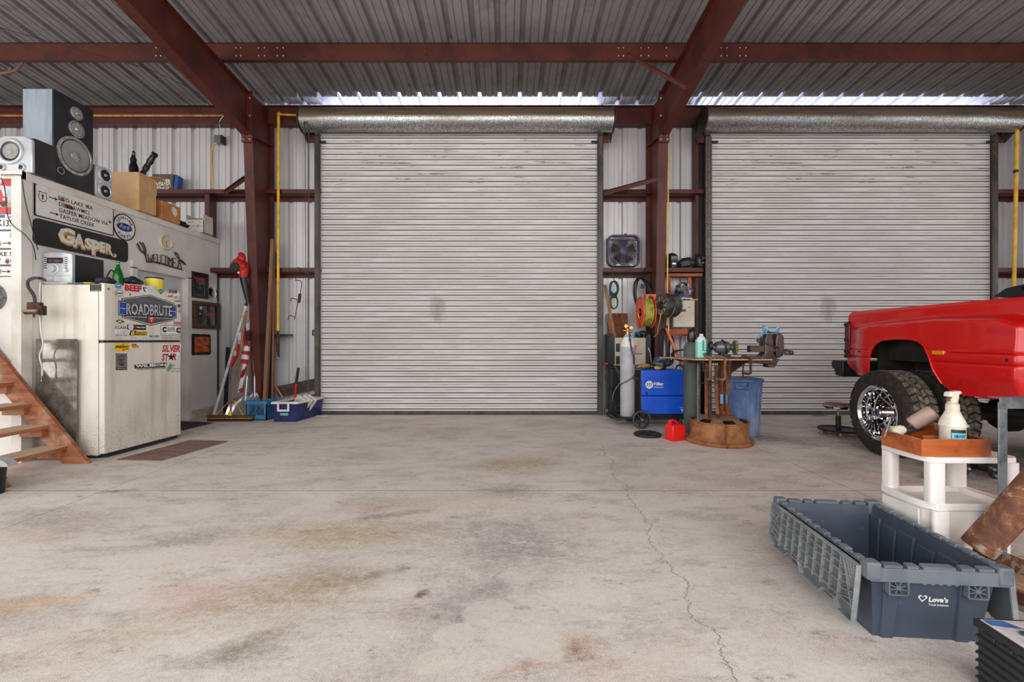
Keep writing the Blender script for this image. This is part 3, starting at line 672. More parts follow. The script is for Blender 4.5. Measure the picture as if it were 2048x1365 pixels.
b = mb(m_ink); b.prism(rrect(0.17, 0.15, 0.01), (e, 0.0, -0.055), Y_, Z_, X_ * 0.0008); b.mat(mat('dull_green', (60, 84, 56), 0.5)); b.prism([(-0.05, 0), (0, 0.02), (0.05, 0), (0.02, -0.03), (-0.03, -0.03)], (e + 0.001, 0, -0.03), Y_, Z_, X_ * 0.0008); b.build('dark_panel', parent=o)
m_frame = wood_mat('brown_frame_wood', (98, 66, 44), (64, 42, 30), 1, 6)
o, e, w, h = framed('framed_beer_mirror', 'brown wooden framed beer mirror with red script, below the black frame', 'mirror', 6.52, 7.10, 1.30, 1.70, m_frame, 0.055, 0.045, m_smoke)
b = mb(m_redneon); b.text('Coors', (e, 0.07, 0.0), Y_, Z_, 0.05, 0, 0.03, shear=0.35, fit=0.2, fith=0.07); b.build('red_lettering', parent=o)
b = mb(m_ink); b.prism([(0.045 * math.cos(a), 0.075 * math.sin(a)) for a in [2 * PI * k / 16 for k in range(16)]], (e, -0.15, 0.01), Y_, Z_, X_ * 0.0008)
b.prism(circ(0.03, 10), (e, -0.14, -0.1), Y_, Z_, X_ * 0.0008); b.mat(m_signw); b.prism(circ(0.028, 10), (e, -0.13, 0.105), Y_, Z_, X_ * 0.0008); b.prism(circ(0.014, 8), (e + 0.001, -0.15, 0.02), Y_, Z_, X_ * 0.0008); b.build('etched_figure', parent=o)
t = NT('orange_burl_picture'); v = t.mapping(); n = t.noise(t.mapping((1, 2, 6)), 4, 6, 0.7)
t.base(t.ramp(n, [(0.35, lin((84, 32, 14))), (0.5, lin((196, 84, 24))), (0.7, lin((226, 120, 40)))])); t.set(rough=0.25); m_burl = t.m
o = thing('orange_plaque', 'orange picture on a dark rough-edged plaque, lowest on the wall', 'picture', (OX, 6.70, 1.068))
b = mb(mat('charred_wood', (40, 30, 24), 0.8, c2=(24, 20, 18), ns=20, bump=0.4)); rnd = random.Random(3)
pts = rrect(0.40, 0.30, 0.02, 5); pts = []
for i in range(44):
    a = 2 * PI * i / 44; c_, s_ = math.cos(a), math.sin(a); k = min(0.2 / max(abs(c_), 1e-3), 0.15 / max(abs(s_), 1e-3)); pts.append((c_ * k + rnd.uniform(-.006, .006), s_ * k + rnd.uniform(-.006, .006)))
b.prism(pts, (0.001, 0, 0), Y_, Z_, X_ * 0.022); b.build('plaque', parent=o)
b = mb(m_burl); b.prism(rrect(0.32, 0.23, 0.008), (0.022, 0.005, 0), Y_, Z_, X_ * 0.003); b.build('picture', parent=o)
b = mb(m_chrome); b.lathe([(0.112, 0.001), (0.11, 0.012), (0.085, 0.02), (0.07, 0.03), (0.045, 0.04), (0.0, 0.046)], A=(1, 0, 0), n=32)
tag(b.build('hubcap', loc=(OX, 6.965, 1.84)), 'shiny chrome hubcap hung beside the framed bar sign', 'hubcap')

# front wall signs, cut by the frame's left edge
FWY = OY0 - 0.001
def fsign(name, lab, px0, px1, py0, py1, base, cat='sign', T=0.006, border=True):
    x0, _, z1 = at(px0, py0, FWY); x1, _, z0 = at(px1, py1, FWY); w, h = x1 - x0, z1 - z0
    o = thing(name, lab, cat, ((x0 + x1) / 2, FWY, (z0 + z1) / 2))
    b = mb(base); b.prism(rrect(w, h, 0.008), (0, 0, 0), X_, Z_, -Y_ * T); b.build('board', parent=o)
    if border:
        b = mb(m_ink); b.ringprism(rrect(w, h, 0.008), rrect(w - 0.012, h - 0.012, 0.006), (0, 0, 0), X_, Z_, -Y_ * (T + 0.001)); b.build('border', parent=o)
    return o, -T - 0.0015, w, h
def ft(o, rows, e, w, h, m=None):
    b = mb(m or m_ink)
    for s, px, py, ww, hh in rows:
        x, _, z = at(px, py, FWY); b.text(s, (x - o.location.x, e, z - o.location.z), X_, Z_, 0.05, 0, 0.02, align='RIGHT', fit=ww / 214.6, fith=hh / 214.6)
    b.build('lettering', parent=o)
m_redprint = mat('red_print', (204, 36, 32), 0.45, c2=(180, 28, 28))
o, e, w, h = fsign('truck_poster', 'glossy poster of an old red truck on the white front wall', -34, 28, 359, 427, mat('poster_sky', (196, 206, 216), 0.35, c2=(170, 172, 170), ns=9), 'poster', border=False)
b = mb(m_redprint); z = -h / 2
b.box(-w / 2, w / 2, e, e + 0.001, z, z + 0.055); b.prism([(-0.12, -0.07), (0.09, -0.07), (0.09, -0.01), (0.05, 0.0), (0.03, 0.06), (-0.1, 0.06)], (0, e + 0.001, 0), X_, Z_, -Y_ * 0.001)
b.prism([(0.02, 0.10), (w / 2, 0.09), (w / 2, h / 2), (0.05, h / 2)], (0, e + 0.001, 0), X_, Z_, -Y_ * 0.001)
b.mat(mat('tan_print', (176, 156, 128), 0.5)); b.box(-w / 2, w / 2, e, e + 0.0005, z + 0.055, z + 0.1)
b.mat(m_ink); b.prism(circ(0.025, 14), (0.055, e - 0.001, -0.075), X_, Z_, -Y_ * 0.001); b.mat(m_signw); b.prism(circ(0.012, 10), (0.06, e - 0.001, -0.03), X_, Z_, -Y_ * 0.001)
b.box(-0.02, 0.02, e - 0.001, e, 0.01, 0.05); b.build('printed_truck', parent=o)
o, e, w, h = fsign('license_plate', 'white license plate ending in K135 under the truck poster', -38, 28, 428, 461, m_signw, 'license plate')
ft(o, [('K135', 28 - 1, 453, 30, 13), ('LOT', 27, 437, 10, 5)], e, w, h)
b = mb(mat('plate_blue', (44, 74, 140), 0.4)); x, _, z = at(5, 433, FWY); b.box(x - o.location.x - 0.04, x - o.location.x + 0.03, e, e + 0.001, z - o.location.z - 0.016, z - o.location.z + 0.012); b.build('blue_patch', parent=o)
o, e, w, h = fsign('distance_sign', 'white sign with a 7 over S and a black arrow', -60, 28, 462, 498, m_signw)
ft(o, [('7', 26, 475, 5, 8), ('S', 4, 491, 5, 8)], e, w, h)
b = mb(m_ink); x, _, z = at(16, 487, FWY); arrow(b, (x - o.location.x, e, z - o.location.z), X_, Z_, 0.085, 0.035); b.build('arrow', parent=o)
o, e, w, h = fsign('mileage_sign', 'white sign reading KE 5 over T 16 with rusty scratches', -60, 28, 499, 531, m_signw)
ft(o, [('KE 5', 27, 512.5, 27, 8), ('16', 27, 525.5, 9, 8), ('T', 4, 525.5, 6, 8)], e, w, h)
b = mb(m_rspot); x, _, z = at(14, 524, FWY); b.prism([(0, 0.03), (0.006, 0.03), (0.03, -0.02), (0.012, -0.01), (0.01, -0.03), (0, -0.01), (-0.02, 0.0), (-0.004, 0.004)], (x - o.location.x, e, z - o.location.z), X_, Z_, -Y_ * 0.0008); b.build('rust_scratches', parent=o)
o, e, w, h = fsign('arrow_sign', 'white sign with a 2 and a black arrow, lowest of the stack', -60, 28, 532, 554, m_signw)
ft(o, [('2', 4, 547, 5, 8)], e, w, h)
b = mb(m_ink); x, _, z = at(14, 543.5, FWY); arrow(b, (x - o.location.x, e, z - o.location.z), X_, Z_, 0.085, 0.035); b.build('arrow', parent=o)
x, _, z = at(-14, 595, FWY); b = mb(m_galv); b.lathe([(0.13, 0.001), (0.13, 0.02), (0.115, 0.045), (0.07, 0.062), (0, 0.068)], A=(0, -1, 0), n=32)
tag(b.build('dome_cover', loc=(x, FWY, z)), 'grey metal dome on the front wall below the signs', 'cover')
# wires draped over the room
def wire(name, lab, pts, r, m, cat='cable', **k):
    b = mb(m); p0 = Vector(pts[0]); b.tube([Vector(p) - p0 for p in spline(pts, 6)], r, 6); return tag(b.build(name, loc=tuple(p0)), lab, cat, **k)
wire('speaker_wire', 'thin black wire from the silver speaker down the corner board to the stereo', [at(2, 350, 4.2), at(38, 350, 4.2), at(43, 355, 4.2), at(50, 400, 4.2), at(62, 448, 4.21), at(70, 480, 4.22), at(76, 500, 4.35)], 0.004, m_black)
wire('speaker_wire', 'thin black wire hanging over the front signs to the stereo', [at(2, 356, 4.2), at(10, 380, 4.2), at(15, 430, 4.2), at(27, 452, 4.2), at(50, 470, 4.2), at(66, 492, 4.2), at(72, 520, 4.3)], 0.004, m_black)
wire('speaker_wire', 'thin wire hanging across the trail sign', [at(84, 354, 4.72), at(95, 395, 4.62), at(110, 440, 4.65), at(120, 470, 4.7)], 0.0025, m_black)
wire('speaker_wire', 'thin wire hanging at the right end of the trail sign', [at(196, 393, 5.08), at(193, 430, 5.05), at(187, 470, 5.0)], 0.0025, m_black)

# ============================================================ things on top of the room
m_vinyl = mat('worn_grey_vinyl', (148, 158, 168), 0.35, c2=(122, 132, 144), ns=2, st=(3, 3, 0.6), dirt=(190, 196, 200), ds=9, dlo=0.66, dhi=0.75)
m_spkbl = mat('black_vinyl', (30, 31, 34), 0.35, c2=(44, 44, 48), ns=3)
m_ring = mat('silver_ring', (190, 190, 188), 0.35, m=0.5, c2=(150, 150, 148), ns=20)
m_cone = mat('grey_cone', (150, 150, 146), 0.3, c2=(120, 122, 120), ns=3)
def driver(b, y, z, R, x0=0.0, ring=True, A=X_):
    A = Vector(A); O = Vector((x0, y, z))
    b.mat(m_ring); b.lathe([(R, 0.0), (R, 0.008), (R * 0.88, 0.010), (R * 0.86, 0.004)], O, A, 32)
    b.mat(m_black); b.lathe([(R * 0.88, 0.003), (R * 0.82, 0.009), (R * 0.76, 0.003)], O, A, 32, )
    b.mat(m_cone); b.lathe([(R * 0.77, 0.0035), (R * 0.28, -0.035 * R / 0.15)], O, A, 32); b.lathe([(R * 0.26, -0.035 * R / 0.15), (R * 0.2, -0.005 * R / 0.15), (0, 0.004)], O, A, 20)
sp = thing('floor_speaker', 'tall grey vinyl loudspeaker with three round drivers, standing on the white room', 'speaker', (-4.49, 4.5, OZ))
b = mb(m_vinyl); b.mat(m_vinyl)
x0, x1, y0, y1, z0, z1 = -0.31, -0.02, 0, 0.43, 0.001, 0.915
b.box(x0, x1, y0, y1, z0, z1); b.build('cabinet', parent=sp, bevel=0.004)
b = mb(m_spkbl)
cs = [(0.22, 0.335, 0.178), (0.235, 0.62, 0.078), (0.235, 0.785, 0.06)]
b.box(-0.02, -0.003, 0.0, 0.43, 0.001, 0.915); b.build('front_baffle', parent=sp, bevel=0.002)
for i, (y, z, R) in enumerate(cs):
    b = MB()
    A = X_; O = Vector((-0.003, y, z))
    b.mat(m_ring); b.lathe([(R * 1.08, 0.0), (R * 1.08, 0.010), (R * 0.93, 0.014), (R * 0.90, 0.006)], O, A, 36)
    b.mat(m_black); b.lathe([(R * 0.92, 0.006), (R * 0.89, 0.013), (R * 0.85, 0.010)], O, A, 36)
    b.mat(m_cone); b.lathe([(R * 0.86, 0.011), (R * 0.80, 0.010), (R * 0.35, 0.005), (R * 0.3, 0.005)], O, A, 36); b.mat(m_ring); b.lathe([(R * 0.3, 0.005), (R * 0.27, 0.016), (R * 0.15, 0.024), (0, 0.026)], O, A, 20)
    b.build('driver', parent=sp)
b = mb(m_ring); b.lathe([(0.036, 0), (0.036, 0.006), (0.03, 0.007), (0.029, 0.001)], (-0.003, 0.07, 0.13), X_, 20); b.mat(m_black); b.lathe([(0.029, 0), (0.029, 0.002), (0, 0.002)], (-0.003, 0.07, 0.13), X_, 20); b.build('port', parent=sp)
m_silver = mat('silver_plastic', (198, 200, 204), 0.3, m=0.3, c2=(180, 182, 188), ns=3)
ss = thing('bookshelf_speaker', 'silver faced stereo speaker with black sides on the room corner', 'speaker', (-4.635, 4.27, OZ))
b = mb(m_spkbl); b.box(-0.15, 0.165, 0.03, 0.23, 0.001, 0.335); b.build('cabinet', parent=ss, bevel=0.003)
b = mb(m_silver); b.prism([(-0.155, 0.001), (0.168, 0.001), (0.168, 0.31), (0.1, 0.345), (-0.1, 0.348), (-0.155, 0.32)], (0, 0.03, 0), X_, Z_, -Y_ * 0.03); b.build('front_panel', parent=ss, bevel=0.008)
b = MB(); b.mat(m_silver); b.torus((-0.03, 0.0, 0.2), (0, -1, 0), 0.107, 0.018, 32); b.mat(m_black); b.lathe([(0.1, 0.0), (0.09, 0.012), (0.07, 0.004)], (-0.03, 0, 0.2), (0, -1, 0), 28)
b.mat(m_cone); b.lathe([(0.075, 0.005), (0.03, 0.002), (0.025, 0.008), (0, 0.012)], (-0.03, 0, 0.2), (0, -1, 0), 24); b.build('woofer', parent=ss)
for x in (-0.115, 0.07):
    b = MB(); b.mat(m_silver); b.torus((x, -0.004, 0.05), (0, -1, 0), 0.03, 0.01, 20); b.mat(m_black); b.lathe([(0.026, 0), (0.026, 0.003), (0, 0.003)], (x, 0, 0.05), (0, -1, 0), 16); b.build('port', parent=ss)
s2 = thing('bookshelf_speaker', 'small silver two-driver speaker between the tall speaker and the big box', 'speaker', (-4.49, 5.06, OZ))
b = mb(m_spkbl); b.box(-0.2, -0.03, -0.095, 0.095, 0.001, 0.345); b.build('cabinet', parent=s2, bevel=0.004)
b = mb(m_silver); b.prism(rrect(0.2, 0.345, 0.03, cy=0.1735), (-0.03, 0, 0), Y_, Z_, X_ * 0.028); b.build('front_panel', parent=s2, bevel=0.004)
for z in (0.085, 0.262):
    b = MB(); b.mat(m_silver); b.torus((0, 0.01, z), X_, 0.072, 0.014, 24); b.mat(m_black); b.lathe([(0.07, -0.001), (0.06, 0.006), (0.02, 0.001)], (0, 0.01, z), X_, 24); b.mat(m_cone); b.ball((0.004, 0.01, z), 0.018, 10); b.build('woofer', parent=s2)
b = mb(m_silver); b.box(0, 0.012, -0.06, 0.085, 0.155, 0.195); b.build('badge', parent=s2, bevel=0.003)
m_card = mat('cardboard', (206, 166, 122), 0.8, c2=(188, 146, 102), ns=2.5); m_card2 = mat('orange_cardboard', (202, 138, 82), 0.75, c2=(180, 116, 64), ns=3)
m_tape = mat('clear_packing_tape', (214, 184, 140), 0.3)
bx = thing('cardboard_box', 'tall plain cardboard box with black bags on top, beside the small speaker', 'box', (-4.63, 5.64, OZ))
b = mb(m_card); b.box(-0.17, 0.17, -0.14, 0.13, 0.001, 0.46); b.build('body', parent=bx, bevel=0.004)
b = mb(m_card); b.bar((0.17, 0.0, 0.455), (0.14, 0.14, 0.44), 0.26, 0.004); b.box(0.171, 0.176, 0.02, 0.13, 0.25, 0.40); b.build('flap', parent=bx)
m_bag = mat('shiny_black_bag', (16, 16, 18), 0.22, c2=(28, 28, 30), ns=14, bump=0.8, bs=30)
def cone_bag(pts, rs, lab, base):
    b = mb(m_bag); P = spline(pts, 5); k = len(P); R = [rs[0] + (rs[1] - rs[0]) * (i / (k - 1)) ** 0.8 + 0.006 * math.sin(i * 2.3) for i in range(k)]
    b.tube([Vector(p) - Vector(base) for p in P], R, 9); return tag(b.build('plastic_bag', loc=base), lab, 'bag')
cone_bag([(-4.66, 5.68, OZ + 0.462), at(267, 325, 5.68), at(267, 301, 5.66)], (0.075, 0.008), 'upright black plastic bag on the tall cardboard box', (-4.66, 5.68, OZ + 0.466))
cone_bag([(-4.52, 5.62, OZ + 0.465), at(297, 328, 5.66), at(311, 306, 5.66)], (0.03, 0.035), 'leaning black plastic bag at the back of the tall box', (-4.5, 5.62, OZ + 0.462))
b2 = thing('cardboard_box', 'low orange cardboard box with a torn paper label', 'box', (-4.625, 6.05, OZ))
b = mb(m_card2); b.box(-0.15, 0.15, -0.165, 0.165, 0.001, 0.232); b.build('body', parent=b2, bevel=0.004)
b = mb(m_signw); b.prism([(0.0, 0.02), (0.03, -0.04), (0.07, -0.06), (0.1, -0.02), (0.09, 0.05), (0.02, 0.07)], (0.152, 0.0, 0.14), Y_, Z_, X_ * 0.001); b.build('torn_label', parent=b2)
b = mb(m_signw); b.prism([(-0.03, -0.01), (0.03, -0.006), (0.03, 0.02), (-0.02, 0.022)], (-0.02, -0.1665, 0.19), X_, Z_, -Y_ * 0.001); b.build('front_label', parent=b2)
b = mb(m_black); b.box(-0.1, 0.08, -0.08, 0.07, 0, 0.02); b.box(-0.06, 0.05, -0.05, 0.06, 0.02, 0.03)
tag(b.build('flat_case', bevel=0.006, loc=(-4.62, 6.05, OZ + 0.2345)), 'flat black case lying on the low orange box', 'case')
cone_bag([(-4.6, 6.29, OZ + 0.04), (-4.58, 6.4, OZ + 0.06), (-4.56, 6.48, OZ + 0.03)], (0.05, 0.03), 'black bag slumped behind the low orange box', (-4.58, 6.38, OZ))
b3 = thing('cardboard_box', 'white open box with faded blue print at the far end of the room top', 'box', (-4.60, 6.77, OZ))
m_wcard = mat('white_cardboard', (216, 212, 206), 0.75, c2=(196, 190, 182), ns=3)
b = mb(m_wcard); b.box(-0.13, 0.13, -0.09, 0.13, 0.001, 0.008)
b.box(-0.13, -0.124, -0.09, 0.13, 0, 0.27); b.box(0.124, 0.13, -0.09, 0.13, 0, 0.27); b.box(-0.13, 0.13, -0.09, -0.084, 0, 0.19); b.box(-0.13, 0.13, 0.124, 0.13, 0, 0.27); b.build('body', parent=b3)
b = mb(m_card); b.box(-0.123, 0.123, 0.118, 0.123, 0.1, 0.272); b.build('inner_face', parent=b3)
b = mb(mat('faded_blue_print', (110, 140, 164), 0.7)); b.text('834 ... 12', (0, -0.0915, 0.14), X_, Z_, 0.04, 0, 0.01, fit=0.19, fith=0.03); b.text('LEARN MINI', (0, -0.0915, 0.09), X_, Z_, 0.04, 0, 0.01, fit=0.19, fith=0.025); b.build('lettering', parent=b3)
fb_ = thing('tool_box_carton', 'brown and blue carton reading FOREVER Sharp, standing on the upper girt', 'carton', ((330 - 1016) * 6.97 / 910, 6.985, 3.365))
b = mb(mat('brown_print', (92, 76, 62), 0.6, c2=(74, 62, 52))); b.box(-0.17, 0.15, -0.05, 0.05, 0, 0.3); b.build('body', parent=fb_, bevel=0.003)
b = mb(mat('carton_blue', (34, 74, 160), 0.45)); b.prism([(0.15, 0.0), (0.2, 0.0), (0.235, 0.26), (0.185, 0.3)], (0, -0.051, 0), X_, Z_, Y_ * 0.1); b.build('blue_end', parent=fb_)
b = mb(m_let); b.text('FOREVER', (-0.01, -0.0525, 0.135), X_, Z_, 0.06, 0, 0.03, fit=0.25, fith=0.085); b.text('Sharp', (-0.01, -0.0525, 0.075), X_, Z_, 0.06, 0, 0.02, shear=0.3, fit=0.2, fith=0.035)
b.tube([(-0.14, -0.053, 0.11), (-0.01, -0.053, 0.125), (0.12, -0.053, 0.11)], 0.004, 4); b.tube([(-0.13, -0.053, 0.05), (-0.01, -0.053, 0.03), (0.11, -0.053, 0.05)], 0.004, 4); b.build('lettering', parent=fb_)
# junction box, conduit and yellow lines on the wall
jb = thing('junction_box', 'grey junction box on the wall above the upper girt', 'box', at(440, 281, 7.1))
b = mb(m_galv); b.box(-0.06, 0.06, -0.06, 0.03, -0.06, 0.06); b.build('body', parent=jb, bevel=0.006)
b = mb(m_black); b.box(0.045, 0.075, -0.07, 0.03, -0.07, 0.055); b.build('side_cover', parent=jb, bevel=0.004)
wire('electrical_cable', 'white cable looping from the eave beam to the junction box', [at(455, 233, 6.98), at(446, 234, 6.98), at(439, 245, 7.0), at(441, 260, 7.02), at(444, 271, 7.05)], 0.006, m_white)
wire('electrical_cable', 'yellow cable dropping from the junction box to the upper girt', [at(434, 286, 7.05), at(427, 292, 7.06), at(423, 310, 7.08), at(424, 345, 7.08), at(425, 377, 7.08)], 0.012, m_yellow)
b = mb(mat('aged_yellow_paint', (186, 140, 66), 0.6, c2=(150, 104, 54), ns=12, dirt=(96, 60, 44), ds=20, dlo=0.55, dhi=0.68)); b.cyl((-11, 6.975, at(0, 231.5, 6.975)[2]), (-4.28, 6.975, at(0, 231.5, 6.975)[2]), 0.018, n=10)
tag(b.build('gas_pipe'), 'long horizontal yellow pipe under the eave beam at the left', 'pipe')
wire('guy_wire', 'thin wire sagging from the roof across to the left rafter', [at(0, 55, 5.2), at(150, 98, 5.6), at(300, 140, 6.0), at(400, 187, 6.2)], 0.0035, m_dark, 'wire')
hh = thing('roof_hook', 'bent pipe handle hanging under the purlin at top left', 'hook', at(0, 125, 5.7)); b = mb(mat('brown_pipe', (120, 88, 70), 0.5, c2=(90, 62, 50)))
b.tube(spline([(-0.2, 0, 0.02), (-0.14, 0, -0.12), (0.15, 0, -0.12), (0.29, 0, 0.0)], 4), 0.016, 8); b.tube(spline([(-0.2, 0.15, 0.02), (-0.05, 0.12, -0.08), (0.03, 0.1, 0.0)], 4), 0.016, 8); b.build('bar', parent=hh)
# ============================================================ fridge with stickers
AF = math.radians(5); FD, FWD, FH = 0.66, 0.92, 1.685
fr_o = thing('refrigerator', 'old cream top-freezer refrigerator covered in stickers', 'refrigerator', (-3.855, 4.34, 0), -AF)
t = NT('fridge_enamel'); v = t.mapping()
n = t.noise(t.mapping((1, 1, 0.6)), 2.2, 6, 0.65); col = t.ramp(n, [(0.3, lin((214, 208, 194))), (0.5, lin((226, 221, 210))), (0.75, lin((202, 192, 172)))])
sp_ = t.noise(v, 90, 3, 0.6); sx = t.n('ShaderNodeSeparateXYZ'); t.l(v, sx.inputs[0])
lowm = t.ramp(t.math('ADD', sx.outputs[2], t.math('MULTIPLY', t.noise(v, 6, 5), 0.5)), [(0.35, BW1), (0.75, BW0)])
chip = t.math('MULTIPLY', t.ramp(sp_, [(0.60, BW0), (0.62, BW1)]), lowm)
col = t.mix(chip, col, lin((70, 60, 52)))
dr_ = t.noise(t.mapping((9, 9, 0.5)), 1.0, 4); col = t.mix(t.math('MULTIPLY', t.ramp(dr_, [(0.52, BW0), (0.66, BW1)]), 0.3), col, lin((160, 140, 112)))
t.base(col); t.set(rough=0.38); m_fridge = t.m
b = mb(m_fridge); b.box(-FD, -0.065, 0.0, FWD, 0.03, FH - 0.012); b.build('cabinet', parent=fr_o, bevel=0.008, seg=3)
b = mb(m_black); b.box(-0.1, -0.02, 0.03, FWD - 0.03, 0.015, 0.07); b.box(-FD + 0.02, -0.08, 0.02, FWD - 0.02, 0.012, 0.04); b.build('kick_grille', parent=fr_o)
for y in (0.04, FWD - 0.04):
    b = mb(m_dark); b.cyl((-0.12, y, 0), (-0.12, y, 0.04), 0.018, n=10); b.build('foot', parent=fr_o)
    b = mb(m_dark); b.cyl((-FD + 0.06, y, 0), (-FD + 0.06, y, 0.04), 0.018, n=10); b.build('foot', parent=fr_o)
b = mb(m_fridge); b.box(-0.06, 0, 0.0, FWD, 0.045, 1.113); bot = b.build('lower_door', parent=fr_o, bevel=0.014, seg=3)
b = mb(m_fridge); b.box(-0.06, 0, 0.0, FWD, 1.133, FH); top = b.build('freezer_door', parent=fr_o, bevel=0.014, seg=3)
b = mb(m_black); b.box(-0.068, -0.058, 0.012, FWD - 0.012, 0.06, FH - 0.015); b.box(-0.05, -0.012, 0.01, FWD - 0.01, 1.108, 1.138); b.build('door_gasket', parent=fr_o)
b = mb(m_galv); b.lathe([(0.011, 0), (0.011, 0.004), (0.004, 0.005)], (0, 0.045, FH - 0.055), X_, 14); b.build('hinge_screw', parent=fr_o)
def fr(zx, zy):
    q = 200 + zx / 5.689 - 1016; py = 540 + zy / 5.689
    y = (-3508.05 - 4.34 * q) / (0.9962 * q - 79.31); return y, CAMZ - (py - 679) * (4.34 + 0.9962 * y) / 910
st_n = [0]
class ST(MB):
    """one sticker: flat printed shapes on the fridge front, traced in photo detail coordinates"""
    def __init__(s, parent, lab, E=0.0006, kx=0):
        super().__init__(); s.p = parent; s.lab = lab; s.e = E; s.k = 0
    def poly(s, pts, m):
        s.mat(m); s.k += 1; s.prism([fr(*p) for p in pts], (s.e * s.k, 0, 0), Y_, Z_, X_ * 0.0005); return s
    def rect(s, x0, y0, x1, y1, m, dy=0):
        return s.poly([(x0, y1), (x1, y1 + dy), (x1, y0 + dy), (x0, y0)], m)
    def ell(s, cx, cy, rx, ry, m, n=20): return s.poly([(cx + rx * math.cos(a), cy - ry * math.sin(a)) for a in [2 * PI * k / n for k in range(n)]], m)
    def t(s, txt, x0, x1, yb, h, m, bold=0.02, shear=0, dy=0):
        s.mat(m); s.k += 1; a = fr(x0, yb); c = fr(x1, yb + dy); tp = fr((x0 + x1) / 2, yb + dy / 2 - h); z0 = (a[1] + c[1]) / 2
        V = Vector((0, 0, 1)); U = Vector((0, c[0] - a[0], c[1] - a[1]))
        s.text(txt, (s.e * s.k + 0.0006, (a[0] + c[0]) / 2, z0), U, V, 0.05, 0, bold, shear=shear, fit=c[0] - a[0], fith=tp[1] - z0); return s
    def done(s):
        o = s.build('sticker', parent=s.p, flat=True); o['label'] = s.lab; return o
K = m_ink; Wt = mat('sticker_white', (234, 234, 232), 0.35); Rd = m_redprint; Bl = mat('sticker_blue', (36, 70, 160), 0.35); Gy = mat('sticker_grey', (120, 116, 112), 0.35, c2=(98, 94, 92))
Tl = mat('sticker_teal', (28, 130, 120), 0.35); Ye = mat('sticker_yellow', (240, 200, 36), 0.35); Sk = mat('sticker_sky', (90, 150, 190), 0.35); Gn = mat('sticker_green', (120, 164, 142), 0.4); Lg = mat('sticker_pale', (206, 206, 204), 0.4); Br = mat('sticker_brownred', (176, 84, 84), 0.4); Ag = mat('sticker_steel', (196, 200, 208), 0.3, c2=(150, 156, 168), ns=3, st=(1, 1, 8)); Dk = mat('sticker_pinstripe', (70, 70, 76), 0.35, c2=(96, 96, 102), ns=1, st=(1, 1, 60), lo=0.48, hi=0.52)
s = ST(top, 'big ROADBRUTE emblem sticker')
s.poly([(247, 322), (565, 285), (845, 378), (845, 575), (575, 637), (250, 545)], K); s.poly([(256, 328), (565, 293), (838, 383), (838, 570), (575, 628), (258, 540)], Lg); s.poly([(264, 334), (565, 300), (830, 388), (830, 566), (575, 618), (266, 535)], Dk)
s.poly([(206, 350), (870, 404), (870, 552), (206, 520)], K); s.poly([(213, 362), (863, 412), (863, 543), (213, 510)], Lg); s.poly([(218, 368), (858, 417), (858, 537), (218, 504)], Bl)
s.poly([(290, 350), (810, 398), (810, 540), (290, 515)], Dk); s.poly([(225, 434), (290, 438), (290, 446), (225, 441)], Lg); s.poly([(810, 470), (858, 473), (858, 480), (810, 477)], Lg)
s.t('ROADBRUTE', 286, 818, 515, 118, K, 0.05, dy=22); s.t('ROADBRUTE', 292, 812, 506, 122, Ag, 0.02, dy=20)
s.t('WILSON TRAILER', 290, 530, 538, 12, Wt, 0.02, dy=8); s.t('MODESTO, MISSOURI', 600, 820, 553, 10, Wt, 0.02, dy=4)
s.rect(538, 532, 612, 600, Rd, 6); s.t('W', 552, 600, 563, 20, Wt, 0.04); s.t('T', 566, 586, 592, 22, Wt, 0.04); s.done()
s = ST(top, 'red and white BEEF sticker'); s.rect(272, 156, 560, 250, Wt, 26); s.t('BEEF', 278, 472, 230, 66, Rd, 0.06, dy=18); s.t("It's What's For Dinner", 280, 470, 244, 10, Rd, 0, dy=18); s.poly([(485, 196), (500, 200), (505, 225), (522, 258), (505, 250), (490, 222)], K); s.ell(515, 205, 9, 9, Rd, 8); s.done()
s = ST(top, 'light blue square sticker'); s.poly([(172, 150), (244, 160), (244, 205), (210, 218), (170, 200)], Sk); s.rect(180, 166, 236, 186, Tl, 4); s.rect(184, 170, 232, 180, Wt, 4); s.done()
s = ST(top, 'black and white script sticker under the blue one'); s.ell(213, 268, 50, 34, K); s.ell(213, 268, 46, 30, Wt); s.t('Speed', 172, 256, 276, 26, K, 0.03, 0.3); s.done()
s = ST(top, 'small dark triangle sticker'); s.poly([(337, 262), (353, 285), (337, 298)], K); s.done()
s = ST(top, 'white paper slip sticker'); s.rect(556, 178, 626, 276, Wt, 8); s.t('- -', 568, 612, 205, 4, Sk); s.rect(566, 222, 612, 226, Sk, 4); s.rect(566, 242, 606, 245, Sk, 4); s.done()
s = ST(top, 'teal diamond sticker'); s.poly([(650, 240), (690, 212), (734, 248), (692, 282)], Tl); s.poly([(656, 240), (690, 217), (728, 248), (692, 277)], Lg); s.poly([(658, 240), (690, 219), (726, 248), (692, 275)], Tl); s.rect(668, 240, 716, 254, Wt, 4); s.rect(670, 243, 714, 251, Tl, 4); s.done()
s = ST(top, 'grey and red rectangle sticker at the top right'); s.rect(780, 222, 848, 264, Gy, 4); s.rect(850, 232, 875, 264, K, 2); s.rect(856, 238, 868, 256, Rd, 1); s.rect(878, 236, 905, 266, mat('sticker_pink', (226, 190, 184), 0.4), 2); s.done()
s = ST(top, 'red and black AMSOIL sticker'); s.rect(754, 282, 884, 322, Wt, 6); s.t('AMS', 758, 832, 312, 26, Rd, 0.05, 0.3, dy=3); s.t('OIL', 832, 882, 318, 18, K, 0.03, 0.3, dy=2); s.done()
s = ST(top, 'small white outlined badge sticker'); s.poly([(842, 330), (914, 336), (914, 370), (850, 364)], K); s.poly([(846, 334), (910, 339), (910, 366), (853, 360)], Wt); s.t('RAMS', 856, 906, 360, 14, K, 0.03); s.done()
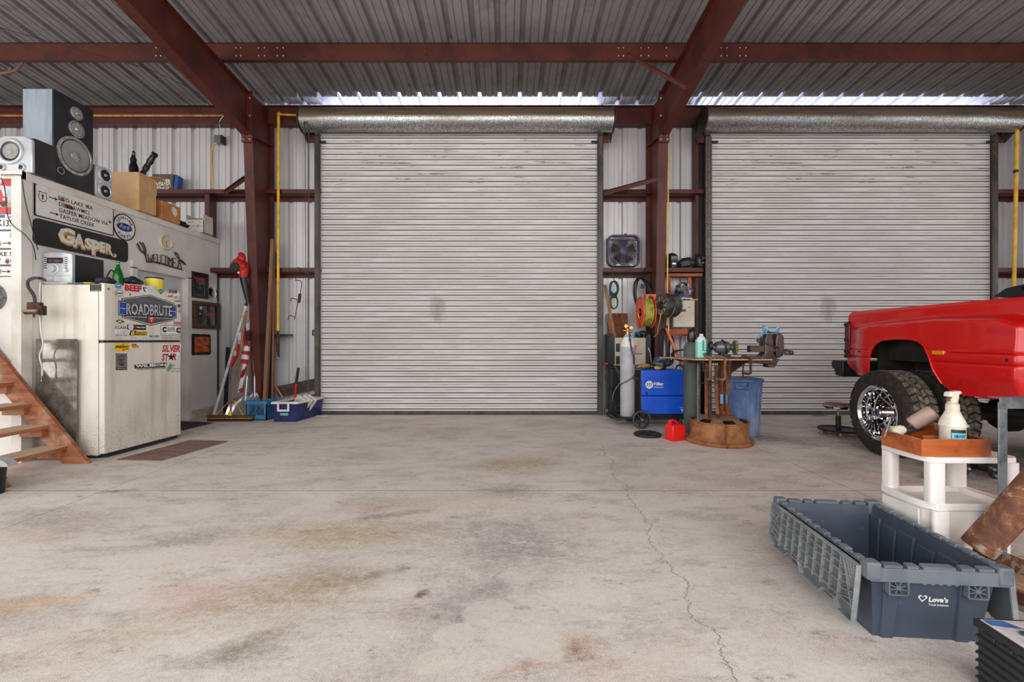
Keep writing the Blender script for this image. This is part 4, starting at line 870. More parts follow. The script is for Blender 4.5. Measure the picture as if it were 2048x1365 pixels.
s = ST(top, 'tiny round silver sticker'); s.ell(908, 314, 12, 16, K, 14); s.ell(908, 314, 9, 12, Wt, 14); s.done()
s = ST(top, 'small dark green crest sticker'); s.poly([(882, 392), (914, 394), (914, 418), (898, 440), (882, 416)], mat('sticker_darkgreen', (50, 84, 72), 0.4)); s.done()
s = ST(top, 'small round black logo sticker'); s.ell(901, 475, 14, 19, K, 14); s.ell(901, 475, 10, 14, Wt, 14); s.poly([(893, 480), (901, 462), (911, 474)], K); s.done()
s = ST(top, 'black diamond sticker below the emblem'); s.poly([(172, 582), (222, 566), (280, 592), (228, 610)], K); s.poly([(200, 588), (222, 576), (250, 592), (228, 600)], Wt); s.done()
s = ST(top, 'oval CLASS trailer sticker'); s.ell(238, 704, 76, 56, Wt, 28); s.t('CLASS', 172, 298, 672, 26, K, 0.03); s.ell(238, 706, 60, 30, Lg, 24); s.ell(238, 706, 57, 27, Wt, 24); s.t('IN A CLASS', 190, 288, 700, 8, Gy); s.t('OF ITS OWN', 190, 288, 722, 8, Gy); s.t('TRAILER SALES', 172, 306, 752, 16, K, 0.0); s.done()
s = ST(top, 'small black banner sticker with a round white badge'); s.rect(308, 622, 522, 680, K, 6); s.ell(350, 648, 34, 38, K); s.ell(350, 648, 31, 35, Wt); s.ell(350, 648, 22, 26, Lg); s.rect(392, 642, 408, 662, Rd, 1); s.t('Wilson Trailer', 412, 512, 662, 16, Wt, 0.04, dy=2); s.done()
s = ST(top, 'black and yellow E sticker'); s.poly([(328, 745), (348, 690), (540, 702), (536, 752)], Ye); s.poly([(328, 745), (348, 690), (410, 694), (392, 748)], K); s.t('e', 350, 392, 738, 40, Ye, 0.08, 0.3); s.t('DAKOTA', 400, 530, 722, 14, K, 0.05, 0.3); s.t('WESTERN', 394, 526, 744, 14, K, 0.05, 0.3); s.done()
s = ST(top, 'small red rectangle sticker'); s.rect(838, 588, 918, 626, Br, 4); s.rect(846, 596, 910, 618, Wt, 4); s.rect(848, 599, 908, 615, Br, 4); s.done()
s = ST(top, 'C BAR C plate sticker'); s.rect(690, 630, 920, 748, K, 8); s.rect(694, 635, 916, 743, Wt, 8); s.t('C', 706, 756, 706, 58, K, 0.08); s.t('BAR', 766, 852, 690, 36, K, 0.0, dy=2); s.rect(762, 694, 852, 699, K, 3); s.t('C', 862, 912, 714, 58, K, 0.08); s.t('TRAILERS  TRUCK BEDS  ANY MAKE', 700, 908, 736, 14, Gy, 0, dy=6); s.t('WHITE CITY OREGON  541-826-5030', 694, 916, 780, 18, Gy, 0.0, dy=4); s.done()
s = ST(top, 'green BROOKS sticker'); s.poly([(560, 748), (600, 738), (672, 744), (670, 780), (562, 776)], Wt); s.t('BROOKS', 562, 672, 770, 26, Tl, 0.05); s.done()
s = ST(top, 'tiny printed strip beside the green sticker'); s.rect(352, 765, 415, 780, Gy, 2); s.rect(358, 768, 410, 777, Wt, 2); s.done()
s = ST(top, 'tiny pale oval sticker'); s.ell(504, 776, 22, 10, Lg, 16); s.done()
s = ST(bot, 'yellow SPEEDWAY sticker'); s.poly([(162, 838), (340, 832), (330, 930), (166, 932)], Ye); s.t('SPEEDWAY', 172, 334, 890, 28, K, 0.05, 0.3); s.t('motors', 268, 326, 908, 12, K, 0.03, 0.3); s.poly([(258, 840), (266, 838), (262, 880), (268, 926), (258, 926), (252, 880)], Rd); s.done()
s = ST(bot, 'small red and gold sticker beside the yellow one'); s.rect(356, 842, 420, 862, Ye, 4); s.t('B&B', 360, 416, 861, 18, Rd, 0.08); s.ell(400, 874, 40, 16, Rd); s.ell(400, 874, 34, 12, mat('sticker_gold', (210, 160, 60), 0.4)); s.done()
s = ST(bot, 'tall grey sticker with a W over an anchor mark'); s.rect(178, 952, 308, 1142, Gy, 0); s.rect(180, 1116, 306, 1142, K, 0); s.t('W', 192, 296, 1002, 36, K, -0.01); s.rect(200, 1020, 286, 1027, K); s.rect(239, 1020, 247, 1082, K)
s.poly([(214, 1052), (222, 1052), (226, 1072), (243, 1084), (260, 1072), (264, 1052), (272, 1052), (266, 1080), (243, 1094), (220, 1080)], K); s.t('WILSON TRAILER', 188, 300, 1130, 7, Wt); s.done()
s = ST(bot, 'black WILSON banner sticker'); s.poly([(386, 1082), (760, 1054), (744, 1110), (396, 1124)], K); s.t('WIL', 402, 560, 1112, 30, Wt, 0.04, dy=-6); s.t('SON', 602, 748, 1100, 30, Wt, 0.04, dy=-6); s.rect(562, 1048, 602, 1104, Wt); s.t('W', 568, 596, 1070, 16, Gy, 0.04); s.t('T', 574, 590, 1096, 18, Gy, 0.04); s.t('TRAILER COMPANY | SIOUX CITY, IOWA', 412, 742, 1140, 13, K, 0.02, dy=-14); s.done()
s = ST(bot, 'red SILVER STAR sticker with a dark star'); s.poly([(690, 940), (700, 850), (925, 846), (910, 940), (870, 1042), (692, 1040)], Wt); s.t('SILVER', 702, 908, 932, 76, Rd, 0.04, 0.25); s.t('ST', 700, 780, 1034, 80, Rd, 0.04, 0.25); s.t('R', 812, 866, 1028, 76, Rd, 0.04, 0.25)
s.poly([(806 + (44 if k % 2 == 0 else 18) * math.sin(PI * k / 5), 992 - (50 if k % 2 == 0 else 20) * math.cos(PI * k / 5)) for k in range(10)], K); s.done()
s = ST(bot, 'pale green script sticker at the right edge'); s.poly([(756, 1130), (800, 1062), (826, 1090), (800, 1140), (768, 1160)], Gn); s.t('Alger', 800, 858, 1098, 30, Gn, 0, 0.3); s.t('Home', 806, 918, 1138, 28, Gn, 0, 0.3); s.t('& Land', 806, 912, 1166, 24, Gn, 0, 0.3); s.done()
# the small black sticker on the cabinet side: only its plain shape is built
b = mb(K); b.box(-0.145, -0.025, -0.0012, 0, 1.603, 1.676); b.mat(Wt)
for z in (1.609, 1.668): b.box(-0.135, -0.035, -0.0016, -0.0012, z, z + 0.002)
o = b.build('sticker', parent=fr_o); o['label'] = 'small plain black rectangular sticker'
# ============================================================ on the fridge
FT = FH + 0.002
def ft_(x, y, z=0.0):      # fridge-local to world
    c, s_ = math.cos(AF), math.sin(AF); return (-3.855 + x * c + y * s_, 4.34 - x * s_ + y * c, FT + z)
CT = FT - 0.012
sr = thing('stereo', 'silver mini stereo with a big round knob and black body on the fridge', 'stereo', (-4.495, 4.42, CT), 0)
b = mb(m_spkbl); b.box(0.0, 0.25, 0.03, 0.36, 0.0, 0.30); b.build('body', parent=sr, bevel=0.004)
b = mb(m_silver); b.prism([(-0.015, 0), (0.265, 0), (0.265, 0.30), (0.19, 0.315), (0.06, 0.318), (-0.015, 0.305)], (0, 0.03, 0), X_, Z_, -Y_ * 0.035); b.build('front_panel', parent=sr, bevel=0.006)
b = mb(m_black); b.prism(rrect(0.155, 0.055, 0.006), (0.10, -0.005, 0.235), X_, Z_, -Y_ * 0.003); b.build('display', parent=sr)
b = mb(mat('display_red', (176, 110, 104), 0.5)); b.text('bridge', (0.1, -0.0095, 0.226), X_, Z_, 0.03, 0, 0.0, shear=0.3, fit=0.12, fith=0.018); b.build('display_script', parent=sr)
b = mb(m_silver); b.lathe([(0.052, 0), (0.052, 0.008), (0.044, 0.01), (0.034, 0.01), (0.032, 0.03), (0.0, 0.032)], (0.09, -0.005, 0.155), -Y_, 28); b.build('volume_knob', parent=sr)
b = mb(m_silver); b.lathe([(0.018, 0), (0.016, 0.014), (0.0, 0.015)], (0.205, -0.005, 0.14), -Y_, 16); b.build('small_knob', parent=sr)
for x in (0.005, 0.205):
    b = mb(m_dark)
    for k in range(6): b.box(x - 0.01, x + 0.014, -0.0075, -0.005, 0.16 + k * 0.02, 0.168 + k * 0.02)
    b.build('button_row', parent=sr)
b = mb(m_dark); b.box(0.0, 0.25, -0.0062, -0.005, 0.085, 0.087); b.box(0.08, 0.082, -0.0062, -0.005, 0.03, 0.085); b.box(0.03, 0.22, -0.0062, -0.005, 0.028, 0.030); b.build('drawer_seams', parent=sr)
t = NT('green_glass'); t.base(lin((20, 150, 50))); t.set(rough=0.05, trans=0.75, ior=1.45); m_ggl = t.m
b = mb(m_ggl); p = ft_(-0.14, 0.281); b.lathe([(0.0, 0.004), (0.038, 0.0), (0.044, 0.006), (0.044, 0.11), (0.036, 0.15), (0.018, 0.205), (0.014, 0.24), (0.017, 0.242), (0.017, 0.256), (0.013, 0.258)], n=28)
bt = thing('glass_bottle', 'green glass bottle standing on the fridge', 'bottle', (p[0], p[1], CT))
b.build('body', parent=bt); b = mb(m_white); b.lathe([(0.0155, 0.236), (0.0155, 0.24), (0.0145, 0.241)], n=16); b.build('neck_ring', parent=bt)
p = ft_(-0.13, 0.70); tb = thing('yellow_tub', 'yellow plastic tub with a black lid on the fridge', 'tub', (p[0], p[1], CT)); b = mb(mat('tub_yellow', (244, 222, 70), 0.4, c2=(234, 206, 50))); b.lathe([(0.078, 0), (0.08, 0.005), (0.082, 0.14), (0, 0.14)], n=32); b.mat(m_ink)
b.build('body', parent=tb)
b = mb(m_black); b.lathe([(0.086, 0.138), (0.086, 0.15), (0.08, 0.153), (0, 0.153)], n=32); b.build('lid', parent=tb)
b = mb(mat('faint_label', (206, 186, 70), 0.5));
for k in range(6): b.lathe([(0.0825, 0.03 + k * 0.016), (0.0825, 0.033 + k * 0.016)], n=12, arc=0.25, a0=-2.2)
b.build('label_lines', parent=tb)
m_purp = mat('dark_purple_cloth', (58, 40, 56), 0.8, c2=(36, 28, 36), ns=12, bump=0.5, bs=30); m_navy = mat('crumpled_dark_plastic', (52, 62, 74), 0.4, c2=(22, 26, 32), ns=26, lo=0.42, hi=0.55, bump=1.0, bs=40)
def lump(name, lab, cat, c, r, sz, m, seed=1, amp=0.22, n=18, parent=None):
    rnd = random.Random(seed); b = mb(m); b.ball((0, 0, 0), r, n, sz)
    ph = [(rnd.uniform(20, 60), rnd.uniform(0, 6), rnd.randrange(3)) for _ in range(7)]
    nv = []
    for x, y, z in b.v:
        k = 1 + amp * sum(math.sin(f * (x, y, z)[ax] / max(r, 0.05) * 0.12 + a + 3 * (x, y, z)[(ax + 1) % 3] / r) for f, a, ax in ph) / 3.0
        nv.append((x * k, y * k, z * k))
    zmin = min(p[2] for p in nv); b.v = [(x, y, z - zmin) for x, y, z in nv]; o = b.build(name, loc=c, parent=parent, sharp=60); return tag(o, lab, cat) if lab else o
p = ft_(-0.12, 0.13)
hd = thing('hat', 'crumpled dark purple cloth hat lying on the fridge beside the bottle', 'hat', (p[0], p[1], CT))
lump('crown', None, None, (0, 0, 0.004), 0.07, (1.25, 0.9, 0.55), m_purp, 4, 0.12, parent=hd)
b = mb(m_purp); b.lathe([(0.06, 0.0), (0.098, 0.002), (0.1, 0.008), (0.06, 0.012)], n=24, sx=1.0); b.build('brim', parent=hd)
wire('goggle_strap', 'thin black strap arching up behind the green bottle', [ft_(-0.28, 0.26, -0.005), ft_(-0.28, 0.28, 0.06), ft_(-0.27, 0.33, 0.17), ft_(-0.27, 0.37, 0.13), ft_(-0.27, 0.39, -0.005)], 0.006, m_black, 'strap')
p = ft_(-0.16, 0.47); lump('crumpled_bag', 'crumpled dark plastic bag between bottle and yellow tub on the fridge', 'bag', (p[0], p[1], CT), 0.07, (1.1, 1.25, 0.8), m_navy, 9, 0.3, 26)
b = mb(mat('brush_blue', (92, 150, 184), 0.6)); p = ft_(-0.37, 0.04); q = ft_(-0.2, 0.04)
b = mb(mat('paper_blue', (92, 150, 184), 0.6, c2=(60, 110, 150))); b.bar((0, 0, 0.008), (0.17, 0, 0.008), 0.04, 0.008); tg = thing('paint_brush', 'blue and yellow brush lying along the front edge of the fridge', 'brush', (ft_(-0.36, 0.0)[0], ft_(-0.36, 0.0)[1] + 0.0, CT), -AF)
b.build('handle', parent=tg, bevel=0.003); b = mb(Ye); b.bar((0.17, 0, 0.008), (0.25, 0.0, 0.008), 0.045, 0.010); b.build('ferrule', parent=tg, bevel=0.003)
b = mb(mat('cream_bristle', (222, 206, 140), 0.7)); b.bar((-0.09, 0.0, 0.014), (0, 0, 0.010), 0.03, 0.012); b.build('bristles', parent=tg, bevel=0.003)
b = mb(m_black); b.box(-0.06, 0.06, -0.05, 0.05, 0.0, 0.02); tag(b.build('flat_tray', loc=(ft_(-0.3, 0.6)[0], ft_(-0.3, 0.6)[1], CT), rot=(0, 0, -AF), bevel=0.004), 'thin dark tray lying behind the yellow tub on the fridge', 'tray')
# strap with ratchet hanging at the corner, white cord
rs = thing('ratchet_strap', 'dark strap with a rusty ratchet buckle hanging at the fridge corner', 'strap', at(72, 560, 4.21))
def rel(o, pts): L = o.location; return [Vector(p) - L for p in pts]
b = mb(m_dark); P = spline(rel(rs, [at(92, 561, 4.3), at(80, 557, 4.22), at(66, 557, 4.2), at(56, 563, 4.2), at(57, 575, 4.2), at(68, 592, 4.2), at(70, 606, 4.2)]), 5)
for a, c in zip(P, P[1:]): b.bar(a, c + (c - a) * 0.2, 0.008, 0.03, (0, 1, 0)) if False else b.bar(a, c + (c - a) * 0.2, 0.028, 0.007, (0, 1, 0))
b.build('webbing', parent=rs)
b = mb(m_rustdark); c0 = Vector(at(72, 616, 4.2)) - rs.location
b.box(c0.x - 0.07, c0.x + 0.05, c0.y - 0.02, c0.y + 0.025, c0.z - 0.04, c0.z + 0.05); b.cyl((c0.x - 0.085, c0.y - 0.02, c0.z - 0.045), (c0.x + 0.07, c0.y - 0.03, c0.z - 0.045), 0.018, n=10); b.box(c0.x + 0.05, c0.x + 0.085, c0.y - 0.03, c0.y + 0.02, c0.z - 0.07, c0.z + 0.02); b.build('buckle', parent=rs, bevel=0.008)
b = mb(mat('worn_roller', (160, 130, 108), 0.5)); b.cyl((c0.x - 0.08, c0.y - 0.04, c0.z - 0.03), (c0.x + 0.055, c0.y - 0.045, c0.z - 0.03), 0.013, n=10); b.build('roller', parent=rs)
b = mb(m_dark); b.cyl((c0.x - 0.02, c0.y, c0.z - 0.06), (c0.x - 0.02, c0.y, c0.z - 0.09), 0.008, n=8); b.build('tail_pin', parent=rs)
wire('white_cord', 'white cord hanging down the side of the fridge with a plug end', [at(118, 553, 4.5), at(104, 560, 4.42), at(84, 563, 4.28), at(80, 575, 4.255), at(79, 620, 4.25), at(80, 640, 4.25), at(82, 665, 4.25), at(86, 690, 4.25), at(79, 712, 4.25), at(84, 735, 4.25), at(84, 752, 4.25)], 0.006, m_white, 'cord')
b = mb(m_chrome); b.cyl((0, 0, 0), (0, 0, -0.04), 0.009, n=8); b.ball((0, 0, -0.05), 0.011, 8)
tag(b.build('cord_plug', loc=at(84, 752, 4.25)), 'shiny plug end of the white cord', 'plug')
# leaning plexiglass sheet
t = NT('smoky_plexiglass'); v = t.mapping(); n = t.noise(v, 7, 8, 0.7); n2 = t.noise(t.mapping((14, 14, 2)), 1.5, 5)
t.base(t.mix(t.ramp(n, [(0.45, BW0), (0.62, BW1)]), lin((112, 106, 98)), lin((150, 144, 136)))); t.set(rough=t.math('MULTIPLY_ADD', n2, 0.22, 0.03), metal=0.45, coat=0.6); m_plexi = t.m
pl = thing('plexiglass_sheet', 'smoky reflective plexiglass sheet leaning against the fridge side behind the stairs', 'sheet', (-4.285, 4.312, 0.0), rot=(math.radians(-0.6), 0, 0))
b = mb(m_plexi); b.box(-0.195, 0.195, -0.005, 0.0, 0.002, 1.147); b.build('sheet', parent=pl)
# ============================================================ stairs
m_wood = wood_mat('orange_stair_wood', (190, 120, 76), (146, 82, 48), 1, 5, 0.6, dirt=(150, 120, 96)); m_woodx = wood_mat('stringer_wood', (176, 112, 72), (120, 64, 38), 0, 5, 0.65, dirt=(190, 160, 130))
m_tread = wood_mat('worn_tread_wood', (214, 194, 168), (190, 164, 134), 1, 4, 0.7)
stp = thing('wooden_stairs', 'open wooden stairs climbing to the left beside the fridge', 'stairs', (-3.85, 4.215, 0))
RISE, RUN = 0.197, 0.161; SL = 1.22; YN = -0.70
for y in (-0.02, YN):
    b = mb(m_woodx); H = 2.5; w = 0.19
    b.prism([(0.0, 0.0), (-w / SL * 1.55, 0.0), (-w / SL * 1.55 - H / SL, H), (-H / SL, H)], (0, y - 0.02, 0), X_, Z_, Y_ * 0.04); b.build('stringer', parent=stp, bevel=0.002)
for k in range(11):
    z = 0.164 + k * RISE; x1 = -0.196 - k * RUN
    b = mb(m_wood); b.box(x1 - 0.235, x1, YN + 0.02, -0.04, z - 0.034, z - 0.003); b.mat(m_tread); b.box(x1 - 0.235, x1 - 0.001, YN + 0.02, -0.04, z - 0.003, z); td = b.build('tread', parent=stp)
    for y in (-0.06, YN + 0.04):
        b = mb(m_wood); b.box(x1 - 0.235, x1 - 0.03, y - 0.02, y + 0.02, z - 0.105, z - 0.034); b.build('cleat', parent=td, bevel=0.002)
# mats
t = NT('brown_rubber_mat'); v = t.mapping(); n = t.noise(t.mapping((1, 3, 1)), 4, 6, 0.7); t.base(t.ramp(n, [(0.35, lin((112, 84, 76))), (0.55, lin((140, 112, 102))), (0.7, lin((158, 130, 120)))])); t.set(rough=0.9)
def floorpt(px, py): Y = CAMZ * 910 / (py - 679); return ((px - 1016) * Y / 910, Y)
P = [floorpt(*p) for p in ((233, 921), (322, 923), (456, 884), (380, 882))]; c = [sum(p[i] for p in P) / 4 for i in (0, 1)]
b = mb(t.m); b.prism([(x - c[0], y - c[1]) for x, y in P], (0, 0, 0.0), X_, Y_, Z_ * 0.009); tag(b.build('floor_mat', loc=(c[0], c[1], 0.001), bevel=0.004), 'worn brown rubber mat in front of the fridge', 'mat')
P = [floorpt(*p) for p in ((364, 862), (426, 847), (396, 845), (352, 845))]; c = [sum(p[i] for p in P) / 4 for i in (0, 1)]
b = mb(mat('black_door_mat', (50, 50, 50), 0.9, c2=(70, 70, 70), ns=90)); b.prism([(x - c[0], y - c[1]) for x, y in P], (0, 0, 0.0), X_, Y_, Z_ * 0.008); tag(b.build('floor_mat', loc=(c[0], c[1], 0.001)), 'black ribbed mat at the white room door', 'mat')
# bucket bits at the left frame edge
bk = thing('bucket', 'black plastic bucket cut by the left frame edge', 'bucket', (-3.845, 3.36, 0)); b = mb(m_black)
b.lathe([(0.0, 0.004), (0.085, 0.004), (0.09, 0.0), (0.092, 0.09), (0.098, 0.095), (0.098, 0.105), (0.094, 0.107), (0.1, 0.185), (0.106, 0.188), (0.106, 0.198), (0.096, 0.196), (0.088, 0.01), (0.0, 0.01)], n=32); b.build('body', parent=bk)
b = mb(mat('pale_grey_plastic', (168, 168, 164), 0.5, c2=(146, 146, 142)))
b.prism([(-0.12, 0), (0.12, 0), (0.108, 0.025), (0.07, 0.05), (0.02, 0.062), (-0.12, 0.062)], (0, 0, 0), X_, Z_, Y_ * 0.07); b.mat(m_black); b.lathe([(0.022, 0), (0.022, 0.004)], (0.01, -0.001, 0.035), -Y_, 14)
tag(b.build('scoop', loc=(-3.81, 3.36, 0.2), bevel=0.008, rot=(0.05, 0, 0)), 'pale grey plastic scoop resting across the black bucket', 'scoop')
# ============================================================ around the left column
m_gaspipe = m_yellow
gp = thing('gas_drop_pipe', 'tall vertical yellow pipe with a brown valve, left of the first roll-up door', 'pipe', at(556, 680, 6.86))
L = gp.location
def R_(px, py, Y): return Vector(at(px, py, Y)) - L
b = mb(m_yellow); b.cyl(R_(557, 228, 6.86), R_(556, 662, 6.86), 0.021, n=12); b.build('pipe', parent=gp)
b = mb(m_rustdark); b.cyl(R_(556, 662, 6.86), R_(557, 716, 6.86), 0.017, n=10); b.cyl(R_(556, 675, 6.86), R_(556, 705, 6.86), 0.024, n=10); b.ball(R_(556, 672, 6.86), 0.034, 10); b.cyl(R_(550, 674, 6.84), R_(563, 674, 6.84), 0.014, n=8); b.build('valve', parent=gp)
b = mb(m_galv); b.torus(R_(556, 716, 6.86), (1, 0, 0), 0.028, 0.008, 14); b.cyl(R_(556, 714, 6.86), R_(556, 720, 6.86), 0.02, n=8); b.build('hose_fitting', parent=gp)
b = mb(m_black); b.box(-0.12, 0.1, 0.02, 0.26, R_(556, 675, 6.86).z + 0.02, R_(556, 668, 6.86).z - 0.004); b.build('wall_strut', parent=gp)
b = mb(m_yellow); b.cyl(R_(561, 229, 6.86), R_(606, 231, 6.86), 0.014, n=8); b.ball(R_(558, 228, 6.86), 0.03, 10); b.build('elbow_and_branch', parent=gp)
# chain hoist
m_chain = mat('chain_steel', (96, 92, 88), 0.45, m=0.6, c2=(56, 52, 50), ns=30)
ch = thing('chain_hoist', 'long hanging loop of hoist chain beside the first roll-up door', 'chain', at(614, 262, 6.62))
z1 = at(0, 790, 6.62)[2] - ch.location.z
lk = MB(); lk.mat(m_chain); lk.tube([(0.007 * c + 0, 0.0, 0.016 * s_) for c, s_ in [(math.cos(a), math.sin(a)) for a in [2 * PI * k / 8 for k in range(8)]]], 0.0028, 4, closed=True)
base_v, base_f = lk.v, lk.f
for side_, x0, x1 in (('left', -0.028, -0.012), ('right', 0.024, 0.012)):
    b = mb(m_chain); n = int(-z1 / 0.0262)
    for k in range(n):
        f = k / n; x = x0 + (x1 - x0) * f; r = k % 2
        b.add([(x + (vx if r else 0), (0 if r else vx), -k * 0.0262 + vz) for vx, vy, vz in base_v] if True else [], base_f) if False else b.add([((x + vx) if r else (x + vy), vy if r else vx, -k * 0.0262 + vz) for vx, vy, vz in base_v], base_f)
    o = b.build('chain_run', parent=ch); o['kind'] = 'stuff'
b = mb(m_galv); b.lathe([(0.075, -0.02), (0.08, -0.012), (0.05, 0), (0.08, 0.012), (0.075, 0.02)], (0, 0, 0.06), X_, 24); b.box(-0.035, 0.0, -0.03, 0.03, 0.02, 0.26); b.build('chain_wheel', parent=ch)
# leaf blower hung on the column
lb = thing('leaf_blower', 'red leaf blower with a black nozzle hung on the left column', 'leaf blower', at(482, 533, 6.5))
L = lb.location
m_rblow = mat('blower_red', (190, 30, 24), 0.3, c2=(160, 24, 20))
b = mb(m_rblow); b.lathe([(0.0, -0.1), (0.07, -0.1), (0.098, -0.07), (0.103, 0.0), (0.098, 0.05), (0.05, 0.07), (0, 0.07)], (-0.01, 0, 0), (0, 1, 0), 24); b.build('fan_housing', parent=lb)
b = mb(m_rblow); b.tube(spline([(-0.01, 0, 0.07), (0.01, 0, 0.13), (0.0, 0, 0.17), (-0.01, 0.0, 0.2)], 4), [0.07, 0.068, 0.062, 0.058, 0.055, 0.05, 0.046, 0.044, 0.04, 0.034, 0.028, 0.02, 0.008], 12); b.tube([(0.03, 0, -0.03), (0.035, 0, -0.12), (0.035, 0, -0.17)], [0.075, 0.062, 0.05], 12); b.build('motor_cover', parent=lb)
b = MB(); b.mat(m_black); b.lathe([(0.062, -0.115), (0.07, -0.1), (0.05, -0.1)], (-0.03, 0, -0.03), (0, 1, 0), 24); b.lathe([(0.05, -0.105), (0.045, -0.112), (0, -0.114)], (-0.03, 0, -0.03), (0, 1, 0), 24); b.build('intake_guard', parent=lb)
b = mb(m_signw); b.box(0.0, 0.025, -0.085, -0.072, -0.115, -0.09); b.build('label_patch', parent=lb)
b = mb(m_black); b.tube([Vector((0.035, 0, -0.16)), Vector((0.07, 0, -0.35)), Vector(at(496, 607, 6.5)) - L], [0.052, 0.04, 0.02], 14); b.build('nozzle', parent=lb)
# hooks and welding rod rack hanging from girt
wr = thing('wire_rack', 'bent wire hanger with two hooked arms, hung from the lower girt', 'hanger', at(596, 560, 6.9)); L = wr.location
b = mb(m_dark)
q = lambda px, py, Y=6.9: Vector(at(px, py, Y)) - L
b.tube(spline([q(592, 562), q(596, 561), q(603, 566), q(600, 590), q(596, 605), q(589, 640)], 4), 0.006, 6); b.tube(spline([q(598, 603), q(590, 598), q(583, 597), q(581, 603)], 4), 0.006, 6); b.tube(spline([q(590, 636), q(584, 632), q(578, 633), q(576, 640)], 4), 0.006, 6)
b.tube(spline([q(592, 563), q(591, 550), q(597, 545), q(600, 537), q(594, 535)], 4), 0.004, 6); b.build('wire_frame', parent=wr)
b = mb(m_rustdark); b.cyl(q(600, 588), q(598, 606), 0.022, n=10); b.build('clamp', parent=wr)
wire('wire_hook', 'small wire hook on the lower girt beside the yellow pipe', [at(560, 536, 6.905), at(560, 545, 6.89), at(564, 558, 6.9)], 0.004, m_dark, 'hook')
b = mb(m_black); b.box(-0.03, 0.03, -0.02, 0.06, -0.045, 0.045); b.mat(mat('switch_cream', (196, 176, 140), 0.5)); b.box(-0.005, 0.015, -0.024, -0.02, -0.02, 0.02)
tag(b.build('light_switch', loc=at(629, 666, 7.05), bevel=0.004), 'small dark switch box on the wall beside the first door guide', 'switch')
# leaning boards behind the column
def lean(name, lab, cat, a, c, w, h, m, up=(0, 1, 0), **k):
    p0 = Vector(a); b = mb(m); b.bar((0, 0, 0), Vector(c) - p0, w, h, up); return tag(b.build(name, loc=tuple(p0), bevel=0.002, **k), lab, cat)
m_board = wood_mat('weathered_board', (150, 108, 82), (112, 80, 60), 2, 6, 0.75); m_board2 = wood_mat('reddish_board', (150, 92, 74), (116, 70, 56), 2, 6, 0.75)
def fz(px, Y, z=0.0): return ((px - 1016) * Y / 910, Y, z)
lean('timber_board', 'long brown timber leaning beside the left column', 'board', fz(529, 6.7, 0.005), at(546, 480, 6.86), 0.045, 0.07, m_board)
lean('timber_board', 'thin reddish board leaning right of the brown timber', 'board', fz(545, 6.78, 0.005), at(549, 500, 6.9), 0.022, 0.04, m_board2)
lean('timber_board', 'dark grey length of pole leaning behind the two boards', 'pole', fz(538, 6.84, 0.005), at(552, 505, 6.9), 0.02, 0.02, m_dark)
# flag and poles
m_pole = mat('white_pole', (220, 218, 216), 0.45, c2=(196, 192, 188), dirt=(150, 120, 90), ds=12); m_handle = wood_mat('worn_handle', (170, 118, 78), (110, 70, 46), 2, 5, 0.6, dirt=(120, 60, 44))
p0 = Vector(fz(427, 6.45, 0.004)); p1 = Vector(at(492, 612, 6.62))
p0 = Vector((at(427, 829, 6.62)[0], 6.62, 0.02))
fl = thing('flag_pole', 'white pole with a furled American flag leaning on the left column', 'flag', tuple(p0)); d = p1 - p0
b = mb(m_pole); b.cyl((0, 0, 0), d, 0.021, n=12); b.build('pole', parent=fl)
b = mb(m_dark); b.cyl(d, d + d.normalized() * 0.07, 0.024, 0.012, 12); b.build('pole_tip', parent=fl)
FR, FW_, FB = mat('flag_red', (190, 34, 40), 0.8, c2=(156, 26, 34)), mat('flag_white', (226, 224, 226), 0.8, c2=(200, 198, 204)), mat('flag_blue', (34, 40, 74), 0.8)
def cloth(pts, m_, nm, YY=6.58, lab=None):
    """folded strip of cloth with real thickness and gentle folds, traced left/right edges"""
    b = mb(m_); Lp = []; 
    for (xl, yl, xr, yr) in pts: Lp.append((at(xl, yl, YY), at(xr, yr, YY)))
    n = 6; vs = []
    for a, c in Lp:
        a, c = Vector(a), Vector(c)
        for k in range(n + 1): vs.append(a.lerp(c, k / n) + Vector((0, -0.018 * math.sin(k / n * PI * 2.5) - 0.01, 0)) - p0)
    m2 = len(vs); vs += [v_ + Vector((0, 0.02, 0)) for v_ in vs]; fs = []
    for r in range(len(Lp) - 1):
        for k in range(n):
            i = r * (n + 1) + k; fs += [(i, i + 1, i + n + 2, i + n + 1), (m2 + i, m2 + i + n + 1, m2 + i + n + 2, m2 + i + 1)]
    for r in range(len(Lp) - 1):
        for k in (0, n):
            i = r * (n + 1) + k; fs.append((i, i + n + 1, m2 + i + n + 1, m2 + i))
    for k in range(n):
        for r in (0, len(Lp) - 1):
            i = r * (n + 1) + k; fs.append((i, i + 1, m2 + i + 1, m2 + i))
    return b.add(vs, fs)
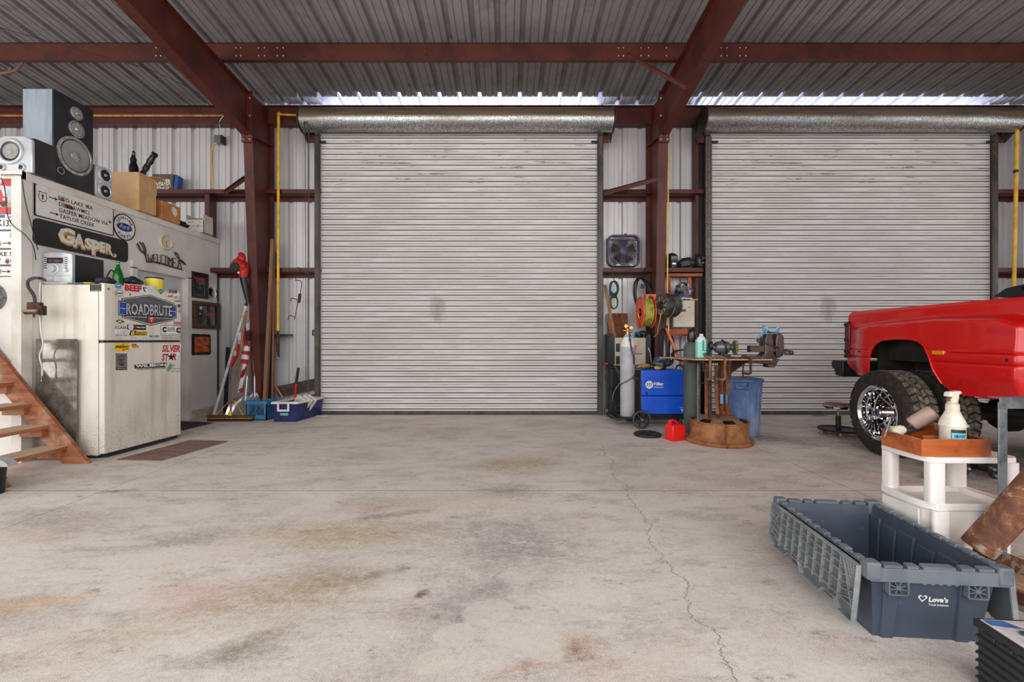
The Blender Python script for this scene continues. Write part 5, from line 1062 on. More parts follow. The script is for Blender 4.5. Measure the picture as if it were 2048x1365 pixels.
parts_ = [(FW_, [(478, 668, 486, 660), (477, 680, 484, 676), (479, 688, 483, 690)]), (FR, [(478, 680, 484, 690), (473, 700, 482, 702), (474, 712, 480, 716)]), (FW_, [(470, 704, 475, 700), (467, 713, 475, 711)]),
          (FR, [(466, 714, 478, 712), (462, 726, 472, 722), (460, 733, 466, 734)]),
          (FR, [(484, 664, 494, 650), (487, 680, 493, 676), (488, 693, 500, 694)]), (FW_, [(493, 652, 500, 640), (494, 662, 499, 656)]), (FB, [(494, 664, 501, 662), (493, 682, 501, 682)]), (FW_, [(489, 692, 501, 693), (487, 702, 500, 703)]),
          (FR, [(487, 701, 500, 703), (484, 709, 499, 711)]), (FW_, [(484, 709, 499, 711), (482, 718, 498, 720)]), (FR, [(483, 718, 497, 720), (482, 727, 496, 729)]), (FW_, [(486, 728, 495, 729), (483, 744, 492, 737)]),
          (FR, [(484, 744, 494, 734), (479, 762, 486, 754), (480, 764, 486, 756)]), (FW_, [(481, 759, 492, 748), (475, 786, 489, 770), (476, 788, 486, 778)]), (FR, [(476, 783, 489, 770), (474, 787, 487, 786)])]
bb = MB(); first = True
for m_, pts in parts_:
    c_ = cloth(pts, m_, ''); bb.mat(m_); off = len(bb.v); bb.v += c_.v; bb.f += [[i + off for i in f] for f in c_.f]; bb.mi += [bb.cur] * len(c_.f)
o = bb.build('flag', parent=fl, sharp=70); o['label'] = 'red and white striped flag with a blue corner, furled round the pole'
# push broom
bm_ = thing('push_broom', 'wide push broom with a yellow braced head and worn red-brown handle', 'broom', (at(460, 838, 6.30)[0], 6.36, 0)); L = bm_.location
b = mb(mat('broom_bristle', (36, 30, 26), 0.95, c2=(60, 48, 36), ns=60, bump=1.0, bs=120)); xl = at(415, 0, 6.36)[0] - L.x; xr = at(507, 0, 6.36)[0] - L.x
b.taper(xl + 0.012, xr - 0.012, -0.03, 0.045, 0.004, 0.06, -0.0, -0.008); b.build('bristles', parent=bm_)
b = mb(mat('bristle_yellow', (176, 140, 50), 0.9, c2=(120, 96, 36), ns=50)); b.box(xl + 0.01, xr - 0.01, -0.034, 0.05, 0.038, 0.052); b.build('yellow_bristle_row', parent=bm_)
b = mb(mat('broom_block', (92, 70, 40), 0.7)); b.box(xl, xr, -0.03, 0.045, 0.06, 0.08); b.build('head', parent=bm_, bevel=0.004)
hx = at(462, 0, 6.36)[0] - L.x; top_ = Vector(at(493, 622, 6.5)) - L; base_ = Vector((at(459, 0, 6.36)[0] - L.x, 0.01, 0.085))
b = mb(m_handle); b.cyl(base_, top_, 0.014, n=10); b.build('handle', parent=bm_)
b = mb(mat('broom_yellow', (232, 196, 40), 0.4)); b.tube([base_ - Vector((0, 0, 0.006)), base_ + (top_ - base_) * 0.04], [0.03, 0.018], 10); b.build('socket', parent=bm_)
hb = base_ + (top_ - base_) * 0.12
for s in (-1, 1):
    b = mb(m_yellow); b.tube(spline([hb + Vector((s * 0.02, 0, 0.005)), hb + Vector((s * 0.05, 0, 0.0)), Vector((base_.x + s * 0.19, 0.0, 0.082))], 4), 0.005, 6); b.build('brace_wire', parent=bm_)
b = mb(m_galv); b.cyl(hb - Vector((0.035, 0.012, 0)), hb + Vector((0.035, -0.012, 0)), 0.012, n=8); b.build('brace_clamp', parent=bm_)
# aluminium scoop shovels
m_alu = mat('scoop_aluminium', (200, 202, 206), 0.28, m=0.85, c2=(168, 170, 176), ns=4)
def shovel(lab, cx, Y, w, h, lean_x, top, grp=None):
    x0 = (cx - 1016) * Y / 910; o = thing('scoop_shovel', lab, 'shovel', (x0, Y, 0), group=grp); nx, nz = 10, 10; vs = []; fs = []
    for j in range(nz + 1):
        v_ = j / nz; ww = w * (1.0 if v_ < 0.55 else 1.0 - 0.7 * ((v_ - 0.55) / 0.45) ** 1.6) / 2
        for i in range(nx + 1):
            u = 2 * i / nx - 1; rib = 0.006 if i in (3, 7) else 0
            vs.append((u * ww + lean_x * v_ * h, 0.06 + v_ * 0.11 - 0.05 * (abs(u) ** 2.5) * (0.5 + v_) - 0.02 * (v_ > 0.9) + rib, 0.01 + v_ * h))
    m_ = len(vs); vs += [(x, y + 0.004, z) for x, y, z in vs]
    for j in range(nz):
        for i in range(nx):
            a = j * (nx + 1) + i; fs += [(a, a + 1, a + nx + 2, a + nx + 1), (m_ + a, m_ + a + nx + 1, m_ + a + nx + 2, m_ + a + 1)]
    edge = [j * (nx + 1) for j in range(nz + 1)], [j * (nx + 1) + nx for j in range(nz + 1)], list(range(nx + 1)), list(range(nz * (nx + 1), m_))
    for e_ in edge:
        for a, c in zip(e_, e_[1:]): fs.append((a, c, m_ + c, m_ + a))
    b = mb(m_alu); b.add(vs, fs); b.build('scoop', parent=o, sharp=60)
    hs = Vector((lean_x * h, 0.165, h)); b = mb(m_alu); b.tube([hs - Vector((lean_x * 0.05, 0.01, 0.08)), hs + (Vector(top) - Vector((x0, Y, 0)) - hs) * 0.25], [0.02, 0.016], 10); b.build('socket', parent=o)
    b = mb(m_handle); b.tube([hs + (Vector(top) - Vector((x0, Y, 0)) - hs) * 0.2, Vector(top) - Vector((x0, Y, 0))], 0.014, 8); b.build('handle', parent=o); return o
shovel('aluminium scoop shovel nearest the broom, left of the pair', 468, 6.42, 0.34, 0.34, 0.24, at(499, 640, 6.62))
shovel('aluminium scoop shovel behind the first, closest to the column', 490, 6.52, 0.30, 0.38, 0.16, at(503, 660, 6.64))
lean('pole', 'dark slim pole standing at the end of the white room wall', 'pole', (-4.35, 7.0, 0.003), (-4.33, 7.04, 1.02), 0.05, 0.03, m_black)
# milk crate
m_crate = mat('crate_blue', (60, 130, 172), 0.5, c2=(44, 108, 150), ns=5)
x0 = at(508, 0, 6.62)[0]; mc = thing('milk_crate', 'blue slatted milk crate full of odds and ends beside the cooler', 'crate', (x0, 6.42, 0)); cw, cdp, chh = 0.29, 0.28, 0.27
b = mb(m_crate); b.box(0, cw, 0, cdp, 0.0, 0.012); b.build('base', parent=mc)
def panel(M):
    b = MB(M); b.mat(m_crate); b.box(0, cw, 0, 0.012, 0, 0.075); b.box(0, cw, -0.003, 0.014, chh - 0.045, chh); b.box(0, 0.035, 0, 0.012, 0.07, chh); b.box(cw - 0.035, cw, 0, 0.012, 0.07, chh)
    for k in range(-5, 9):
        xa = 0.035 + k * 0.032; pa = []
        zlo, zhi = 0.075, chh - 0.045; xb = xa + (zhi - zlo)
        ca, cb = max(xa, 0.035), min(xb, cw - 0.035)
        if cb > ca: b.bar((ca, 0.006, zhi - (ca - xa)), (cb, 0.006, zhi - (cb - xa)), 0.005, 0.008, (0, 1, 0))
    for k in range(1, 9): b.box(k * cw / 9 - 0.002, k * cw / 9 + 0.002, 0.002, 0.01, chh - 0.08, chh - 0.045)
    b.build('side_panel', parent=mc)
panel(Matrix()); panel(Matrix.Translation((0, cdp - 0.012, 0)))
panel(Matrix.Translation((0.012, 0, 0)) @ Matrix.Rotation(PI / 2, 4, 'Z')); panel(Matrix.Translation((cw, 0, 0)) @ Matrix.Rotation(PI / 2, 4, 'Z'))
lump('work_glove', 'dark crumpled glove inside the blue milk crate', 'glove', (x0 + 0.15, 6.56, 0.013), 0.09, (1, 0.8, 0.9), m_purp, 2, 0.25)
lump('rag', 'brown rag stuffed in the right side of the milk crate', 'rag', (x0 + 0.20, 6.50, 0.14), 0.05, (0.9, 0.8, 1.0), mat('brown_rag', (150, 112, 84), 0.9), 5, 0.3)
# cooler
co = thing('cooler', 'navy blue cooler with a white open rim and white handle beside the roll-up door', 'cooler', (at(547, 0, 6.3)[0], 6.3, 0)); m_nav = mat('cooler_navy', (30, 36, 86), 0.3, c2=(40, 48, 104))
wf, dd, hh_ = 0.34, 0.56, 0.25
b = mb(m_nav)
v8 = [(0.0, 0, 0), (wf - 0.03, 0, 0), (wf + 0.08, dd, 0), (0.10, dd, 0), (-0.01, -0.015, hh_), (wf, -0.015, hh_), (wf + 0.12, dd + 0.01, hh_), (0.10, dd + 0.01, hh_)]
b.add(v8, [(0, 3, 2, 1), (0, 1, 5, 4), (1, 2, 6, 5), (2, 3, 7, 6), (3, 0, 4, 7)]); b.add([(x * 0.9 + 0.02, y * 0.94 + 0.02, z + 0.015 if z < 0.1 else z) for x, y, z in v8], [(0, 1, 2, 3), (0, 4, 5, 1), (1, 5, 6, 2), (2, 6, 7, 3), (3, 7, 4, 0)]); b.build('body', parent=co, bevel=0.012, seg=3)
b = mb(m_white); ou = [(v8[i][0] + dx, v8[i][1] + dy) for i, dx, dy in ((4, -0.012, -0.015), (5, 0.014, -0.015), (6, 0.016, 0.015), (7, -0.01, 0.015))]; inn = [(v8[i][0] + dx, v8[i][1] + dy) for i, dx, dy in ((4, 0.035, 0.035), (5, -0.035, 0.035), (6, -0.03, -0.03), (7, 0.03, -0.03))]
b.ringprism(ou, inn, (0, 0, hh_), X_, Y_, Z_ * 0.03); b.build('rim', parent=co, bevel=0.006)
b = mb(m_white); b.ringprism(rrect(0.165, 0.13, 0.012, cx=0.155, cy=0.215), rrect(0.115, 0.085, 0.01, cx=0.155, cy=0.22), (0, -0.03, 0), X_, Z_, -Y_ * 0.02); b.build('handle', parent=co, bevel=0.003)
b = mb(mat('cooler_label', (120, 170, 150), 0.5, c2=(90, 140, 180), ns=40)); b.box(0.10, 0.21, -0.012, -0.005, 0.09, 0.125); b.build('label_patch', parent=co)
m_vent = mat('weathered_louver', (196, 184, 168), 0.7, c2=(160, 146, 130), ns=8)
for i, (dx, dz) in enumerate(((0.0, 0.0), (0.05, -0.01), (0.085, -0.035))):
    b = mb(m_vent); b.box(-0.07 + 0.0, 0.07, -0.012, 0.012, 0, 0.36); b.mat(m_white); b.box(-0.075, -0.068, -0.014, 0.014, 0, 0.36); b.box(0.068, 0.075, -0.014, 0.014, 0, 0.36); b.box(-0.07, 0.07, -0.014, 0.014, 0.352, 0.362)
    tag(b.build('float_panel', loc=(co.location.x + 0.12 + dx * 1.2, 6.5 + 0.05 * i, 0.02), rot=(0.1, math.radians(36), 0), bevel=0.01), ('weathered flat panel leaning out of the cooler, frontmost', 'weathered flat panel in the cooler, middle of the three', 'weathered flat panel in the cooler, rearmost of the three')[i], 'panel', 'panels in the cooler')
bc = thing('bolt_cutter', 'red and black tool handle sticking up behind the cooler', 'tool', (at(587, 0, 6.93)[0], 6.93, 0.0)); L = bc.location
b = mb(m_red); b.cyl((0, 0, 0), Vector(at(592, 766, 6.93)) - L, 0.016, n=10); b.build('lower_handle', parent=bc)
b = mb(m_black); b.tube([Vector(at(592, 768, 6.93)) - L, Vector(at(597, 736, 6.93)) - L], 0.02, 10); b.build('grip', parent=bc)
lean('timber_board', 'dark timber sloping along the wall behind the cooler', 'board', (at(556, 0, 7.06)[0], 7.06, 0.33), at(633, 768, 7.07), 0.05, 0.17, mat('old_dark_timber', (86, 72, 58), 0.85, c2=(60, 50, 42), ns=8), (0, 0, 1))
lean('timber_board', 'thin salmon stick leaning behind the milk crate', 'stick', at(566, 796, 6.9), at(546, 765, 7.0), 0.02, 0.02, mat('salmon_wood', (196, 130, 104), 0.7))
b = mb(m_white); b.box(-0.06, 0.14, -0.03, 0.02, 0, 0.006); tag(b.build('paper_scrap', loc=(at(640, 0, 6.8)[0], 6.78, 0.002)), 'white paper scrap on the floor at the foot of the door guide', 'paper')
lean('timber_board', 'block of old timber standing behind the cooler foot', 'block', (-2.95, 6.98, 0.002), (-2.95, 7.0, 0.3), 0.12, 0.08, mat('old_dark_timber2', (110, 88, 74), 0.85), (0, 1, 0))
# ============================================================ between the doors
def rl(o, px, py, Y): return Vector(at(px, py, Y)) - o.location
# box fan on the girt
fn = thing('box_fan', 'dark purple box fan clipped on the girt between the doors', 'fan', at(1247, 502, 6.96)); m_fan = mat('fan_black', (34, 28, 36), 0.4, c2=(48, 38, 54)); m_fanp = mat('fan_purple', (92, 52, 124), 0.4, c2=(70, 38, 98))
b = mb(m_fan); b.ringprism(rrect(0.50, 0.49, 0.10, 6), rrect(0.455, 0.445, 0.085, 6), (0, -0.02, 0), X_, Z_, Y_ * 0.10); b.build('housing', parent=fn, bevel=0.006)
b = mb(m_fanp); b.ringprism(rrect(0.47, 0.46, 0.09, 6), rrect(0.452, 0.442, 0.085, 6), (0, -0.024, 0), X_, Z_, Y_ * 0.006); b.build('rim_band', parent=fn)
b = mb(m_fan); n = 56
for k in range(n):
    a = 2 * PI * k / n; P = []
    for r in (0.055, 0.10, 0.15, 0.2, 0.235):
        t_ = a + (r - 0.055) * 2.2; P.append((max(-.225, min(.225, r * math.cos(t_))), -0.022, max(-.22, min(.22, r * math.sin(t_)))))
    b.tube(P, 0.0028, 4)
for r in (0.06, 0.13, 0.2): b.torus((0, -0.022, 0), (0, 1, 0), r, 0.0025, 40, 5)
grl = b.build('grille', parent=fn)
bk_ = grl.copy(); bk_.name = 'rear_grille'; COL.objects.link(bk_); bk_.parent = fn; bk_.location = (0, 0.095, 0); bk_.rotation_euler = (0, PI, 0.0)
b = mb(mat('fan_ring_gold', (150, 126, 96), 0.4)); b.torus((0, -0.026, 0), (0, 1, 0), 0.205, 0.003, 44, 5); b.build('grille_ring', parent=grl)
b = mb(m_fanp); b.lathe([(0.055, 0), (0.053, 0.008), (0.03, 0.014), (0, 0.016)], (0, -0.02, 0), -Y_, 28); b.build('centre_cap', parent=fn)
for k in range(5):
    a = 2 * PI * k / 5 + 0.3; b = mb(mat('fan_blade', (40, 28, 52), 0.4)); vs = []
    for r, w0, tw in ((0.05, 0.25, 0.03), (0.12, 0.42, 0.03), (0.20, 0.36, 0.02)):
        for s in (-1, 1): t_ = a + s * w0; vs.append((r * math.cos(t_), 0.03 + s * tw, r * math.sin(t_)))
    vs += [(x, y + 0.003, z) for x, y, z in vs]; b.add(vs, [(0, 1, 3, 2), (2, 3, 5, 4), (6, 8, 9, 7), (8, 10, 11, 9), (0, 2, 8, 6), (2, 4, 10, 8), (1, 7, 9, 3), (3, 9, 11, 5), (4, 5, 11, 10), (0, 6, 7, 1)]); b.build('blade', parent=fn)
b = mb(m_fan); b.bar((-0.27, -0.01, 0.17), (0.22, -0.01, 0.165), 0.03, 0.02); b.ball((0.03, 0, 0.25), 0.018, 8); b.build('top_handle', parent=fn)
for x in (-0.09, 0.11):
    b = mb(m_galv); b.cyl((x, -0.03, -0.24), (x, -0.03, -0.20), 0.014, n=8); b.bar((x - 0.03, -0.035, -0.225), (x + 0.03, -0.035, -0.225), 0.02, 0.02); b.build('clip', parent=fn)
# welding helmets
m_helm = mat('helmet_black', (34, 34, 37), 0.35, c2=(52, 50, 52), ns=8)
def helmet(lab, px, py, Y, kind, rz=0, s=1.0):
    x, y, z = at(px, py, Y); h = thing('welding_helmet', lab, 'helmet', (x, y, z), rz, 'welding helmets')
    b = mb(m_helm)
    if kind == 0:
        prof = [(0.0, 0.005, 0.0), (0.065, 0.0, 0.02), (0.085, -0.02, 0.10), (0.09, -0.01, 0.17), (0.07, 0.01, 0.215), (0.0, 0.04, 0.235)]
        ring = lambda w, dy, z_: [(w * math.sin(a) * s, (-0.085 * math.cos(a)) * (0.7 + w * 3) + dy, z_ * s) for a in [-1.9 + 3.8 * k / 12 for k in range(13)]]
        vs = []; zz = [(0.055, 0, 0.0), (0.08, 0, 0.04), (0.088, 0, 0.10), (0.09, 0, 0.16), (0.08, 0.02, 0.205), (0.05, 0.05, 0.232), (0.01, 0.07, 0.24)]
        for w, dy, z_ in zz: vs += ring(w, dy, z_)
        m_ = len(vs); vs += [(x_ * 0.95, y_ * 0.95 + 0.006, z_) for x_, y_, z_ in vs]; fs = []
        for r in range(len(zz) - 1):
            for k in range(12): i = r * 13 + k; fs += [(i, i + 1, i + 14, i + 13), (m_ + i, m_ + i + 13, m_ + i + 14, m_ + i + 1)]
        for r in range(len(zz) - 1):
            for k in (0, 12): i = r * 13 + k; fs.append((i, i + 13, m_ + i + 13, m_ + i))
        for k in range(12): fs += [(k, k + 1, m_ + k + 1, m_ + k), (78 + k, 79 + k, m_ + 79 + k, m_ + 78 + k)]
        b.add(vs, fs); b.build('shell', parent=h)
        b = mb(m_black); b.prism(rrect(0.115 * s, 0.10 * s, 0.01, cy=0.13 * s), (0, -0.10, 0), X_, Z_, Y_ * 0.03); b.build('lens_frame', parent=h, bevel=0.004)
        b = mb(mat('lens_brown', (120, 92, 78), 0.15, c2=(80, 60, 56))); b.box(-0.045 * s, 0.045 * s, -0.103, -0.1, 0.125 * s, 0.168 * s); b.build('lens', parent=h)
        b = mb(m_chrome); b.box(-0.03, 0.03, -0.097, -0.09, 0.04, 0.075); b.build('foil_label', parent=h, bevel=0.004)
    else:
        b.tube([(-0.12 * s, 0.02, 0.03), (-0.10 * s, 0, 0.06), (-0.04 * s, -0.01, 0.085), (0.03 * s, -0.01, 0.09), (0.09 * s, 0, 0.075), (0.12 * s, 0.02, 0.05)], [0.03, 0.055, 0.075, 0.08, 0.065, 0.035], 14); b.build('shell', parent=h)
        b = mb(m_black); b.bar((-0.10 * s, -0.07, 0.04), (0.03 * s, -0.085, 0.06), 0.01, 0.05); b.build('lens_frame', parent=h, bevel=0.004)
        b = mb(m_dark); b.tube([(-0.1 * s, -0.04, 0.02), (0, -0.06, 0.006), (0.09 * s, -0.04, 0.02)], 0.006, 6); b.build('chin_edge', parent=h)
    return h
helmet('upright black welding helmet with a brown lens, leftmost on the girt', 1344, 537, 6.98, 0)
helmet('black welding helmet lying tipped over, middle of the girt shelf', 1372, 537, 6.98, 1)
helmet('smooth dark grey welding helmet at the right end of the girt', 1398, 535, 6.98, 0, 0.5, 0.88)
# orange wooden bracket, white cabinet and painted helmet
m_ow = wood_mat('orange_shelf_wood', (186, 98, 56), (140, 66, 36), 0, 5)
sh = thing('wall_shelf', 'orange wooden shelf frame under the girt right of the column', 'shelf', at(1372, 665, 6.93))
b = mb(m_ow); a = rl(sh, 1334, 547, 6.90); c = rl(sh, 1405, 553, 6.90); b.box(a.x, c.x, -0.03, 0.16, c.z, a.z); b.build('top_board', parent=sh, bevel=0.002)
for p0_, p1_ in ((1337, 1343), (1377, 1384)):
    b = mb(m_ow); b.box(rl(sh, p0_, 0, 6.93).x, rl(sh, p1_, 0, 6.93).x, 0.02, 0.06, rl(sh, 0, 680, 6.93).z, rl(sh, 0, 553, 6.93).z); b.build('upright', parent=sh, bevel=0.002)
b = mb(m_ow); a = rl(sh, 1336, 657, 6.75); c = rl(sh, 1384, 672, 6.75); b.box(a.x, c.x, -0.2, 0.06, c.z, c.z + 0.02); b.box(a.x, c.x, -0.2, -0.18, c.z, a.z - 0.01); b.build('lower_board', parent=sh, bevel=0.002)
cb = thing('metal_cabinet', 'small white metal cabinet with soot marks on the orange shelf', 'cabinet', at(1367, 655, 6.72))
m_cab = mat('sooty_white_metal', (214, 206, 190), 0.5, c2=(196, 184, 164), ns=3, dirt=(96, 76, 58), ds=4, dlo=0.58, dhi=0.72)
b = mb(m_cab); b.box(-0.155, 0.165, 0, 0.17, 0.0, 0.395); b.build('body', parent=cb, bevel=0.004)
b = mb(m_cab); b.box(-0.150, 0.16, -0.012, 0, 0.006, 0.385); b.build('door', parent=cb, bevel=0.004)
b = mb(m_black); b.prism(circ(0.004, 8), (0.08, -0.0125, 0.34), X_, Z_, -Y_ * 0.001); b.box(0.06, 0.1, -0.0135, -0.012, 0.295, 0.301); b.build('small_print', parent=cb)
t = NT('airbrushed_helmet'); v = t.mapping(); vo = t.n('ShaderNodeTexVoronoi'); vo.inputs['Scale'].default_value = 22; t.l(v, vo.inputs['Vector'])
t.base(t.ramp(vo.outputs['Color'], [(0.2, lin((30, 30, 38))), (0.45, lin((96, 104, 130))), (0.62, lin((150, 36, 34))), (0.78, lin((196, 196, 200)))])); t.set(rough=0.2); m_air = t.m
ah = thing('painted_helmet', 'shiny airbrushed welding helmet on top of the white cabinet', 'helmet', at(1366, 600, 6.78))
b = mb(m_air); b.ball((0, 0, 0.13), 0.125, 20, (1.0, 1.05, 1.08)); b.build('shell', parent=ah)
b = mb(m_smoke); b.prism(rrect(0.12, 0.07, 0.01, cy=0.155), (-0.03, -0.135, 0), X_, Z_, Y_ * 0.03); b.build('lens', parent=ah, bevel=0.004)
b = mb(m_redprint); b.ball((0.125, -0.02, 0.14), 0.022, 8); b.build('side_knob', parent=ah)
b = mb(m_white); b.tube([(-0.08, -0.06, 0.01), (0, -0.09, 0.015), (0.12, -0.04, 0.012)], 0.012, 6); b.build('chin_guard', parent=ah)
b = mb(mat('wood_scrap', (186, 160, 130), 0.7)); b.box(-0.06, 0.06, -0.03, 0.03, 0, 0.02); tag(b.build('wood_block', loc=at(1386, 601.5, 6.76), bevel=0.003), 'small pale wood block on the white cabinet beside the painted helmet', 'block')
# pipes by the column
b = mb(m_yellow); p0 = Vector(at(1334, 652, 6.52)); b.cyl((0, 0, 0), Vector(at(1337, 300, 6.52)) - p0, 0.011, n=8)
tag(b.build('gas_pipe', loc=tuple(p0)), 'thin yellow pipe strapped along the right column', 'pipe')
b = mb(m_white); p0 = Vector(at(1337.5, 700, 6.56)); b.cyl((0, 0, 0), Vector(at(1337, 636, 6.56)) - p0, 0.009, n=8)
tag(b.build('conduit', loc=tuple(p0)), 'thin white conduit beside the yellow pipe, below the black reel', 'pipe')
yp = thing('tall_yellow_pole', 'tall slightly tilted yellow pole right of the second door', 'pole', at(2027, 612, 6.7)); b = mb(m_yellow); b.cyl((0, 0, 0), rl(yp, 2035, 240, 6.7), 0.024, n=12); b.build('pole', parent=yp)
b = mb(m_black); b.cyl(rl(yp, 2031.5, 346, 6.7), rl(yp, 2031.4, 340, 6.7), 0.028, n=12); b.build('band', parent=yp)
# orange cord reel
m_reel = mat('reel_orange', (222, 92, 56), 0.45, c2=(190, 74, 46), ns=8); cr = thing('hose_reel', 'orange hose reel with yellow-green hose on the column between the doors', 'reel', at(1292, 625, 6.52))
R_o = 0.225
for x, nm in ((-0.085, 'flange'), (0.075, 'flange')):
    b = mb(m_reel); b.lathe([(0.06, 0.0), (R_o - 0.02, 0.0), (R_o - 0.012, -0.012 if x < 0 else 0.012), (R_o, 0.0), (R_o, 0.006), (0.06, 0.006)], (x, 0, 0), X_, 40)
    b.lathe([(0.06, 0.0), (0.05, 0.012), (0.0, 0.012)], (x, 0, 0), X_, 24); b.build(nm, parent=cr)
b = mb(mat('hose_yellowgreen', (184, 178, 70), 0.5, c2=(128, 120, 56), ns=10))
for k in range(6):
    b.torus((-0.065 + k * 0.024, 0, 0), X_, 0.175, 0.0125, 36, 6)
for k in range(5): b.torus((-0.053 + k * 0.024, 0, 0), X_, 0.19, 0.0125, 36, 6)
b.build('hose', parent=cr)
b = mb(m_reel); b.box(-0.02, 0.125, -0.06, 0.03, 0.16, 0.255); b.build('bracket', parent=cr, bevel=0.004)
b = mb(m_black); b.lathe([(0.032, 0), (0.03, 0.012), (0, 0.014)], (0.045, -0.061, 0.205), -Y_, 16); b.build('guide_roller', parent=cr)
b = mb(m_brass); b.tube([(-0.1, -0.02, 0.01), (-0.125, -0.05, -0.01), (-0.12, -0.06, -0.06), (-0.11, -0.06, -0.1)], 0.01, 8); b.cyl((-0.11, 0, 0), (-0.09, 0, 0), 0.03, n=12); b.build('crank_handle', parent=cr)
b = mb(m_steel); b.box(0.085, 0.15, -0.02, 0.02, -0.05, 0.2); b.build('mounting_arm', parent=cr)
# black cord reel
kr = thing('cord_reel', 'dusty black cord reel with a dangling orange cord, mounted on the right column', 'reel', at(1337, 612, 6.28), 0.28)
m_dust = mat('dusty_black', (46, 44, 42), 0.5, c2=(96, 90, 82), ns=9, lo=0.48, hi=0.66)
b = mb(m_dust); b.lathe([(0.0, -0.115), (0.13, -0.12), (0.155, -0.10), (0.158, 0.09), (0.14, 0.12), (0.0, 0.12)], (0, 0, 0), X_, 36); b.build('drum', parent=kr)
b = mb(mat('dusty_tan_plate', (128, 116, 96), 0.6, c2=(70, 64, 56), ns=12))
for k in range(10):
    a = 2 * PI * k / 10; b.prism([(0.065, -0.012), (0.125, -0.028), (0.125, 0.028), (0.065, 0.012)], (-0.121, 0, 0), (0, math.cos(a), math.sin(a)), (0, -math.sin(a), math.cos(a)), -X_ * 0.006)
b.build('slotted_face', parent=kr)
b = mb(m_black); b.lathe([(0.055, 0), (0.05, 0.02), (0, 0.022)], (-0.12, 0, 0), -X_, 20); b.build('hub', parent=kr)
b = mb(mat('bracket_tan', (150, 124, 104), 0.5, m=0.2)); b.torus((-0.02, 0, 0), X_, 0.166, 0.006, 30, 5, arc=0.5, a0=0.2); b.bar((-0.02, 0.1, 0.135), (-0.02, -0.02, 0.172), 0.05, 0.006); b.build('mounting_strap', parent=kr)
b = mb(m_galv); b.tube([(0.11, -0.08, 0.12), (0.15, -0.09, 0.08), (0.165, -0.09, 0.0), (0.17, -0.09, -0.04)], 0.009, 8); b.build('arm', parent=kr)
b = mb(mat('plug_brown', (130, 80, 56), 0.6)); b.box(0.14, 0.2, -0.11, -0.07, -0.085, -0.05); b.build('plug', parent=kr, bevel=0.006)
wire('dangling_cable', 'thin pale orange cord hanging from the black reel', [at(1322, 627, 6.12), at(1320, 640, 6.15), at(1316, 657, 6.3), at(1315, 668, 6.38), at(1308, 674, 6.5)], 0.007, mat('pale_orange', (222, 150, 96), 0.5), 'cord')
wire('orange_strap', 'thick orange hose running down from the column behind the table', [at(1332, 657, 6.4), at(1342, 680, 6.4), at(1355, 710, 6.35), at(1370, 742, 6.3), at(1380, 765, 6.3)], 0.02, mat('hose_orange', (226, 112, 50), 0.5, c2=(196, 90, 40)), 'hose')
# coils of cord on hooks
def coil(name, lab, px, py, Y, rx, rz_, r, n, m, seed, cat='cord', lean_=0.0):
    rnd = random.Random(seed); o = thing(name, lab, cat, at(px, py, Y)); b = mb(m); pts = []
    for k in range(n):
        ax, az, ph_, dy = rx * rnd.uniform(0.8, 1.1), rz_ * rnd.uniform(0.85, 1.1), rnd.uniform(-0.15, 0.15), rnd.uniform(-0.03, 0.03)
        for i in range(16):
            a = 2 * PI * i / 16; pts.append((ax * math.sin(a + ph_) + lean_ * math.cos(a), dy + 0.012 * math.sin(a * 2), az * (math.cos(a) - 1)))
    b.tube(spline(pts, 3), r, 6); b.build('coil', parent=o); return o
m_gcord = mat('green_cord', (36, 72, 66), 0.45); m_bcord = mat('black_cord', (34, 34, 36), 0.4)
g = coil('extension_cord', 'dark green extension cord bundled in a figure eight on a wire hook', 1228, 563, 6.95, 0.062, 0.11, 0.010, 10, m_gcord, 3)
b = mb(m_gcord); pts = []
rnd = random.Random(5)
for k in range(10):
    for i in range(12):
        a = 2 * PI * i / 12; pts.append((0.055 * rnd.uniform(0.9, 1.1) * math.sin(a), 0.02 * math.sin(2 * a + k), -0.22 + 0.1 * (math.cos(a) - 1)))
b.tube(spline(pts, 3), 0.008, 6)
for k in range(4): b.torus((0, 0, -0.20 - k * 0.015), (0, 0, 1), 0.04, 0.008, 14, 6)
b.build('lower_loops', parent=g)
b = mb(m_dark); b.tube([rl(g, 1223, 534, 6.91), rl(g, 1226, 550, 6.93), (0, 0, 0.0)], 0.005, 6); b.build('hook', parent=g)
g = coil('extension_cord', 'large loops of black cord hanging left of the orange reel', 1285, 556, 6.85, 0.13, 0.27, 0.012, 9, m_bcord, 8, lean_=-0.03)
b = mb(m_black); b.box(-0.03, 0.02, -0.03, 0.0, -0.16, -0.1); b.build('plug', parent=g, bevel=0.008)
b = mb(m_dark); b.tube([rl(g, 1291, 535, 6.91), rl(g, 1287, 550, 6.88), (0, 0, 0.0)], 0.005, 6); b.build('hook', parent=g)
coil('welding_cable', 'narrow loops of black welding cable hung on the column below the reels', 1327, 658, 6.44, 0.055, 0.28, 0.012, 5, m_bcord, 12, 'cable')
coil('welding_cable', 'tangle of black cable with rusty fittings right of the hung loops', 1343, 672, 6.5, 0.04, 0.2, 0.010, 4, m_rustdark, 14, 'cable')
coil('welding_cable', 'black cable looping out behind the gas bottle at the table', 1366, 700, 6.3, 0.14, 0.07, 0.011, 3, m_bcord, 15, 'cable')
lean('timber_board', 'bent brown stick leaning against the first door guide', 'board', at(1232, 690, 6.8), at(1210, 570, 6.95), 0.045, 0.02, wood_mat('bent_stick', (166, 112, 76), (110, 70, 46), 2, 6))
lean('timber_board', 'short reddish board leaning beside the rusty plate', 'board', at(1228, 690, 6.86), at(1216, 628, 6.93), 0.05, 0.02, m_handle)
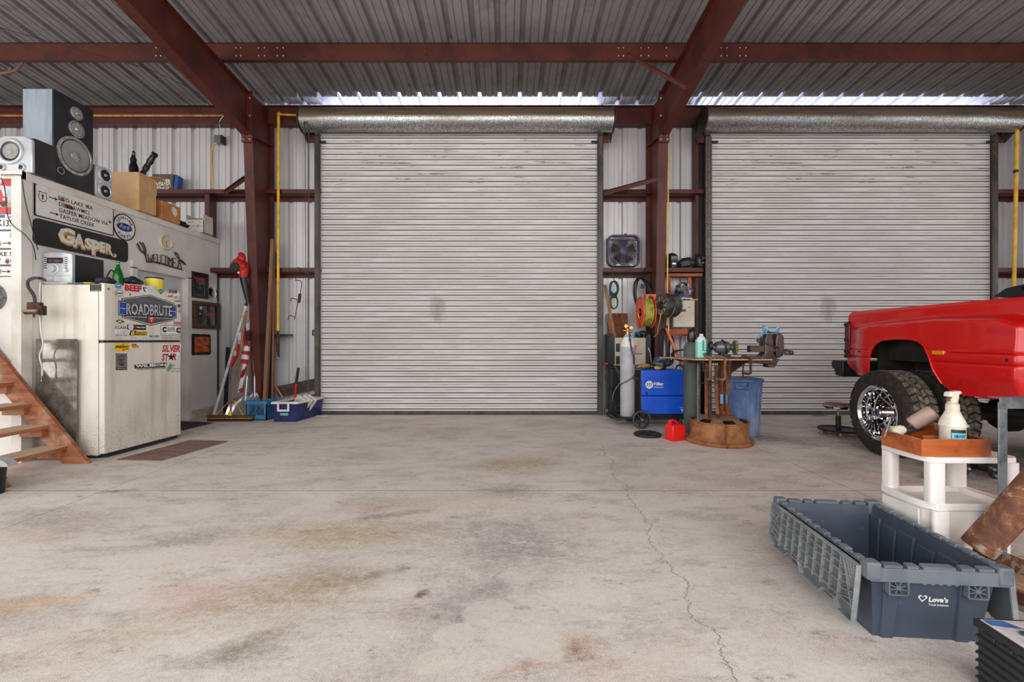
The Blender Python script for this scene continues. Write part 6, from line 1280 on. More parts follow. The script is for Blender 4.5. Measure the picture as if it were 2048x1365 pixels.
b = mb(m_rust); b.box(-0.15, 0.16, -0.006, 0.0, 0, 0.76); tag(b.build('steel_plate', loc=(at(1236, 0, 7.0)[0], 7.01, 0.79), rot=(-0.08, 0, 0)), 'rusty brown steel plate leaning behind the beige welder', 'plate')
# beige welder on its stand
bw = thing('welder', 'beige welding power source with black side frames and a red badge', 'welder', at(1262, 732, 6.55)); m_beige = mat('beige_metal', (190, 182, 166), 0.5, c2=(172, 162, 144), ns=3, dirt=(120, 106, 90), ds=10, dlo=0.64, dhi=0.8)
w0, w1, wz = rl(bw, 1229, 0, 6.55).x, rl(bw, 1292, 0, 6.55).x, 0.405
b = mb(m_beige); b.box(w0, w1, 0, 0.45, 0.0, wz); b.build('case', parent=bw, bevel=0.01)
for s, xx in ((-1, w0), (1, w1)):
    b = mb(m_black); b.prism([(0, 0), (0.07 * s, 0), (0.07 * s, wz + 0.035), (0.03 * s, wz + 0.06), (0, wz + 0.01)], (xx, -0.01, 0), X_, Z_, Y_ * 0.47); b.build('side_frame', parent=bw, bevel=0.006)
for z in (0.02, 0.2):
    b = mb(m_dark); b.box(w0 + 0.02, w0 + 0.075, -0.006, 0, z, z + 0.12); b.build('vent', parent=bw, bevel=0.003)
b = mb(mat('badge_red', (232, 66, 40), 0.4)); b.prism([(-0.025, 0.0), (0.02, 0.01), (0.035, 0.075), (-0.01, 0.07)], (0.055, -0.0012, 0.225), X_, Z_, -Y_ * 0.001); b.prism([(-0.02, -0.05), (0.015, -0.045), (0.022, -0.01), (-0.014, -0.014)], (0.048, -0.0012, 0.225), X_, Z_, -Y_ * 0.001); b.build('badge', parent=bw)
b = mb(m_ink); b.text('IDEALARC', (0.1, -0.002, 0.165), X_, Z_, 0.03, 0, 0.04, shear=0.3, fit=0.13, fith=0.016); b.build('lettering', parent=bw)
b = mb(m_black); b.box(w0 - 0.05, w1 + 0.06, 0, 0.44, -0.04, 0); b.box(w0 - 0.04, w0 + 0.16, 0.02, 0.40, -0.72, -0.04); b.box(w1 - 0.1, w1 + 0.05, 0.05, 0.4, -0.74, -0.04); b.box(w0 - 0.06, w1 + 0.06, 0.0, 0.44, -bw.location.z + 0.002, -0.70); b.build('undercarriage', parent=bw, bevel=0.01)
b = mb(m_dark)
for k in range(14): b.cyl((w0 - 0.075, 0.0, 0.04 + k * 0.026), (w0 - 0.075, -0.014, 0.04 + k * 0.026), 0.006, n=6)
o = b.build('frame_perforations', parent=bw)
b = mb(m_galv); b.tube([(w0 + 0.2, 0.1, wz), (w0 + 0.2, 0.1, wz + 0.07), (w1 + 0.0, 0.1, wz + 0.07), (w1, 0.1, wz)], 0.006, 6); b.build('lifting_bail', parent=bw)
lump('clamp_bundle', 'dark jumble of clamps and rags on top of the beige welder', 'clamps', (at(1277, 0, 6.75)[0], 6.75, bw.location.z + wz + 0.002), 0.07, (1.6, 1, 0.6), m_navy, 21, 0.3, 22)
b = mb(mat('clear_blue_cup', (120, 166, 210), 0.2)); b.lathe([(0.035, 0), (0.045, 0.09), (0.04, 0.09), (0.03, 0.006), (0, 0.006)], n=16); tag(b.build('cup', loc=(at(1266, 0, 6.65)[0], 6.68, bw.location.z + wz + 0.002)), 'pale blue cup on the beige welder', 'cup')
for i, (pp, lab, r) in enumerate((([at(1219, 726, 6.5), at(1211, 740, 6.4), at(1212, 762, 6.4), at(1220, 775, 6.4), at(1228, 782, 6.45)], 'red-ended black cable looping left of the grey cylinder', 0.012),
        ([at(1226, 728, 6.5), at(1234, 740, 6.3), at(1244, 750, 6.25)], 'thin grey cable running behind the grey cylinder', 0.006), ([at(1240, 766, 6.53), at(1228, 785, 6.53), at(1226, 803, 6.53), at(1240, 808, 6.55)], 'thin pale cable looping beside the cart', 0.0035), ([at(1242, 813, 6.53), at(1233, 812, 6.53), at(1231, 820, 6.53), at(1241, 824, 6.55)], 'small cable loop low beside the cart', 0.0035),
        ([at(1293, 690, 6.56), at(1300, 706, 6.54), at(1304, 738, 6.56)], 'pale flat strap hanging right of the beige welder', 0.01))):
    wire('welding_lead', lab, pp, r, (m_bcord, m_galv, m_galv, m_galv, m_galv)[i], 'cable')
b = mb(m_red); b.box(-0.02, 0.02, -0.015, 0.015, -0.012, 0.012); tag(b.build('clamp_end', loc=at(1213, 728, 6.45), bevel=0.004), 'red clamp end of the looping black cable', 'clamp')
b = mb(m_galv); b.lathe([(0.05, 0), (0.06, 0.1), (0.055, 0.1), (0.045, 0.005), (0, 0.005)], n=20); tag(b.build('metal_cup', loc=(at(1216, 0, 6.85)[0], 6.85, 0.001)), 'small galvanized cup on the floor left of the cart', 'cup')
# gas cylinder
cyX = (1255 - 1016) / 150.4; gc = thing('gas_cylinder', 'tall light grey gas cylinder standing on the welder cart', 'gas cylinder', (cyX, 6.05, 0.115))
m_cyl = mat('cylinder_grey', (178, 176, 180), 0.45, c2=(160, 158, 162), ns=4, dirt=(110, 100, 96), ds=9, dlo=0.66, dhi=0.8)
b = mb(m_cyl); b.lathe([(0.0, 0.0), (0.088, 0.0), (0.095, 0.012), (0.095, 0.94), (0.085, 0.985), (0.05, 1.06), (0.032, 1.09), (0.03, 1.10), (0, 1.10)], n=32); b.build('body', parent=gc)
b = mb(Wt); b.lathe([(0.0965, 0.93), (0.087, 0.985), (0.053, 1.058)], n=24, arc=0.5, a0=-PI + 0.2); b.mat(Tl)
b.prism([(0.0, 0.028), (0.02, 0.0), (0.0, -0.028), (-0.02, 0.0)], (0.012, -0.08, 1.02), X_, Vector((0, 0.35, 0.94)), -Y_ * 0.0015); b.build('shoulder_label', parent=gc)
b = mb(m_brass); b.cyl((0, 0, 1.10), (0, 0, 1.17), 0.018, n=10); b.cyl((-0.06, -0.01, 1.145), (0.05, -0.01, 1.15), 0.012, n=10); b.lathe([(0.028, 0), (0.03, 0.01), (0.02, 0.02), (0, 0.02)], (0, 0, 1.17), Z_, 12); b.build('valve', parent=gc)
for dx, dz in ((-0.03, 1.205), (0.035, 1.18)):
    b = mb(m_brass); b.lathe([(0.026, 0), (0.028, 0.012), (0.024, 0.02)], (dx, -0.03, dz), -Y_, 16); b.mat(Wt); b.lathe([(0.022, 0.018), (0.0, 0.019)], (dx, -0.03, dz), -Y_, 12); b.build('gauge', parent=gc)
b = mb(m_brass); b.ball((0.045, -0.01, 1.13), 0.02, 10); b.cyl((0.05, -0.01, 1.08), (0.05, -0.01, 1.13), 0.012, n=8); b.build('regulator', parent=gc)
b = mb(m_dark)
for k in range(14):
    a = -PI + 0.15 + k * 0.21; b.torus((0.1 * math.cos(a), 0.1 * math.sin(a), 0.42 + k * 0.012), (math.cos(a), math.sin(a), 0.5 if k % 2 else -0.5), 0.011, 0.003, 8, 4)
b.build('retaining_chain', parent=gc)
wire('gas_hose', 'black gas hose curving down from the cylinder regulator', [at(1259, 668, 5.96), at(1261, 685, 5.93), at(1264, 702, 5.93), at(1268, 715, 5.93), at(1268, 730, 5.98)], 0.009, m_bcord, 'hose')
# blue welder on its cart
mw = thing('wire_welder', 'bright blue wire feed welder on a two-wheeled cart', 'welder', ((1283 - 1016) / 154.2, 5.9, 0)); m_mblue = mat('welder_blue', (22, 92, 220), 0.35, c2=(16, 80, 204), ns=2)
ww, wd = 0.575, 0.36
b = mb(m_mblue); b.box(0, ww, 0, wd, 0.43 - 0.02, 0.743); b.build('upper_case', parent=mw, bevel=0.014, seg=3)
b = mb(m_mblue); b.box(0, ww, -0.004, wd, 0.175, 0.405); b.build('side_door', parent=mw, bevel=0.006)
b = mb(mat('welder_front_black', (40, 38, 38), 0.5, c2=(62, 58, 54), ns=20)); b.box(-0.012, 0.0, 0.01, wd - 0.01, 0.17, 0.735); b.build('front_panel', parent=mw)
b = mb(Wt); b.lathe([(0.050, 0.0), (0.050, 0.0012)], (0.10, -0.001, 0.555), -Y_, 32)
b.mat(m_mblue)
b.mat(m_ink)
for k in (-1, 0, 1): b.prism([(-0.009 + k * 0.024 - 0.008, -0.024), (0.0 + k * 0.024 - 0.008, -0.024), (0.012 + k * 0.024 - 0.002, 0.024), (0.002 + k * 0.024 - 0.002, 0.024)], (0.104, -0.0022, 0.555), X_, Z_, -Y_ * 0.0006)
b.mat(Wt); b.text('Miller', (0.222, -0.0012, 0.548), X_, Z_, 0.05, 0, 0.05, fit=0.125, fith=0.038); b.text('Millermatic', (0.222, -0.0012, 0.516), X_, Z_, 0.05, 0, 0.03, shear=0.2, fit=0.12, fith=0.014); b.build('logo', parent=mw)
b = mb(Wt); b.text('TS', (0.535, -0.0055, 0.2), X_, Z_, 0.04, 0, 0.04, fit=0.055, fith=0.04); b.text('XMT', (0.52, -0.0055, 0.255), X_, Z_, 0.04, 0, 0.02, fit=0.06, fith=0.01); b.build('corner_lettering', parent=mw)
b = mb(m_black); b.box(0.05, 0.078, -0.004, 0, 0.425, 0.46); b.build('switch', parent=mw, bevel=0.002)
b = mb(m_black); b.box(-0.26, ww, 0.04, wd + 0.02, 0.095, 0.13); b.box(-0.33, -0.26, 0.02, wd + 0.05, 0.085, 0.12); b.box(0.0, ww, 0.05, wd, 0.12, 0.175); b.build('cart_deck', parent=mw, bevel=0.004)
b = mb(m_black); b.bar((-0.02, 0.3, 0.13), (-0.25, 0.32, 0.75), 0.02, 0.03); b.bar((-0.09, 0.06, 0.63), (0.0, 0.06, 0.63), 0.01, 0.02); b.build('cart_frame', parent=mw)
for y, lab_ in ((-0.1, 'w'), (wd + 0.08, 'w')):
    wl_ = MB(); wl_.mat(m_rubber); c_ = (-0.03, y, 0.122); wl_.lathe([(0.098, -0.018), (0.118, -0.016), (0.122, 0), (0.118, 0.016), (0.098, 0.018)], c_, Y_, 32, cap=False)
    wl_.mat(mat('tyre_edge_grey', (120, 112, 104), 0.7)); wl_.torus((-0.03, y - 0.017, 0.122), Y_, 0.108, 0.0035, 32, 5); wl_.mat(m_black); wl_.lathe([(0.1, -0.008), (0.1, 0.01)], c_, Y_, 32, cap=False)
    for k in range(6):
        a = 2 * PI * k / 6; wl_.prism([(0.02, -0.009), (0.1, 0.012), (0.1, 0.034), (0.02, 0.009)], (-0.03, y - 0.013, 0.122), (math.cos(a), 0, math.sin(a)), (-math.sin(a), 0, math.cos(a)), Y_ * 0.012)
    wl_.build('wheel', parent=mw)
    b = mb(m_galv); b.cyl((-0.03, y - 0.03, 0.122), (-0.03, y + 0.02, 0.122), 0.016, n=12); b.build('wheel_hub', parent=mw)
b = mb(m_dark); b.cyl((-0.03, -0.12, 0.122), (-0.03, wd + 0.1, 0.122), 0.009, n=8); b.build('axle', parent=mw)
for x in (0.5,):
    for y in (0.07, 0.3): b = mb(m_black); b.cyl((x, y - 0.012, 0.045), (x, y + 0.012, 0.045), 0.043, n=16); b.box(x - 0.01, x + 0.01, y - 0.02, y + 0.02, 0.05, 0.1); b.build('caster', parent=mw)
zt_ = 0.7455
lump('work_gloves', 'yellow and brown work gloves lying on the blue welder', 'gloves', (1.80, 6.05, zt_), 0.06, (1.9, 1.0, 0.5), mat('glove_leather', (184, 148, 70), 0.8, c2=(74, 62, 46), ns=22, lo=0.45, hi=0.55, bump=0.6), 31, 0.3, 22)
lump('helmet_headgear', 'blue grey welding headgear heaped on the blue welder', 'headgear', (2.04, 6.05, zt_), 0.085, (1.2, 1.0, 0.95), mat('headgear_grey', (84, 94, 116), 0.5, c2=(34, 36, 44), ns=18, lo=0.42, hi=0.56, bump=0.8), 33, 0.3, 24)
lump('leather_glove', 'yellow palmed glove in front of the heaped headgear', 'glove', (1.97, 5.95, zt_), 0.035, (1.6, 0.8, 0.6), mat('glove_yellow', (206, 156, 56), 0.7, c2=(150, 100, 40), ns=16), 34, 0.25, 16)
wire('torch_cable', 'looping torch cables over the right end of the blue welder', [at(1352, 738, 6.1), at(1355, 732, 6.1), at(1362, 731, 6.1), at(1368, 738, 6.05), at(1372, 750, 6.0)], 0.012, m_bcord, 'cable')
# big dark cylinder
dc = thing('gas_cylinder', 'dark green-grey gas cylinder with a black domed cap behind the table', 'gas cylinder', (2.25, 5.57, 0)); m_dcyl = mat('cylinder_dark', (82, 92, 86), 0.55, c2=(66, 74, 70), ns=3, st=(1, 1, 0.4), dirt=(130, 96, 72), ds=8, dlo=0.66, dhi=0.8)
b = mb(m_dcyl); b.lathe([(0, 0.0), (0.09, 0.0), (0.095, 0.01), (0.095, 1.03), (0.088, 1.065), (0.06, 1.10), (0.05, 1.11), (0, 1.11)], n=32); b.build('body', parent=dc)
b = mb(mat('cap_black', (26, 26, 28), 0.2)); b.lathe([(0.05, 1.108), (0.052, 1.115), (0.05, 1.21), (0.046, 1.25), (0.03, 1.277), (0, 1.285)], n=28); b.build('cap', parent=dc)
# floor things
pw = thing('stacked_disc', 'flat black rubber disc lying on the floor before the cart', 'disc', (1.655, 5.4, 0)); b = mb(m_rubber); b.lathe([(0.0, 0.0), (0.15, 0.0), (0.158, 0.01), (0.156, 0.028), (0.14, 0.036), (0.09, 0.03), (0.05, 0.036), (0, 0.036)], n=36); b.build('disc', parent=pw)
b = mb(m_rubber)
for k in range(12):
    a = 2 * PI * k / 12; b.bar((0.06 * math.cos(a), 0.06 * math.sin(a), 0.036), (0.135 * math.cos(a), 0.135 * math.sin(a), 0.036), 0.018, 0.01)
b.build('raised_ribs', parent=pw)
jc = thing('gas_can', 'small bright red plastic gas can on the floor beside the rusty wheel stand', 'gas can', (1.90, 5.17, 0), math.radians(24)); m_can = mat('can_red', (232, 30, 24), 0.35, c2=(216, 24, 20))
b = mb(m_can); b.prism([(-0.09, 0), (0.09, 0), (0.095, 0.01), (0.095, 0.165), (0.085, 0.18), (-0.085, 0.18), (-0.095, 0.165), (-0.095, 0.01)], (0, -0.065, 0.001), X_, Z_, Y_ * 0.13); b.build('body', parent=jc, bevel=0.012, seg=3)
b = mb(m_can); b.ringprism([(-0.09, 0.17), (-0.085, 0.235), (-0.03, 0.24), (0.03, 0.205), (0.045, 0.17), (-0.02, 0.165)], [(-0.062, 0.175), (-0.06, 0.212), (-0.03, 0.214), (0.012, 0.19), (0.018, 0.175), (-0.02, 0.175)], (0, -0.016, 0), X_, Z_, Y_ * 0.032); b.build('handle', parent=jc, bevel=0.005)
b = mb(m_black); b.lathe([(0.026, 0.17), (0.026, 0.21), (0.02, 0.215), (0, 0.215)], (0.07, 0.0, 0), Z_, 16); b.build('cap', parent=jc)
b = mb(mat('can_label', (226, 186, 90), 0.5, c2=(40, 36, 30), ns=60)); b.box(0.0955, 0.0965, -0.045, 0.045, 0.03, 0.14); b.build('warning_label', parent=jc)
# ============================================================ bench made on a truck rim
BX, BY = 2.36, 5.09; TZ = 0.94
bs = thing('rim_work_stand', 'rusty steel work table welded on an old truck wheel', 'work table', (BX, BY, 0))
m_rim = rust_mat('rim_rust', (148, 96, 58), (104, 64, 42), (172, 122, 80), 0.85, 0.1, 7); m_rimtop = rust_mat('rim_face_rust', (140, 112, 92), (108, 82, 64), (160, 132, 112), 0.85, 0.1, 5)
b = mb(m_rim); b.lathe([(0.30, 0.0), (0.342, 0.002), (0.354, 0.018), (0.350, 0.036), (0.335, 0.046), (0.315, 0.048), (0.303, 0.062), (0.302, 0.225), (0.31, 0.235), (0.308, 0.245), (0.292, 0.245), (0.288, 0.20)], n=64); b.build('wheel_rim', parent=bs)
b = mb(m_rimtop)
n = 72; ring = lambda r, z: [(r * math.cos(2 * PI * k / n), r * math.sin(2 * PI * k / n), z) for k in range(n)]
prof = [(0.292, 0.232), (0.278, 0.236), (0.205, 0.268), (0.16, 0.288), (0.06, 0.29)]; vs = []
for r, z in prof: vs += ring(r, z)
fs = []
for i in range(len(prof) - 1):
    for k in range(n):
        if i == 1 and ((k - 51) % 12) < 6: continue
        j = (k + 1) % n; fs.append((i * n + k, i * n + j, (i + 1) * n + j, (i + 1) * n + k))
fs.append(tuple(range(4 * n, 5 * n))); b.add(vs, fs); b.build('wheel_face', parent=bs)
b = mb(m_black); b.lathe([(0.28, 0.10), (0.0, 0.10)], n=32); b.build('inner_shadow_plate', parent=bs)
b = mb(m_rust); b.tube([(-0.07, -0.29, 0.25), (-0.07, -0.312, 0.235), (-0.072, -0.312, 0.06), (-0.07, -0.335, 0.04), (-0.075, -0.35, 0.02)], 0.007, 6); b.ball((-0.072, -0.34, 0.035), 0.014, 8); b.build('hook_rod', parent=bs)
px_ = 0.055
b = mb(m_rust); b.box(px_ - 0.045, px_ + 0.045, -0.045, 0.045, 0.30, TZ - 0.012); b.build('post', parent=bs, bevel=0.006)
b = mb(m_rust); b.box(px_ - 0.075, px_ + 0.075, -0.075, 0.075, 0.288, 0.302); b.build('base_plate', parent=bs, bevel=0.002)
for dx, dy in ((-1, 0), (1, 0), (0, -1), (0, 1)):
    b = mb(m_rust); b.prism([(0.045, 0.302), (0.10, 0.302), (0.045, 0.40)], (px_, 0, 0) if True else 0, (dx, dy, 0), Z_, Vector((dy, dx, 0)) * 0.006); b.build('gusset', parent=bs)
m_plate = mat('bench_plate', (186, 164, 144), 0.55, c2=(160, 134, 112), ns=3, m=0.3, dirt=(104, 76, 58), ds=7, dlo=0.6, dhi=0.75)
b = mb(m_plate); b.prism([(1.93 - BX, 4.68 - BY), (2.72 - BX, 4.68 - BY), (2.72 - BX, 5.32 - BY), (1.77 - BX, 5.32 - BY)], (0, 0, TZ - 0.012), X_, Y_, Z_ * 0.012); b.build('table_top', parent=bs, bevel=0.001)
b = mb(m_rustdark); b.box(-0.35, 0.34, -0.03, 0.03, TZ - 0.06, TZ - 0.012); b.box(0.12, 0.34, -0.40, -0.37, TZ - 0.045, TZ - 0.012); b.prism([(0.1, TZ - 0.06), (0.3, TZ - 0.06), (0.1, TZ - 0.2)], (0, -0.01, 0), X_, Z_, Y_ * 0.01); b.build('under_frame', parent=bs)
b = mb(m_dark); b.tube([(-0.33, -0.36, TZ - 0.02), (-0.33, -0.36, TZ - 0.13), (-0.31, -0.36, TZ - 0.145), (-0.24, -0.36, TZ - 0.145)], 0.006, 6); b.build('side_hook', parent=bs)
# C clamps hung on the table edge
def cclamp(lab, x, y, w, h, rz, m, tilt=0.0):
    o = thing('c_clamp', lab, 'clamp', (x, y, TZ + 0.005), rz, 'clamps hung on the table'); t_ = 0.026
    b = mb(m); b.tube(spline([(0, 0, 0.0), (0, 0, 0.018), (w * 0.35, 0, 0.025), (w, 0, 0.0), (w, 0, -h * 0.5), (w, 0, -h), (w * 0.75, 0, -h - 0.014), (0.0, 0, -h - 0.005)], 4), [t_ * 0.5] * 29, 6); b.build('frame', parent=o)
    b = mb(m_rustdark); b.cyl((0.01, 0, -h - 0.06), (0.01, 0, -h * 0.45), 0.009, n=8); b.ball((0.01, 0, -h * 0.45), 0.016, 8); b.build('screw', parent=o)
    b = mb(m_rustdark); b.cyl((-0.03, 0, -h - 0.05), (0.05, 0, -h - 0.05), 0.005, n=6); b.build('handle', parent=o)
    return o
m_cl = rust_mat('clamp_rust', (128, 92, 68), (90, 64, 48), (156, 118, 90), 0.6, 0.3, 12)
cclamp('rusty C clamp at the left front edge of the table', 2.02, 4.665, 0.055, 0.2, 0.15, m_cl); cclamp('broad rusty C clamp next along the table edge', 2.12, 4.665, 0.105, 0.2, 0.05, m_cl)
cclamp('narrow dark C clamp beside the post', 2.27, 4.665, 0.045, 0.16, 1.0, m_rustdark); cclamp('small dark C clamp right of the post', 2.40, 4.665, 0.085, 0.14, -0.05, m_rustdark)
rnd = random.Random(11)
labs = ['long pale steel bar hanging at the left under the table', 'brown bar hanging beside the pale steel bar', 'dark pry bar hanging in the middle of the bundle', 'rusty chisel bar hanging right of the pry bar', 'slim rusty rod hanging near the post', 'dark file hanging next to the post', 'brown twisted rod hanging in the bundle behind']
for i, (x, y, w, L_, m) in enumerate(((2.02, 4.82, 0.035, 0.60, m_galv), (2.09, 4.80, 0.028, 0.56, m_rust), (2.14, 4.84, 0.03, 0.58, m_rustdark), (2.19, 4.80, 0.032, 0.52, m_rust), (2.24, 4.83, 0.022, 0.56, m_rustdark), (2.29, 4.81, 0.026, 0.48, m_rustdark), (2.165, 4.9, 0.03, 0.56, m_rust))):
    b = mb(m); b.box(-w / 2, w / 2, -0.008, 0.008, -L_, 0.0); b.torus((0, 0, 0.012), Y_, 0.012, 0.004, 10, 5)
    tag(b.build('hanging_bar', loc=(x, y, TZ - 0.07), rot=(rnd.uniform(-.03, .03), rnd.uniform(-.05, .05), rnd.uniform(-.5, .5)), bevel=0.002), labs[i], 'tool', 'bars hung under the table')
for i, (x, c_, lab) in enumerate(((2.235, (120, 140, 160), 'small silver and blue tool hung low in the bundle'), (2.285, (60, 100, 130), 'small blue handled tool hung low by the post'))):
    b = mb(mat('tool_blue_%s' % ('a', 'b')[i], c_, 0.4)); b.box(-0.014, 0.014, -0.012, 0.012, 0, 0.1); tag(b.build('hanging_tool', loc=(x, 4.76, 0.47), bevel=0.004), lab, 'tool')
    b.M = Matrix()
# jug
jg = thing('fluid_jug', 'pale aqua fluid jug with a teal label on the work table', 'jug', ((1402.5 - 1016) * 5.06 / 910, 5.06, TZ + 0.001))
t = NT('aqua_jug'); sx = t.n('ShaderNodeSeparateXYZ'); t.l(t.tc.outputs['Object'], sx.inputs[0])
t.base(t.ramp(sx.outputs[2], [(0.17, lin((140, 214, 196))), (0.19, lin((206, 222, 218)))])); t.set(rough=0.3); m_jug = t.m
b = mb(m_jug); b.prism(rrect(0.115, 0.085, 0.025), (0, 0, 0), X_, Y_, Z_ * 0.2); b.add([], []); b.lathe([(0.05, 0.195), (0.045, 0.215), (0.025, 0.238), (0.018, 0.242), (0.018, 0.25)], n=24); b.build('body', parent=jg, bevel=0.008)
b = mb(m_white); b.lathe([(0.021, 0.245), (0.021, 0.263), (0, 0.264)], n=18); b.build('cap', parent=jg)
b = mb(Tl); b.box(-0.004, 0.05, -0.0445, -0.0435, 0.075, 0.205); b.box(0.0, 0.045, -0.0445, -0.0435, 0.02, 0.055); b.mat(Wt)
for k in range(4): b.ringprism(circ(0.013, 10, 0.023, 0.095 + k * 0.03), circ(0.007, 10, 0.023, 0.095 + k * 0.03), (0, -0.0455, 0), X_, Z_, -Y_ * 0.0004)
b.build('label', parent=jg)
# bench grinder
gr = thing('bench_buffer', 'grey bench buffer with a wire wheel at its right end on the table', 'grinder', ((1446 - 1016) * 4.98 / 910, 4.98, TZ + 0.001), -0.15); m_gry = mat('motor_grey', (104, 106, 110), 0.35, m=0.4, c2=(72, 72, 76), ns=10)
b = mb(m_gry); b.lathe([(0.0, -0.12), (0.03, -0.12), (0.035, -0.085), (0.055, -0.08), (0.066, -0.05), (0.068, 0.03), (0.06, 0.055), (0.035, 0.07), (0.03, 0.105), (0, 0.105)], (0, 0, 0.115), X_, 28); b.build('motor', parent=gr)
b = mb(m_dark); b.prism([(-0.07, 0), (0.07, 0), (0.05, 0.02), (0.03, 0.06), (-0.03, 0.06), (-0.05, 0.02)], (0, -0.05, 0), X_, Z_, Y_ * 0.1); b.build('base', parent=gr, bevel=0.006)
b = mb(m_bcord); b.torus((0.01, 0, 0.115), (1, 0.0, 0.2), 0.082, 0.008, 28, 6); b.tube(spline([(0.0, -0.06, 0.04), (-0.05, -0.09, 0.012), (0.03, -0.11, 0.01), (0.09, -0.08, 0.01)], 4), 0.006, 6); b.build('power_cord', parent=gr)
b = mb(m_black); b.lathe([(0.0, -0.01), (0.05, -0.01), (0.052, 0.0), (0.05, 0.02), (0, 0.02)], (-0.135, 0, 0.13), X_, 20); b.bar((-0.14, -0.02, 0.12), (-0.17, -0.03, 0.01), 0.03, 0.02); b.build('left_guard', parent=gr)
b = mb(mat('wire_wheel_brass', (150, 140, 84), 0.7, m=0.2, c2=(70, 68, 46), ns=50)); pts = []
for k in range(24):
    a = 2 * PI * k / 24; r0 = 0.083 if k % 2 else 0.074; pts.append((r0 * math.cos(a), r0 * math.sin(a)))
b.prism(pts, (0.115, 0, 0.115), Y_, Z_, X_ * 0.022); b.build('wire_wheel', parent=gr)
b = mb(m_galv); b.cyl((0.10, 0, 0.115), (0.155, 0, 0.115), 0.014, n=10); b.lathe([(0.045, 0), (0.045, 0.003)], (0.111, 0, 0.115), X_, 20); b.build('arbor', parent=gr)
for lab, x, y, L_, a, m in (('rusty pliers lying on the table right of the buffer', 2.45, 4.85, 0.13, 0.1, m_rust), ('rusty wrench lying beside the pliers', 2.38, 4.80, 0.12, -0.2, m_rustdark), ('steel rod lying along the front of the table', 2.22, 4.76, 0.2, 0.05, m_galv)):
    b = mb(m); b.bar((-L_ / 2, 0, 0.008), (L_ / 2, 0, 0.008), 0.012, 0.01); b.cyl((L_ / 2, 0, 0.002), (L_ / 2, 0, 0.014), 0.014, n=8); tag(b.build('hand_tool', loc=(x, y, TZ + 0.001), rot=(0, 0, a), bevel=0.002), lab, 'tool', 'hand tools on the table')
# vise
vs_ = thing('bench_vise', 'big worn bench vise at the right end of the work table', 'vise', (2.70, 4.80, TZ)); m_v = mat('vise_iron', (86, 76, 70), 0.42, m=0.55, c2=(62, 54, 50), ns=8, dirt=(120, 96, 80), ds=16, dlo=0.62, dhi=0.74)
b = mb(m_v); b.prism([(-0.05, -0.055), (0.09, -0.055), (0.1, 0.02), (0.07, 0.06), (0.07, 0.2), (0.055, 0.26), (-0.0, 0.26), (-0.02, 0.2), (-0.02, 0.06), (-0.06, 0.02)], (0, -0.06, 0), X_, Z_, Y_ * 0.12); b.build('fixed_jaw', parent=vs_, bevel=0.010, seg=3)
b = mb(m_v); b.prism([(0.10, 0.0), (0.17, 0.03), (0.185, 0.09), (0.18, 0.23), (0.16, 0.262), (0.11, 0.262), (0.095, 0.2)], (0, -0.055, 0), X_, Z_, Y_ * 0.11); b.build('moving_jaw', parent=vs_, bevel=0.012, seg=3)
b = mb(m_v); b.box(-0.16, 0.12, -0.04, 0.04, 0.07, 0.14); b.build('slide', parent=vs_, bevel=0.005)
b = mb(m_v); b.box(-0.19, 0.02, -0.05, 0.05, 0.001, 0.03); b.prism([(0.02, -0.09), (0.09, -0.09), (0.14, 0.0), (0.0, 0.0)], (0, -0.05, 0), X_, Z_, Y_ * 0.1); b.build('swivel_base', parent=vs_, bevel=0.005)
b = mb(m_galv); b.cyl((0.16, 0, 0.085), (0.26, 0, 0.07), 0.024, n=14); b.ball((0.24, 0, 0.075), 0.032, 12); b.build('screw_head', parent=vs_)
b = mb(m_v); b.cyl((-0.09, -0.08, 0.185), (0.235, -0.035, 0.08), 0.008, n=8); b.ball((-0.10, -0.081, 0.19), 0.022, 12); b.ball((0.27, -0.03, 0.066), 0.024, 12); b.build('handle_bar', parent=vs_)
m_shop = mat('blue_shop_towel', (150, 186, 216), 0.8, c2=(96, 136, 176), ns=12, bump=0.5, bs=30)
def crumple(lab, loc, w, h, seed, rot):
    rnd = random.Random(seed); n = 9; vs = []; 
    for j in range(n):
        for i in range(n):
            u, v_ = i / (n - 1) - 0.5, j / (n - 1) - 0.5
            vs.append((u * w + rnd.uniform(-.006, .006), 0.018 * math.sin(7 * u + 3 * v_ + seed) + rnd.uniform(-.006, .006), v_ * h + 0.02 * math.cos(6 * u + seed) * (0.5 - v_)))
    m_ = len(vs); vs += [(x, y + 0.004, z) for x, y, z in vs]; fs = []
    for j in range(n - 1):
        for i in range(n - 1): a = j * n + i; fs += [(a, a + 1, a + n + 1, a + n), (m_ + a, m_ + a + n, m_ + a + n + 1, m_ + a + 1)]
    for k in range(n - 1): fs += [(k, k + 1, m_ + k + 1, m_ + k), (n * (n - 1) + k, n * (n - 1) + k + 1, m_ + n * (n - 1) + k + 1, m_ + n * (n - 1) + k), (k * n, (k + 1) * n, m_ + (k + 1) * n, m_ + k * n), (k * n + n - 1, (k + 1) * n + n - 1, m_ + (k + 1) * n + n - 1, m_ + k * n + n - 1)]
    b = mb(m_shop); b.add(vs, fs); return tag(b.build('shop_towel', loc=loc, rot=rot, sharp=80), lab, 'rag')
crumple('pale blue shop towel poking up left of the vise jaws', (2.695, 4.80, TZ + 0.285), 0.07, 0.13, 1, (0.2, 0.2, 0.4)); crumple('blue shop towel draped over the top of the vise jaws', (2.79, 4.80, TZ + 0.288), 0.17, 0.06, 4, (0.9, -0.1, 0.1))
